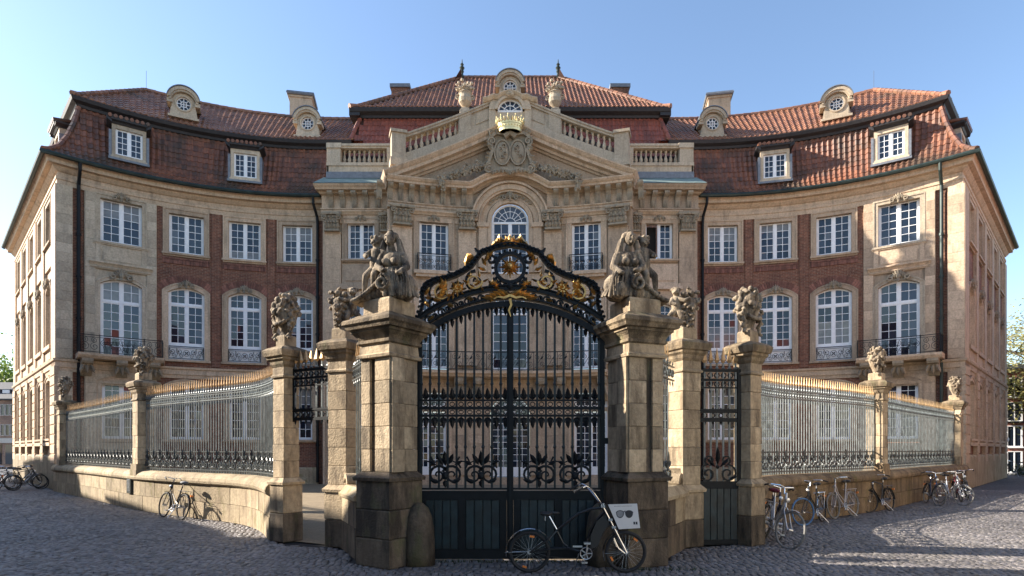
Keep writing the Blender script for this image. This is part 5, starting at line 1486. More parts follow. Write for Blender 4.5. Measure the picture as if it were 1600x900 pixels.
for sx in (-1, 1):
    for k in range(5): gl.leaf(sx*.06*k, 4.40-.012*k, PI/2-sx*(1.1+.1*k), .24, .08, y=-.08, bulge=.05)
    gl.ribbon([(sx*.0, 4.40), (sx*.10, 4.36), (sx*.20, 4.38), (sx*.27, 4.34)], [.045, .035, .03, .015], .04, y=-.08)
gl.ribbon([(0, 4.34), (.02, 4.24), (-.02, 4.15), (.01, 4.05)], [.045, .035, .03, .015], .04, y=-.09)
gl.build('gilded_eagle', 'gold', over, mat=GM)
# guard stones at the foot of the piers
for sg in (-1, 1):
    t = MB().lathe([(.25, 0), (.25, .25), (.235, .55), (.20, .78), (.14, .92), (.06, .99), (.0, 1.0)], 14)
    t.build('guard_stone', 'dark', None, mat=T(sg*1.46, 9.50, 0), smooth=True, label='rounded stone wheel guard at the foot of the %s gate pier' % ('left' if sg < 0 else 'right'), cat='guard stone', group='guard stones at the gate')
# plaque on the left wall
f = PATH[-1].map(-1); m = frame_at(f, -1, PATH[-1].arc_at_x(11.78), -.262, .74)
pl = MB().box(-.2, .2, -.03, .03, -.25, .25).build('plaque', 'bronze', None, mat=m, label='small dark bronze plaque fixed to the left low wall below a pier', cat='plaque')
ln = MB()
for i in range(9): ln.box(-.15+.01*(i % 3), .15-.02*(i*7 % 4), -.036, -.03, .17-.042*i, .185-.042*i)
ln.build('raised_lines', 'lead', pl, mat=m)
# ---- sculptures ------------------------------------------------------
def reclining():
    p = []
    E = lambda c, r, *e: p.append(('e', c, r, *e)); C = lambda a, ra, b, rb: p.append(('c', a, ra, b, rb))
    # woman
    E((.16, -.06, .98), (.082, .095, .118)); E((.165, .02, 1.03), (.112, .11, .09)); E((.085, .0, 1.03), (.04, .07, .06)); E((.24, .0, 1.03), (.045, .07, .06))
    E((.155, -.155, .975), (.013, .022, .030)); E((.155, -.135, 1.012), (.058, .022, .012)); E((.155, -.135, .905), (.030, .026, .022)); E((.155, -.148, .930), (.024, .016, .008))
    E((.115, -.125, .955), (.025, .02, .022)); E((.195, -.125, .955), (.025, .02, .022))
    C((.07, .02, 1.0), .035, (.025, .0, .80), .032); C((.025, .0, .80), .032, (.0, -.07, .64), .02); C((.045, .03, .98), .03, (-.01, .03, .75), .03)
    C((.255, .02, 1.0), .036, (.31, .02, .80), .036); C((.31, .02, .80), .036, (.37, -.05, .62), .024); C((.275, .05, .98), .036, (.37, .06, .7), .036); C((.29, .0, .95), .026, (.36, -.02, .74), .026)
    C((.16, -.02, .90), .052, (.18, 0, .78), .062); C((.05, -.02, .72), .07, (.33, -.01, .715), .072)
    E((.19, -.03, .62), (.18, .125, .16)); E((.115, -.135, .595), (.066, .06, .064)); E((.265, -.135, .595), (.066, .06, .064)); E((.21, 0, .42), (.175, .14, .2))
    C((.03, -.04, .72), .06, (-.03, -.12, .53), .05); C((-.03, -.12, .53), .05, (.10, -.22, .44), .04); E((.13, -.23, .44), (.05, .035, .03))
    C((.37, -.02, .70), .065, (.45, -.08, .51), .055); C((.45, -.08, .51), .055, (.38, -.2, .40), .045); E((.36, -.22, .39), (.05, .04, .035))
    E((.33, .05, .22), (.25, .2, .24)); E((.44, -.02, .12), (.08, .17, .11)); E((.36, -.14, .14), (.12, .12, .15)); E((.16, -.05, .2), (.2, .2, .22))
    for i in range(6): C((.10+.07*i, -.19+.01*i, .42), .03, (.14+.075*i, -.22+.02*i, .05), .035)
    for i in range(5):
        o = .016*(i-2); C((.05+o*.5, -.02+.02*math.cos(i*2), .99), .013, (.0+o*1.2, -.045-.01*(i % 2), .68), .012); C((.27+o*.5, -.02, .99), .013, (.35+o*1.3, -.05-.012*(i % 2), .66), .012)
    for i in range(7): a = -.9+.3*i; C((.165+.03*math.sin(a), -.06, 1.115), .012, (.165+.115*math.sin(a), -.03, 1.0+.02*math.cos(a)), .013)
    for i in range(9): C((.14+.032*i, -.15-.01*(i % 2), .50), .012, (.10+.05*i, -.19-.02*(i % 3), .30), .015); C((.10+.05*i, -.19-.02*(i % 3), .30), .015, (.20+.035*i, -.21-.015*(i % 2), .04), .014)
    for i in range(8): a = -.3+.28*i; C((.33+.10*math.cos(a), .02-.19*abs(math.sin(a*.8)), .36), .016, (.33+.27*math.cos(a), .03-.21*abs(math.sin(a*.8)), .06), .020)
    # putto
    E((-.09, -.02, .96), (.078, .085, .085)); E((-.09, -.0, 1.0), (.088, .09, .07)); E((-.095, -.105, .955), (.014, .018, .016)); E((-.13, -.07, .935), (.03, .03, .026)); E((-.06, -.08, .935), (.03, .03, .026)); E((-.095, -.085, .90), (.02, .02, .014))
    for i in range(7): E((-.09+.075*math.cos(i), .0+.07*math.sin(i), 1.02), .035)
    C((-.09, 0, .88), .05, (-.09, 0, .8), .07); C((-.09, 0, .8), .085, (-.10, -.01, .62), .092); C((-.10, -.02, .62), .09, (-.10, 0, .52), .085)
    C((-.16, 0, .82), .045, (-.26, -.04, .74), .042); C((-.26, -.04, .74), .042, (-.21, -.13, .70), .034); E((-.19, -.15, .70), .036)
    C((-.02, 0, .82), .045, (.06, -.06, .76), .04)
    C((-.06, -.02, .53), .07, (-.07, -.14, .40), .058); C((-.07, -.14, .40), .056, (-.10, -.10, .20), .040); E((-.10, -.14, .17), (.035, .06, .028))
    C((-.14, -.0, .53), .07, (-.24, -.08, .40), .055); C((-.24, -.08, .40), .053, (-.28, -.04, .18), .038); E((-.30, -.08, .13), (.035, .06, .028))
    # sloping volute base
    for i in range(14):
        t = i/13; C((-.42+.5*t, -.17, -.0+.36*t**1.4), .035, (-.42+.5*t, .17, -.0+.36*t**1.4), .035)
    for i in range(6): E((-.30+.10*i, 0, .04+.03*i), (.10, .16, .05+.035*i))
    for x, z in spiral(.10, .24, .125, .04, PI/2, -1.35, 26): C((x, -.26, z), .026, (x, .1, z), .03)
    return p
FIG = sculpt('statue', reclining(), 'figure', .0075, .004, 3)
FIGR = mirror_mesh(FIG, 'statue')
for sg in (-1, 1):
    place('statue', FIG if sg < 0 else FIGR, None, T(sg*2.07, 9.50, 4.235) @ Rz(sg*math.radians(10)) @ Matrix.Scale(1.01, 4),
          ('stone figure of a long haired woman with a child on the left main gate pier' if sg < 0 else 'stone figure of a long haired woman with a child on the right main gate pier'), 'statue', 'figures on the main gate piers')
def putto_basket():
    p = []
    E = lambda c, r: p.append(('e', c, r)); C = lambda a, ra, b, rb: p.append(('c', a, ra, b, rb))
    E((-.17, -.03, .74), (.075, .08, .085)); E((-.17, .0, .78), (.085, .085, .065)); E((-.19, -.11, .735), (.014, .018, .016)); E((-.14, -.09, .715), .028); E((-.21, -.085, .715), .028)
    for i in range(8): E((-.17+.075*math.cos(i), .01+.06*math.sin(i), .79), .036)
    C((-.16, 0, .67), .05, (-.17, -.01, .58), .085); C((-.17, -.01, .58), .09, (-.15, .0, .42), .095); C((-.15, 0, .40), .09, (-.13, .0, .34), .09)
    C((-.12, -.05, .60), .045, (-.02, -.14, .54), .04); C((-.02, -.14, .54), .04, (.07, -.14, .58), .033)
    C((-.23, -.02, .6), .045, (-.28, -.12, .5), .04); C((-.28, -.12, .5), .04, (-.20, -.18, .46), .034)
    C((-.11, -.02, .36), .075, (-.08, -.12, .22), .055); C((-.08, -.12, .22), .053, (-.06, -.06, .04), .04); E((-.07, -.1, .025), (.035, .07, .028))
    C((-.19, 0, .36), .075, (-.29, -.08, .26), .055); C((-.29, -.08, .26), .053, (-.36, -.03, .18), .04); E((-.38, -.07, .16), (.06, .035, .03))
    C((.08, .02, .0), .12, (.09, .02, .5), .15)
    r = random.Random(5)
    for i in range(46):
        a = r.uniform(0, 6.28); q = r.uniform(.05, .20); E((.09+q*math.cos(a), .02+q*.8*math.sin(a), r.uniform(.42, .86-q*.7)), (r.uniform(.03, .06),)*3)
    for i in range(22): E((.05+.1*math.sin(i*1.1), -.12-.03*math.cos(i), .04+.018*i), (.035, .035, .03))
    return p
PUT = sculpt('statue', putto_basket(), 'figure', .010, .005, 9); PUTR = mirror_mesh(PUT, 'statue')
for sg in (-1, 1):
    place('statue', PUTR if sg < 0 else PUT, None, T(sg*(3.36 if sg > 0 else 3.2), 11.36, 4.17) @ Rz(sg*math.radians(-5)) @ Matrix.Scale(.98, 4),
          'stone putto leaning on a basket of flowers on the slim %s gate pier' % ('left' if sg < 0 else 'right'), 'statue', 'putti on the slim gate piers')
def flower_urn():
    p = []
    E = lambda c, r: p.append(('e', c, r)); C = lambda a, ra, b, rb: p.append(('c', a, ra, b, rb))
    C((0, 0, 0), .13, (0, 0, .06), .10); C((0, 0, .06), .08, (0, 0, .14), .10); C((0, 0, .16), .13, (0, 0, .36), .205); C((0, 0, .38), .19, (0, 0, .46), .23)
    r = random.Random(11)
    for i in range(80):
        a = r.uniform(0, 6.28); z = r.uniform(.44, .86); q = .27*math.sqrt(max(.05, 1-((z-.48)/.42)**2))*r.uniform(.75, 1.0)
        E((q*math.cos(a), q*math.sin(a), z), tuple(r.uniform(.032, .065) for _ in range(3)))
    E((0, 0, .6), (.22, .22, .22))
    for sx in (-1, 1):
        for i in range(14): E((sx*(.25-.004*i)+.03*math.sin(i*2), -.10-.02*math.cos(i), .42-.036*i), (.042, .042, .035))
        for x, z in spiral(.23, .30, .08, .02, -PI/2, 1.2, 12): E((sx*x, -.03, z), .028)
    for i in range(10): t = -1+2*i/9; E((.2*t, -.2*math.sqrt(1-t*t*.8)-.02, .33-.1*(1-t*t)), .042)
    return p
FUR = sculpt('urn', flower_urn(), 'figure', .012, .006, 21)
for sg in (-1, 1):
    sd = 'left' if sg < 0 else 'right'
    place('urn', FUR, None, T(sg*GATE[sg][0], GATE[sg][1], 4.15) @ Rz(sg*.5), 'carved flower urn on the stone pier outside the %s side passage' % sd, 'urn', 'carved flower urns on the fence piers')
    f = PATH[sg].map(sg)
    for X, lb, dd in ((MID, 'carved flower urn on the pier between the two %s railing panels' % sd, 0), (END, 'carved flower urn on the last fence pier by the %s palace corner' % sd, .05)):
        m = frame_at(f, sg, PATH[sg].arc_at_x(X)+dd, 0, 4.2)
        place('urn', FUR, None, m @ Matrix.Scale(.98, 4), lb, 'urn', 'carved flower urns on the fence piers')
# ================================================================== ground
def cobmat(name, base, var=.35, rough=.6):
    m, nt, p = newmat(name); v = coords(nt, False)
    ge = nt.nodes.new('ShaderNodeNewGeometry'); oi = nt.nodes.new('ShaderNodeObjectInfo')
    ad = nt.nodes.new('ShaderNodeMath'); ad.operation = 'ADD'; nt.links.new(ge.outputs['Random Per Island'], ad.inputs[0]); nt.links.new(oi.outputs['Random'], ad.inputs[1])
    fr = nt.nodes.new('ShaderNodeMath'); fr.operation = 'FRACT'; nt.links.new(ad.outputs[0], fr.inputs[0])
    c = mixc(nt, base, ramp(nt, fr.outputs[0], [(0, g3(1-var)), (.5, (1, .97, .95)), (.8, (1.05, 1.03, 1.1)), (1, g3(1+var))]), mode='MULTIPLY')
    c = mixc(nt, c, ramp(nt, noise_n(nt, v, .35, 4), [(.3, g3(.8)), (.7, g3(1.2))]), mode='MULTIPLY')
    nt.links.new(c, p.inputs['Base Color']); p.inputs['Roughness'].default_value = rough; p.inputs['Specular IOR Level'].default_value = .5
    nt.links.new(bumpn(nt, noise_n(nt, v, 45, 4), .5, .006), p.inputs['Normal'])
    return m
M['cobble'] = cobmat('cobblestone', (.165, .153, .145), .35, .6)
def farcob():
    m, nt, p = newmat('cobble_field'); v = coords(nt, False); l = nt.links
    vo = nt.nodes.new('ShaderNodeTexVoronoi'); vo.inputs['Scale'].default_value = 8; l.new(v, vo.inputs['Vector'])
    vd = nt.nodes.new('ShaderNodeTexVoronoi'); vd.feature = 'DISTANCE_TO_EDGE'; vd.inputs['Scale'].default_value = 8; l.new(v, vd.inputs['Vector'])
    sp = nt.nodes.new('ShaderNodeSeparateColor'); l.new(vo.outputs['Color'], sp.inputs[0])
    c = ramp(nt, sp.outputs[0], [(0, (.085, .086, .092)), (1, (.165, .166, .172))])
    c = mixc(nt, (.05, .045, .04), c, ramp(nt, vd.outputs['Distance'], [(.02, g3(0)), (.10, g3(1))]))
    c = mixc(nt, c, ramp(nt, noise_n(nt, v, .3, 4), [(.3, g3(.8)), (.7, g3(1.2))]), mode='MULTIPLY')
    l.new(c, p.inputs['Base Color']); p.inputs['Roughness'].default_value = .65
    l.new(bumpn(nt, ramp(nt, vd.outputs['Distance'], [(0, g3(0)), (.2, g3(1))]), .8, .02), p.inputs['Normal'])
    return m
M['farcob'] = farcob()
M['joint'] = simple('joint_sand', (.022, .021, .021), .95, var=.3)
M['gravel'] = stone('courtyard_gravel', (.30, .235, .155), (.24, .185, .12), (.15, .14, .07), .6, .8, .6, objvar=0, scale=1.5)
street = MB().add([(-700, -300, -.03), (700, -300, -.03), (700, 1200, -.03), (-700, 1200, -.03)], [(0, 1, 2, 3)]).build('street', 'farcob', kind='structure')
cy = [(-1.6, 9.9)]+[(-x, y) for x, y in ((2.4, 9.9), (3.4, 11.4), (4.5, 12))]+[(-p.x, p.y) for p in PATH[-1].p[::3]]
poly = cy+[(-20.4, 27), (-19, 33), (0, 34), (19, 33), (20.4, 27)]+[(p.x, p.y) for p in PATH[1].p[::3]][::-1]+[(4.5, 11.6), (3.4, 11.4), (2.4, 9.9), (1.6, 9.9)]
MB().add([(x, y, .0) for x, y in poly], [tuple(range(len(poly)))[::-1]]).build('courtyard', 'gravel', kind='structure')
px_ = [0, 1.6, 1.75, 2.6, 3.0, 3.5, 4.3, 4.75]; py_ = [9.95, 9.9, 9.25, 9.6, 10.8, 11.2, 11.4, 11.9]
fx = np.array(px_+[p.x for p in PATH[-1].p]+[60.0]); fy = np.array(py_+[p.y for p in PATH[-1].p]+[26.65+39.6])
def cobbles():
    pit = .108; V = []; near = []
    r = np.random.RandomState(4)
    rows = np.arange(7.9, 27, pit*.97)
    for k, y0 in enumerate(rows):
        lim = .90*y0+3.5
        xs = np.arange(-lim, lim, pit)+r.uniform(0, pit)
        ph = xs*1.9
        ys = y0+.16*np.abs(np.sin(ph*.5+.3))+r.normal(0, .006, len(xs))
        ok = ys < np.interp(np.abs(xs), fx, fy)-.28*(np.abs(xs) > 4.7)-.02
        V.append(np.stack([xs[ok]+r.normal(0, .006, ok.sum()), ys[ok]], 1))
    C = np.concatenate(V)
    vis = (np.abs(C[:, 0]) < .868*C[:, 1]) & (C[:, 1] > 8.62)
    d = np.where(vis, C[:, 1], 1e9)
    idx = np.argsort(d)[:295]; mask = np.ones(len(C), bool); mask[idx] = False
    def verts(n):
        a = r.uniform(.044, .0525, (n, 4)); tl = r.normal(0, .0032, (n, 3))
        V = np.zeros((n, 12, 3)); sg = np.array([(-1, -1), (1, -1), (1, 1), (-1, 1)])
        for k in range(4):
            for j, (s, z) in enumerate(((1.0, -.04), (.97, -.006), (.80, .003))):
                V[:, j*4+k, 0] = sg[k, 0]*a[:, k]*s; V[:, j*4+k, 1] = sg[k, 1]*a[:, k]*s
                V[:, j*4+k, 2] = z+tl[:, 0]+(tl[:, 1]*sg[k, 0]+tl[:, 2]*sg[k, 1])*(1 if j else 0)
        return V
    F = [(j*4+k, j*4+(k+1) % 4, (j+1)*4+(k+1) % 4, (j+1)*4+k) for j in range(2) for k in range(4)]+[(8, 9, 10, 11)]
    Cs = C[mask]; n = len(Cs); Vv = verts(n); Vv[:, :, 0] += Cs[:, None, 0]; Vv[:, :, 1] += Cs[:, None, 1]
    Ff = (np.arange(n)[:, None, None]*12+np.array(F)[None]).reshape(-1, 4)
    me = bpy.data.meshes.new('cobbles'); me.vertices.add(n*12); me.vertices.foreach_set('co', Vv.astype(np.float32).ravel())
    me.loops.add(Ff.size); me.loops.foreach_set('vertex_index', Ff.astype(np.int32).ravel())
    me.polygons.add(len(Ff)); me.polygons.foreach_set('loop_start', np.arange(0, Ff.size, 4, dtype=np.int32)); me.polygons.foreach_set('loop_total', np.full(len(Ff), 4, dtype=np.int32))
    me.update(calc_edges=True); me.materials.append(M['cobble'])
    at = me.attributes.new('loc', 'FLOAT_VECTOR', 'POINT'); at.data.foreach_set('vector', Vv.astype(np.float32).ravel())
    place('cobbles', me, street, kind='stuff')
    types = []
    Vt = verts(10)
    for i in range(10): types.append(MB().add([tuple(v) for v in Vt[i]], F).mesh('cobble', 'cobble'))
    for i in idx: place('cobble', types[i % 10], street, T(C[i, 0], C[i, 1], 0) @ Rz((i*37 % 4)*PI/2))
    return n
NC = cobbles()
MB().add([(-10.5, 7.85, -.026), (10.5, 7.85, -.026), (27.6, 26.9, -.026), (-27.6, 26.9, -.026)], [(0, 1, 2, 3)]).build('joints', 'joint', street, kind='structure')
# ================================================================== bicycles
M['chrome'] = simple('chrome', (.75, .76, .78), .18, 1.0, .08)
M['alu'] = simple('dull_aluminium', (.55, .56, .58), .35, .9, .12)
M['rubber'] = simple('black_rubber', (.018, .018, .019), .75, 0, .2)
M['rubberw'] = simple('worn_pale_tyre', (.17, .165, .155), .7, 0, .2)
M['rubberb'] = simple('blue_tyre', (.06, .16, .33), .6, 0, .2)
M['blackp'] = simple('black_paint', (.010, .010, .011), .28, 0, .2)
M['silverp'] = simple('silver_paint', (.45, .46, .48), .3, .5, .1)
M['whitep'] = simple('dusty_white_paint', (.44, .39, .37), .4, 0, .1)
M['navyp'] = simple('navy_paint', (.02, .03, .07), .3, 0, .1)
M['redp'] = simple('wine_red_cloth', (.16, .015, .03), .7, 0, .2)
M['orange'] = simple('orange_reflector', (.75, .22, .04), .3, 0, .1)
M['leather'] = simple('black_leather', (.015, .014, .014), .5, 0, .2)
M['greyc'] = simple('grey_saddle_cover', (.16, .16, .17), .7, 0, .2)
M['wicker'] = simple('wicker', (.18, .11, .05), .8, 0, .4, scale=20)
MC = {}
def cm(key, fn):
    if key not in MC: MC[key] = fn()
    return MC[key]
def wheel_mesh(r, mat='alu', hub=.03):
    def f():
        mb = MB().ring((0, 0, 0), r-.028, .011, 'y', 28, 6)
        mb.tube([(0, -.045, 0), (0, .045, 0)], hub, 8)
        for i in range(28):
            a = 2*PI*i/28; b = a+(.45 if i % 2 else -.45); y = .03*(1 if i % 4 < 2 else -1)
            mb.tube([(hub*math.cos(b), y, hub*math.sin(b)), ((r-.03)*math.cos(a), 0, (r-.03)*math.sin(a))], .001, 3, cap=False)
        return mb.mesh('wheel', mat)
    return cm(('w', r, mat), f)
def tyre_mesh(r, w, mat): return cm(('t', r, w, mat), lambda: MB().ring((0, 0, 0), r-w*.5, w*.52, 'y', 36, 8).mesh('tyre', mat))
def bike(label, pos, heading, lean, frame='blackp', tyre='rubber', step=True, saddle='leather', rack=True, front_turn=0.0, guard='blackp', group='bicycles parked by the fence', basket=False, tw=.04, r=.345, scale=1.0, rear=None):
    """heading: direction of travel (radians, from +X); lean: roll towards the rider's left (radians)"""
    root = place('bicycle', None, None, T(pos[0], pos[1], 0) @ Rz(heading) @ Matrix.Rotation(-lean, 4, 'X') @ Matrix.Scale(scale, 4), label, 'bicycle', group)
    Mx = WM[root.name]
    P = lambda n, mb, mat, par=root, m=None, smooth=False: mb.build(n, mat, par, mat=Mx if m is None else Mx @ m, smooth=smooth)
    wb = 1.08; xr, xf = -wb/2, wb/2; zr = r
    head0, head1 = (xf-.30, 0, .98), (xf-.20, 0, .72); bb = (-.06, 0, .29); seat = (-.30, 0, .62)
    hub = (xr, 0, zr)
    fr = MB()
    if step:
        fr.tube([(head1[0]-.01, 0, .76), (.12, 0, .50), (-.02, 0, .34), bb], .020, 8); fr.tube([(head0[0]+.02, 0, .92), (.16, 0, .66), (-.10, 0, .46), (-.19, 0, .42)], .014, 7)
    else:
        fr.tube([(head0[0]+.02, 0, .92), (-.31, 0, .80)], .016, 8); fr.tube([head1, bb], .020, 8)
    fr.tube([bb, (-.22, 0, .62), (-.33, 0, .88)], .017, 8)
    for y in (-.055, .055):
        fr.tube([(bb[0], y*.5, bb[2]), (xr, y, zr)], .010, 6); fr.tube([(-.28, y*.4, .74), (xr, y, zr)], .009, 6)
    fr.tube([head0, head1], .023, 8)
    P('frame', fr, frame)
    ft = T(xf-.22, 0, 0) @ Rz(front_turn) @ T(-(xf-.22), 0, 0)
    fk = MB()
    for y in (-.052, .052): fk.tube([(head1[0]+.0, y*.5, .72), (head1[0]+.03, y, .66), (xf-.04, y, r+.06), (xf, y, r)], .011, 7)
    P('fork', fk, frame, m=ft)
    hb = MB(); z = 1.07
    hb.tube([(head0[0], 0, .96), (head0[0]-.03, 0, z)], .014, 7)
    hb.tube([(head0[0]-.22, -.30, z-.02), (head0[0]-.08, -.27, z+.02), (head0[0]+.02, -.15, z+.03), (head0[0]-.02, 0, z), (head0[0]+.02, .15, z+.03), (head0[0]-.08, .27, z+.02), (head0[0]-.22, .30, z-.02)], .012, 7)
    h = P('handlebar', hb, 'chrome', m=ft)
    gp_ = MB()
    for y in (-1, 1): gp_.tube([(head0[0]-.25, y*.305, z-.03), (head0[0]-.12, y*.285, z+.01)], .018, 7)
    P('grips', gp_, 'rubber', h, m=ft)
    sd = MB(); sd.tube([(-.30, 0, .80), (-.345, 0, .95)], .013, 7)
    sp = P('seat_post', sd, 'alu')
    s2 = MB(); s2.ball((-.42, 0, .985), (.12, .095, .045), n=12, m=7); s2.ball((-.30, 0, .985), (.14, .04, .035), n=10, m=6)
    P('saddle', s2, saddle, smooth=True)
    for x, n in ((xr, 0), (xf, 1)):
        m = T(x, 0, r); m = ft @ m if n else m
        w = place('wheel', wheel_mesh(r), root, Mx @ m); place('tyre', tyre_mesh(r, tw, rear if rear and not n else tyre), w, Mx @ m)
        a0, a1 = (PI*1.02, PI*.08) if not n else (PI*1.05, PI*.38)
        mg = MB(); R = r+.025
        for (ya, yb) in ((-.03, 0), (0, .03)):
            pts = [a0+(a1-a0)*i/16 for i in range(17)]; vs = []
            for a in pts: vs += [(R*math.cos(a), ya, R*math.sin(a)-(.008 if ya else 0)), (R*math.cos(a), yb, R*math.sin(a)-(.008 if yb else 0))]
            mg.add(vs, [(2*i, 2*i+2, 2*i+3, 2*i+1) for i in range(16)])
        mg.tube([(0, .04, 0), (R*math.cos(a0), .03, R*math.sin(a0))], .004, 4)
        P('mudguard', mg, guard, m=m)
    ck = MB(); ck.ring((bb[0], .05, bb[2]), .085, .008, 'y', 20, 5)
    for k in range(5): a = 2*PI*k/5; ck.tube([(bb[0], .05, bb[2]), (bb[0]+.085*math.cos(a), .05, bb[2]+.085*math.sin(a))], .008, 4)
    for s_, y in ((1, .08), (-1, -.08)): ck.tube([(bb[0], y*.7, bb[2]), (bb[0]+.15*s_, y, bb[2]-.08*s_)], .010, 6); ck.box(bb[0]+.15*s_-.045, bb[0]+.15*s_+.045, min(y, y+.08*s_), max(y, y+.08*s_), bb[2]-.08*s_-.012, bb[2]-.08*s_+.012)
    P('crank', ck, 'alu')
    cg = MB(); cg.tube([(bb[0]+.02, .045, bb[2]+.085), (xr, .045, zr+.035)], .010, 5); cg.tube([(bb[0]+.02, .045, bb[2]-.085), (xr, .045, zr-.035)], .006, 5)
    P('chain', cg, 'blackp')
    if rack:
        rk = MB(); zt = r*2+.07
        for y in (-.06, 0, .06): rk.tube([(xr+.30, y, zt), (xr-.26, y, zt)], .006, 5)
        for x in (xr+.22, xr, xr-.22): rk.tube([(x, -.06, zt), (x, .06, zt)], .006, 5)
        for y in (-.065, .065): rk.tube([(xr-.18, y, zt), (xr, y, r), (xr+.12, y, zt)], .006, 5)
        P('rack', rk, guard if guard != 'blackp' else 'blackp')
    lm = MB(); lm.lathe([(.015, -.05), (.04, -.02), (.042, .02), (.0, .03)], 10); P('headlight', lm, 'alu', m=ft @ T(head0[0]+.10, 0, .86) @ Matrix.Rotation(PI/2, 4, 'Y'))
    P('rear_light', MB().box(xr-.40, xr-.36, -.03, .03, r+.28, r+.33), 'orange')
    ks = MB().tube([(bb[0]-.12, .04, .28), (bb[0]-.20, .22, .015)], .009, 5); P('kickstand', ks, 'alu')
    if basket:
        b = MB()
        for i in range(5):
            z_ = .88+.05*i; q = .13+.012*i; b.ring((xf-.08, 0, z_), q, .009, 'z', 18, 5)
        for i in range(18): a = 2*PI*i/18; b.tube([(xf-.08+.13*math.cos(a), .13*math.sin(a), .88), (xf-.08+.18*math.cos(a), .18*math.sin(a), 1.08)], .006, 4)
        P('basket', b, 'wicker', m=ft)
    return root
ANG = math.atan2
bike('black step-through bicycle with grey saddle leaning on the low wall below the plaque pier', (-9.12, 15.86), ANG(.60, -.80), -.16, saddle='greyc', tyre='rubber')
bike('silver bicycle with a wine red saddle facing the viewer by the right passage pier', (5.15, 11.62), ANG(-1, -.12), .20, 'silverp', 'rubberw', True, 'redp', front_turn=.45, guard='silverp', scale=1.06)
bike('dark bicycle half hidden behind the silver one at the right passage pier', (5.55, 12.5), ANG(-1, -.2), .12, 'navyp', 'rubberw', False, basket=False)
bike('bicycle with a bright blue front tyre against the right low wall', (7.63, 14.69), ANG(-.72, -.70), -.10, 'blackp', 'rubberb', True, front_turn=-.5, guard='chrome', rear='rubber')
bike('dusty white step-through bicycle with white rack leaning on the right low wall', (9.15, 16.1), ANG(-.58, -.81), -.14, 'whitep', 'rubberw', True, guard='whitep')
bike('black bicycle with pale tall handlebar leaning by the pier of the right low wall', (11.1, 17.6), ANG(-.55, -.83), -.12, 'blackp', 'rubber', False, front_turn=-.3)
bike('bicycle with pale tyres nearest the wall end, left of its silver neighbour', (14.25, 19.95), ANG(-.95, -.35), .1, 'navyp', 'rubberw', False, front_turn=.3)
bike('silver bicycle with pale tyres in the cluster near the right palace corner', (15.0, 20.1), ANG(-1, -.1), .1, 'silverp', 'rubberw', True, front_turn=.4, guard='silverp')
bike('red framed bicycle behind the silver one near the right palace corner', (16.3, 21.4), ANG(-.9, -.5), -.1, 'redp', 'rubber', False)
bike('black bicycle at the far end of the cluster by the right palace corner', (17.3, 22.3), ANG(-.9, -.6), -.1, 'blackp', 'rubber', True)
bike('bicycle with pale wheels standing in the street at the left edge', (-23.3, 26.9), ANG(-.1, 1), .08, 'blackp', 'rubberw', False, group='bicycles by the left street facade')
bike('bicycle with dark tyres beside the pale wheeled one at the left edge', (-24.6, 28.0), ANG(-.5, 1), .08, 'navyp', 'rubber', True, group='bicycles by the left street facade')
for k, (x, y) in enumerate(((-21.9, 27.5), (-22.6, 28.3), (-23.1, 28.9), (-23.9, 29.6))):
    bike(['black bicycle nearest the corner of the left street facade', 'black bicycle second from the corner of the left street facade', 'silver framed bicycle third along the left street facade', 'black bicycle farthest along the left street facade'][k],
         (x-.35, y-.35), ANG(.9, .45), .1, 'silverp' if k == 2 else 'blackp', 'rubber', k % 2 == 0, group='bicycles by the left street facade')
# ---- black cruiser in front of the gate ------------------------------------------
CY = 8.87
def H(zx, zy, y=0.0):      # zoomed photo pixel -> point of the bicycle's own plane
    px, py = 780+zx/5.625, 740+zy/5.625
    return ((px-797)/103.7, CY+y, 1.85-(py-703)/103.7)
cr = thing('bicycle', 'black chopper style cruiser bicycle with chrome fork parked before the main gate', 'bicycle', (1.0, CY, 0))
rr = .315; HR, HF = H(265, 685), H(1112, 690); HR = (HR[0], CY, rr); HF = (HF[0], CY, rr)
for h_ in (HR, HF):
    w = place('wheel', wheel_mesh(rr, 'alu', .032), cr, T(*h_)); place('tyre', tyre_mesh(rr, .055, 'rubber'), w, T(*h_))
    for a in (.9, 3.6) if h_ is HF else (1.4, 4.4):
        MB().box(-.035, .035, -.008, .008, -.014, .014).build('reflector', 'orange', w, mat=T(*h_) @ Matrix.Rotation(-a, 4, 'Y') @ T(.235, -.012, 0) @ Matrix.Rotation(PI/2, 4, 'Y'))
def arcg(c, R, a0, a1, n=18, w=.04): 
    mb = MB(); vs = []
    for i in range(n+1):
        a = a0+(a1-a0)*i/n
        for y, d in ((-w, -.012), (-w*.5, 0), (w*.5, 0), (w, -.012)): vs.append((c[0]+(R+d)*math.cos(a), c[1]+y, c[2]+(R+d)*math.sin(a)))
    return mb.add(vs, [(4*i+k, 4*i+4+k, 4*i+5+k, 4*i+1+k) for i in range(n) for k in range(3)])
g = arcg(HR, rr+.045, PI*1.06, PI*.10); g.tube([HR, (HR[0]-.36, CY-.05, HR[2]-.0)], .005, 5); g.tube([HR, (HR[0]-.36, CY+.05, HR[2]-.0)], .005, 5); g.build('mudguard', 'chrome', cr)
g = arcg(HF, rr+.035, PI*1.12, PI*.62); g.tube([(HF[0], CY-.05, HF[2]), (HF[0]-.33, CY-.04, HF[2]-.02)], .005, 5); g.build('mudguard', 'chrome', cr)
fr = MB(); BB = H(760, 735); HD, HD2 = H(905, 285), H(1000, 465)
BB = (BB[0], CY, .30)
fr.tube([H(505, 500), H(600, 425), H(700, 350), H(800, 312), H(915, 300)], .020, 8)
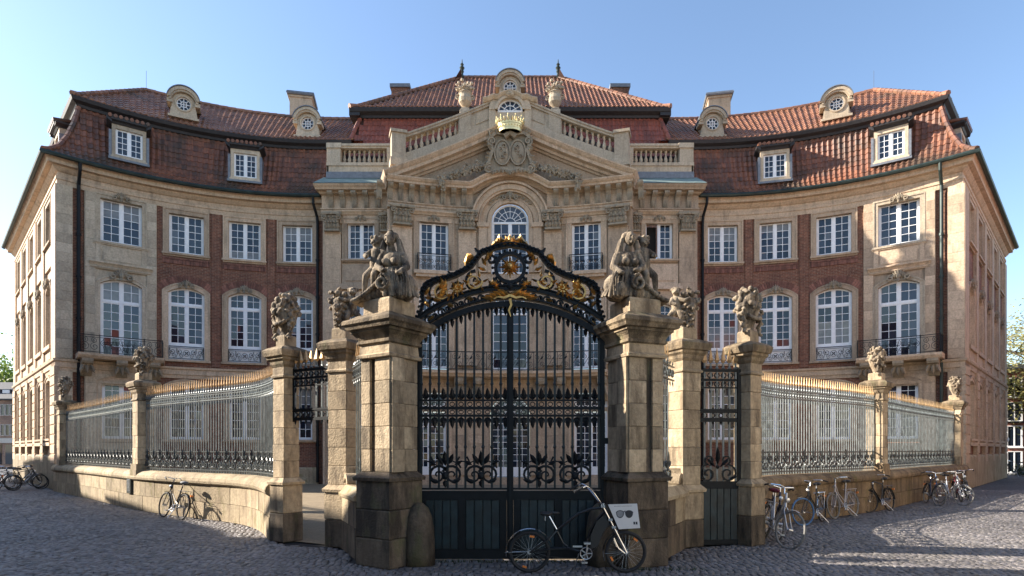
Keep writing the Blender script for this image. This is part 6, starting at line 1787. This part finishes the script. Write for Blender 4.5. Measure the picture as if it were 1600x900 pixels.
fr.tube([H(985, 440), H(930, 470), H(880, 560), H(840, 650), BB], .026, 8); fr.tube([H(930, 330), H(860, 400), H(800, 500), H(760, 620), BB], .018, 8)
fr.tube([H(505, 500), H(560, 610), H(600, 640)], .017, 8); fr.tube([H(600, 655), BB], .02, 8)
for y in (-.06, .06):
    fr.tube([H(600, 655, y*.4), H(430, 660, y), (HR[0], CY+y, HR[2])], .013, 7); fr.tube([H(505, 500, y*.3), H(440, 570, y), (HR[0], CY+y, HR[2])], .012, 7)
fr.tube([HD, HD2], .026, 10); fr.build('frame', 'blackp', cr)
fk = MB()
for y in (-.06, .06):
    fk.tube([(HD[0], CY+y, HD[2]), (HD2[0], CY+y, HD2[2]), (HF[0], CY+y, HF[2])], .015, 8); fk.tube([H(1000, 560, y*1.1), H(1040, 650, y*1.1), (HF[0]-.03, CY+y*1.1, HF[2]-.01)], .009, 6)
for q in (HD, HD2, H(970, 400)): fk.box(q[0]-.03, q[0]+.03, CY-.085, CY+.085, q[2]-.018, q[2]+.018)
fk.tube([H(1000, 480, -.05), (HF[0]+.02, CY-.06, HF[2]+.02)], .006, 5); fk.build('fork', 'chrome', cr)
hb = MB()
for y, s_ in ((-.10, -1), (.10, 1)):
    hb.tube([(HD[0], CY+y*.6, HD[2]+.02), H(880, 245, y), H(820, 165, y*1.6), H(775, 115, y*2.2), H(745, 100, y*2.6), H(715, 112, y*2.8), H(650, 145, y*3.0)], .012, 8)
hb.box(HD[0]-.03, HD[0]+.02, CY-.08, CY+.08, HD[2]+.0, HD[2]+.05); hbo = hb.build('handlebar', 'chrome', cr)
gg = MB()
for y in (-.10, .10): gg.tube([H(715, 112, y*2.8), H(640, 150, y*3.05)], .019, 8)
gg.build('grips', 'rubber', hbo)
cb = MB(); cb.tube([H(740, 105, -.28), H(860, 150, -.2), H(900, 260, -.1), H(930, 420, -.03)], .004, 4); cb.tube([H(740, 105, .28), H(850, 170, .2), H(890, 300, .08), H(940, 420, .03)], .004, 4); cb.build('brake_cable', 'rubber', hbo)
st = MB(); st.tube([H(505, 490), H(440, 375)], .014, 8); st.build('seat_post', 'chrome', cr)
sd = MB(); c = H(415, 352); sd.ball(c, (.10, .11, .035), n=14, m=7); sd.ball((c[0]+.11, c[1], c[2]+.01), (.10, .035, .025), n=10, m=6); sd.build('saddle', 'leather', cr, smooth=True)
sp = MB()
for y in (-.05, .05): sp.tube([(c[0]-.02, CY+y, c[2]-.02), (c[0]-.02, CY+y, c[2]-.10)], .014, 7)
sp.build('saddle_spring', 'chrome', cr)
ck = MB().ring((BB[0], CY-.055, BB[2]), .088, .007, 'y', 22, 5)
for k in range(5):
    a = 2*PI*k/5; ck.tube([(BB[0], CY-.055, BB[2]), (BB[0]+.09*math.cos(a), CY-.055, BB[2]+.09*math.sin(a))], .010, 5)
ck.tube([(BB[0], CY-.07, BB[2]), (BB[0]+.01, CY-.09, BB[2]+.165)], .011, 6); ck.tube([(BB[0], CY+.07, BB[2]), (BB[0]-.01, CY+.09, BB[2]-.165)], .011, 6)
ck.box(BB[0]-.045, BB[0]+.05, CY-.18, CY-.09, BB[2]+.155, BB[2]+.18); ck.box(BB[0]-.05, BB[0]+.04, CY+.09, CY+.18, BB[2]-.18, BB[2]-.155); ck.build('crank', 'alu', cr)
ch = MB()
for s_ in (-1, 1): ch.tube([(BB[0], CY-.05, BB[2]+s_*.09), (HR[0], CY-.05, HR[2]+s_*.04)], .006, 5)
ch.build('chain', 'blackp', cr); MB().box(BB[0]-.20, BB[0]-.06, CY-.075, CY-.055, BB[2]+.095, BB[2]+.12).build('chain_guard', 'alu', cr)
ks = MB().tube([(BB[0]-.10, CY+.03, BB[2]-.02), (BB[0]-.16, CY+.20, .012)], .010, 6); ks.build('kickstand', 'alu', cr)
tk = MB().prism([(H(930, 350)[0], H(930, 350)[2]), (H(850, 420)[0], H(850, 420)[2]), (H(800, 540)[0], H(800, 540)[2]), (H(800, 655)[0], H(800, 655)[2]), (H(860, 640)[0], H(860, 640)[2]), (H(905, 520)[0], H(905, 520)[2]), (H(960, 440)[0], H(960, 440)[2])], CY-.045, CY+.045)
tk.build('tank_bag', 'leather', cr)
# advertising board on the cruiser
M['board'] = simple('white_board', (.66, .64, .62), .5, 0, .04)
M['print'] = simple('dark_print', (.03, .03, .035), .6, 0, .1)
M['print2'] = simple('grey_print', (.22, .22, .23), .6, 0, .3)
def BP(zx, zy): p = H(zx, zy); return (p[0], p[2])
by = CY-.11
bd = MB().prism([BP(945, 265), BP(1198, 258), BP(1225, 470), BP(1040, 480)], by, by+.012).build('advertising_board', 'board', None, label='white board with a printed pair of sunglasses fixed to the cruiser fork', cat='sign')
def lens(cx, cy, w, h_): 
    return [BP(cx+w*math.cos(a)*(1.0 if math.sin(a) < 0 else .86), cy+h_*math.sin(a)*(.75 if math.sin(a) < 0 else 1.0)) for a in [2*PI*i/18 for i in range(18)]]
l1 = MB().prism(lens(1050, 345, 35, 36), by-.0015, by-.0005); l1.build('printed_lens', 'print2', bd)
pr = MB().prism(lens(1128, 343, 36, 36), by-.0015, by-.0005)
for cx in (1050, 1128):
    o, i = lens(cx, 344, 39, 39), lens(cx, 344, 32, 31); pr.strip(i+[i[0]], o+[o[0]], by-.0025, by-.0012)
pr.prism([BP(1082, 322), BP(1098, 318), BP(1098, 326), BP(1082, 330)], by-.002, by-.0005)
for k in range(2): pr.prism([BP(1165+k*20, 416), BP(1180+k*20, 415), BP(1182+k*20, 438), BP(1167+k*20, 439)], by-.002, by-.0005)
for k in range(14): pr.prism([BP(1000+k*11, 279-k*.2), BP(1006+k*11, 279-k*.2), BP(1006+k*11, 283-k*.2), BP(1000+k*11, 283-k*.2)], by-.002, by-.0005)
pr.build('printed_mark', 'print', bd)
# ================================================================== background
M['slate'] = simple('slate_roof', (.05, .052, .06), .6, 0, .3)
M['plaster'] = simple('cream_plaster', (.50, .45, .36), .85, 0, .1)
M['plaster2'] = simple('pale_plaster', (.55, .53, .49), .85, 0, .1)
M['redbrick'] = brickmat('bright_brick', (.30, .10, .065), (.22, .075, .055), (.3, .25, .2))
M['tanbrick'] = brickmat('pale_brick', (.36, .24, .18), (.30, .19, .15), (.4, .35, .3))
M['redroof'] = simple('red_roof', (.28, .085, .05), .7, 0, .3)
M['bark'] = simple('bark', (.09, .07, .05), .9, 0, .4)
def leafmat(name, a, b):
    m, nt, p = newmat(name); ge = nt.nodes.new('ShaderNodeNewGeometry')
    c = ramp(nt, ge.outputs['Random Per Island'], [(0, a), (1, b)])
    nt.links.new(c, p.inputs['Base Color']); p.inputs['Roughness'].default_value = .55
    tr = nt.nodes.new('ShaderNodeBsdfTranslucent'); nt.links.new(c, tr.inputs[0]); mx = nt.nodes.new('ShaderNodeMixShader'); mx.inputs[0].default_value = .35
    out = nt.nodes['Material Output']; nt.links.new(p.outputs[0], mx.inputs[1]); nt.links.new(tr.outputs[0], mx.inputs[2]); nt.links.new(mx.outputs[0], out.inputs[0])
    return m
M['leafy'] = leafmat('spring_leaves', (.20, .21, .06), (.34, .29, .11)); M['leafg'] = leafmat('green_leaves', (.09, .15, .025), (.19, .24, .05)); M['leafd'] = leafmat('shrub_leaves', (.02, .04, .012), (.05, .08, .02))
def tree(label, pos, hgt, cr, cz, nleaf, ls, mat, seed, limbs=9, gap=.45):
    r = random.Random(seed); root = thing('tree', label, 'tree', pos)
    m = WM[root.name]; tk = MB(); tk.tube([(0, 0, 0), (.1, 0, hgt*.25), (-.1, .1, hgt*.5), (.1, 0, hgt*.8)], [hgt*.022, hgt*.017, hgt*.012, hgt*.004], 8)
    tips = []
    for i in range(limbs):
        a = 2*PI*i/limbs+r.uniform(-.3, .3); z = hgt*r.uniform(.28, .6); L = cr*r.uniform(.7, 1.05); e = r.uniform(.15, .9)
        p0 = Vector((0, 0, z)); p1 = p0+Vector((math.cos(a)*L*.5, math.sin(a)*L*.5, L*.25*e+.2)); p2 = p0+Vector((math.cos(a+.2)*L, math.sin(a+.2)*L, L*.6*e+r.uniform(-.4, .8)))
        tk.tube([p0, p1, p2], [hgt*.010, hgt*.006, hgt*.002], 6)
        for k in range(7):
            q = p1.lerp(p2, r.uniform(0, 1)) if k % 2 else p0.lerp(p1, r.uniform(.5, 1)); d = Vector((r.gauss(0, 1), r.gauss(0, 1), r.gauss(.2, .8)))*cr*.2
            tk.tube([q, q+d*.6, q+d*1.1+Vector((0, 0, -.1))], [hgt*.003, hgt*.002, hgt*.001], 4); tips += [q+d*.6, q+d*1.1]
        tips.append(p2)
    tk.build('trunk', 'bark', root, mat=m)
    cents = [t+Vector((r.gauss(0, .3), r.gauss(0, .3), r.gauss(0, .3))) for t in tips]+[Vector((r.gauss(0, cr*.45), r.gauss(0, cr*.45), cz+r.gauss(0, cr*.35))) for _ in range(int(40*(1-gap)))]
    V = []; n = nleaf
    lf = MB()
    for i in range(n):
        c = cents[r.randrange(len(cents))]; p = c+Vector((r.gauss(0, 1), r.gauss(0, 1), r.gauss(0, .8)))*cr*.12
        a = Vector((r.gauss(0, 1), r.gauss(0, 1), r.gauss(0, 1))).normalized(); b = a.orthogonal().normalized(); s_ = ls*r.uniform(.6, 1.3)
        lf.add([tuple(p-a*s_), tuple(p+b*s_*.5), tuple(p+a*s_), tuple(p-b*s_*.5)], [(0, 1, 2, 3)])
    lf.build('crown', mat, root, mat=m, kind='stuff')
tree('spring tree with thin yellow green leaves right of the palace', (42.6, 45.5, 0), 16.5, 7.5, 10.0, 17000, .15, 'leafy', 3, 16, .8)
tree('bare branched spring tree with light foliage behind the right house', (56, 60, 0), 18, 7.5, 12, 5000, .16, 'leafy', 8, 14, .8)
tree('full green tree rising behind the far left house', (-69, 82, 0), 18, 6, 12, 9000, .28, 'leafg', 5, 10, .2)
tree('smaller green tree left of the full tree beyond the far house', (-74, 86, 0), 15, 5.0, 8, 6000, .28, 'leafg', 6, 9, .2)
def house(label, pos, rz, w, d, eave, rh, wall_, roof_, cols, rows, ww=1.0, wh=1.4, z0=1.0, step=2.9, group=None, cat='house', brick=True):
    root = thing('house', label, cat, (*pos, 0), rz, group); m = WM[root.name]
    MB().box(-w/2, w/2, 0, d, 0, eave).build('wall', wall_, root, mat=m)
    rf = MB(); o = .35
    rf.add([(-w/2-o, -o, eave-.1), (w/2+o, -o, eave-.1), (w/2+o, d/2, eave+rh), (-w/2-o, d/2, eave+rh), (-w/2-o, d+o, eave-.1), (w/2+o, d+o, eave-.1), (-w/2-o, -o, eave+.08), (w/2+o, -o, eave+.08), (w/2+o, d/2, eave+rh+.2), (-w/2-o, d/2, eave+rh+.2), (-w/2-o, d+o, eave+.08), (w/2+o, d+o, eave+.08)],
           [(0, 1, 2, 3), (3, 2, 5, 4), (6, 9, 8, 7), (9, 10, 11, 8), (0, 6, 7, 1), (4, 5, 11, 10), (0, 3, 9, 6), (3, 4, 10, 9), (1, 7, 8, 2), (2, 8, 11, 5)])
    rf.prism([(-w/2, eave-.05), (w/2, eave-.05), (w/2, eave-.04), (-w/2, eave-.04)], 0, d)
    for x in (-w/2+.01, w/2-.01): rf.add([(x, 0, eave-.1), (x, d, eave-.1), (x, d/2, eave+rh)], [(0, 1, 2)])
    rf.build('roof', roof_, root, mat=m)
    MB().box(w*.2, w*.2+.7, d/2-.35, d/2+.35, eave+rh*.6, eave+rh+.9).build('chimney', 'redbrick', root, mat=m)
    for j in range(rows):
        for i in range(cols):
            x = -w/2+w*(i+.5)/cols; z = z0+j*step
            fr = MB().strip([(x-ww/2+.07, z+.07), (x-ww/2+.07, z+wh-.07), (x+ww/2-.07, z+wh-.07), (x+ww/2-.07, z+.07), (x-ww/2+.07, z+.07)], [(x-ww/2, z), (x-ww/2, z+wh), (x+ww/2, z+wh), (x+ww/2, z), (x-ww/2, z)], -.05, .03)
            fr.box(x-.03, x+.03, -.045, .02, z, z+wh); fr.box(x-ww/2, x+ww/2, -.043, .02, z+wh*.62, z+wh*.62+.06); fr.box(x-ww/2-.08, x+ww/2+.08, -.12, .02, z-.1, z)
            f_ = fr.build('window', 'white', root, mat=m); MB().box(x-ww/2+.05, x+ww/2-.05, -.02, .01, z+.05, z+wh-.05).build('pane', 'glass', f_, mat=m)
    return root
# the far left house with its shop and the pharmacy sign
hl_ = thing('house', 'low brick house with slate roof and white dormers at the left end of the street', 'house', (-55, 60, 0)); m = WM[hl_.name]
MB().box(-8, 9, 0, 8, 0, 7.0).build('wall', 'tanbrick', hl_, mat=m)
MB().prism([(0, 6.9), (-.4, 6.95), (-.4, 7.05), (2.2, 9.0), (8, 9.0), (8, 6.9)], -8.2, 9.2).xform(Matrix(((0, 1, 0, 0), (1, 0, 0, 0), (0, 0, 1, 0), (0, 0, 0, 1)))).build('roof', 'slate', hl_, mat=m)
for i in range(10):
    x = -7.6+i*1.05+5.6
    d_ = MB().box(x-.42, x+.42, .5, 2.5, 7.2, 8.1).build('dormer', 'slate', hl_, mat=m); MB().box(x-.36, x+.36, .44, .52, 7.3, 8.02).build('window', 'white', d_, mat=m)
for (z0, z1) in ((5.35, 6.5), (3.3, 4.45)):
    for i in range(34):
        x = -7.7+i*.5
        f_ = MB().strip([(x-.17, z0+.05), (x-.17, z1-.05), (x+.17, z1-.05), (x+.17, z0+.05), (x-.17, z0+.05)], [(x-.22, z0), (x-.22, z1), (x+.22, z1), (x+.22, z0), (x-.22, z0)], -.06, .02).build('window', 'plaster2', hl_, mat=m)
        MB().box(x-.18, x+.18, -.01, .015, z0+.03, z1-.03).build('pane', 'glass', f_, mat=m)
MB().box(-8, 9, -.12, .05, 2.55, 3.05).build('shop_fascia', 'plaster2', hl_, mat=m)
for i in range(6): MB().box(-7.6+i*2.8, -5.2+i*2.8, -.04, .04, .4, 2.4).build('shop_window', 'glass', hl_, mat=m)
ps = thing('pharmacy_sign', 'white box sign with a red letter A on the far left house', 'sign', (-48.6, 58.4, 2.6)); m = WM[ps.name]
M['signred'] = simple('sign_red', (.55, .02, .03), .5, 0, .05); M['signwhite'] = simple('sign_white', (.75, .75, .74), .4, 0, .03)
MB().box(-.58, .55, 0, .2, 0, .98).build('box', 'signwhite', ps, mat=m)
lt = MB().ribbon([(-.40, .10), (-.22, .16), (-.02, .86), (.14, .84), (.32, .16), (.45, .12)], [.12, .13, .15, .20, .20, .10], .03, y=-.02); lt.ribbon([(-.42, .34), (-.1, .42), (.24, .40)], .10, .03, y=-.025); lt.ribbon([(-.30, .80), (-.05, .86), (.1, .86)], .08, .03, y=-.03)
lt.build('letter', 'signred', ps, mat=m); MB().box(-.05, .05, .05, 1.6, .7, .8).build('bracket', 'iron', ps, mat=m)
# the brick house on the right
hr_ = thing('house', 'red brick house with pale french windows right of the palace', 'house', (45.26, 43.28, 0), -.45); m = WM[hr_.name]
MB().box(-7.4, 12, 0, 9, 0, 8.2).build('wall', 'redbrick', hr_, mat=m)
MB().box(-7.6, 12.2, -.3, 9.2, 8.2, 8.5).build('roof', 'slate', hr_, mat=m)
for x in (-6.45, -4.3, -2.1, .2, 2.4):
    for (z0, z1) in ((.1, 1.75), (2.1, 3.75), (4.1, 5.6), (6.0, 7.5)):
        f_ = MB().strip([(x-.40, z0+.06), (x-.40, z1-.06), (x+.40, z1-.06), (x+.40, z0+.06), (x-.40, z0+.06)], [(x-.5, z0), (x-.5, z1), (x+.5, z1), (x+.5, z0), (x-.5, z0)], -.08, .02).box(x-.04, x+.04, -.07, .02, z0, z1).box(x-.55, x+.55, -.16, .02, z0-.1, z0).build('window', 'white', hr_, mat=m)
        MB().box(x-.42, x+.42, -.03, .01, z0+.04, z1-.04).build('pane', 'glass', f_, mat=m)
    if abs(x+6.45) < .1:
        bl = MB()
        for k in range(9): bl.box(x-.6+.15*k-.01, x-.6+.15*k+.01, -.5, -.48, 4.1, 4.9)
        bl.box(x-.62, x+.62, -.52, -.46, 4.88, 4.94).box(x-.62, x+.62, -.52, 0, 3.98, 4.08).build('balcony', 'iron', hr_, mat=m)
lp = thing('street_lamp', 'slender dark street lamp with a pale globe before the right brick house', 'street lamp', (36.6, 43.5, 0)); m = WM[lp.name]
MB().lathe([(.10, 0), (.09, .5), (.05, .6), (.04, 2.3), (.06, 2.4)], 8).build('pole', 'iron', lp, mat=m); MB().ball((0, 0, 2.62), .22, n=10, m=7).build('globe', 'signwhite', lp, mat=m)
for k, (x, y, s_) in enumerate(((37.6, 43.3, .7), (39.0, 44.2, .9), (41, 44.5, 1.0))):
    sh = thing('shrub', ['low dark shrub right of the street lamp', 'middle shrub before the brick house', 'larger shrub before the brick house at the right edge'][k], 'shrub', (x, y, 0)); r = random.Random(k); lf = MB()
    for i in range(900):
        p = Vector((r.gauss(0, .4), r.gauss(0, .3), abs(r.gauss(.35, .22))))*s_; a = Vector((r.gauss(0, 1), r.gauss(0, 1), r.gauss(0, 1))).normalized(); b = a.orthogonal().normalized(); q = .07
        lf.add([tuple(p-a*q), tuple(p+b*q*.5), tuple(p+a*q), tuple(p-b*q*.5)], [(0, 1, 2, 3)])
    lf.build('foliage', 'leafd', sh, mat=WM[sh.name], kind='stuff')
bike('dark scooter drawn as a bicycle at the far right end of the palace side', (35.2, 41.2), ANG(.5, -.8), .1, 'blackp', 'rubber', True, group='stand-in bicycle beyond the right palace corner')  # a bicycle stands in for a dark parked scooter
# houses across the two streets, just outside the frame: they throw the street shadow and show in the panes
row = [(-20.0, 12.0, 9.4, 9.6, 4.6, 'plaster', 'redroof'), (-27.4, 19.4, 9.8, 8.75, 2.6, 'plaster2', 'redroof'), (-34.6, 26.6, 9.4, 8.5, 2.6, 'redbrick', 'redroof'), (-42.2, 34.2, 10.5, 9.4, 4.0, 'plaster', 'redroof'), (-12.6, 4.6, 10.0, 9.8, 4.4, 'redbrick', 'redroof'), (-4.8, -3.2, 10.8, 9.0, 4.0, 'plaster', 'redroof')]
for k, (x, y, w, ev, rh, wl_, rf_) in enumerate(row):
    house(['cream townhouse facing the left gate pier across the street', 'pale townhouse facing the left low wall across the street', 'brick townhouse facing the left palace corner across the street', 'cream townhouse facing the left street facade', 'brick townhouse facing the main gate from the left', 'cream townhouse on the street corner behind the viewer'][k],
          (x, y), math.radians(135), w-.15, 8, ev, rh, wl_, rf_, 4, 3, 1.05, 1.5, 1.0, 2.9, 'townhouses across the left street')

wd = MB(); r = random.Random(2)
for i in range(420):
    x = r.uniform(-1.4, 3.0); y = 9.72-abs(r.gauss(0, .05)) if x < 1.5 else 9.1-abs(r.gauss(0, .06)); h_ = r.uniform(.02, .08); a = r.uniform(0, 6.3)
    wd.add([(x-.008*math.cos(a), y-.008*math.sin(a), -.01), (x+.008*math.cos(a), y+.008*math.sin(a), -.01), (x+r.gauss(0, .02), y+r.gauss(0, .02), h_)], [(0, 1, 2)])
wd.build('weeds', 'leafd', street, kind='stuff')

row = [(13.0, 4.0, 11, 9.5, 4.2, 'plaster', 'redroof'), (21, 12, 11, 10.2, 4.4, 'plaster', 'redroof'), (29.2, 20.2, 11.6, 9.0, 4.0, 'redbrick', 'redroof'), (37.5, 28.5, 11.6, 9.8, 4.0, 'plaster', 'redroof')]  # unseen right row, put back in cream to bounce warm light onto the palace
for k, (x, y, w, ev, rh, wl_, rf_) in enumerate(row):
    house(['cream townhouse facing the right gate pier across the street', 'cream townhouse facing the right low wall across the street', 'brick townhouse facing the right palace corner across the street', 'cream townhouse facing the right street facade'][k],
          (x, y), math.radians(-135), w-.15, 8, ev, rh, wl_, rf_, 4, 3, 1.05, 1.5, 1.0, 2.9, 'townhouses across the right street')
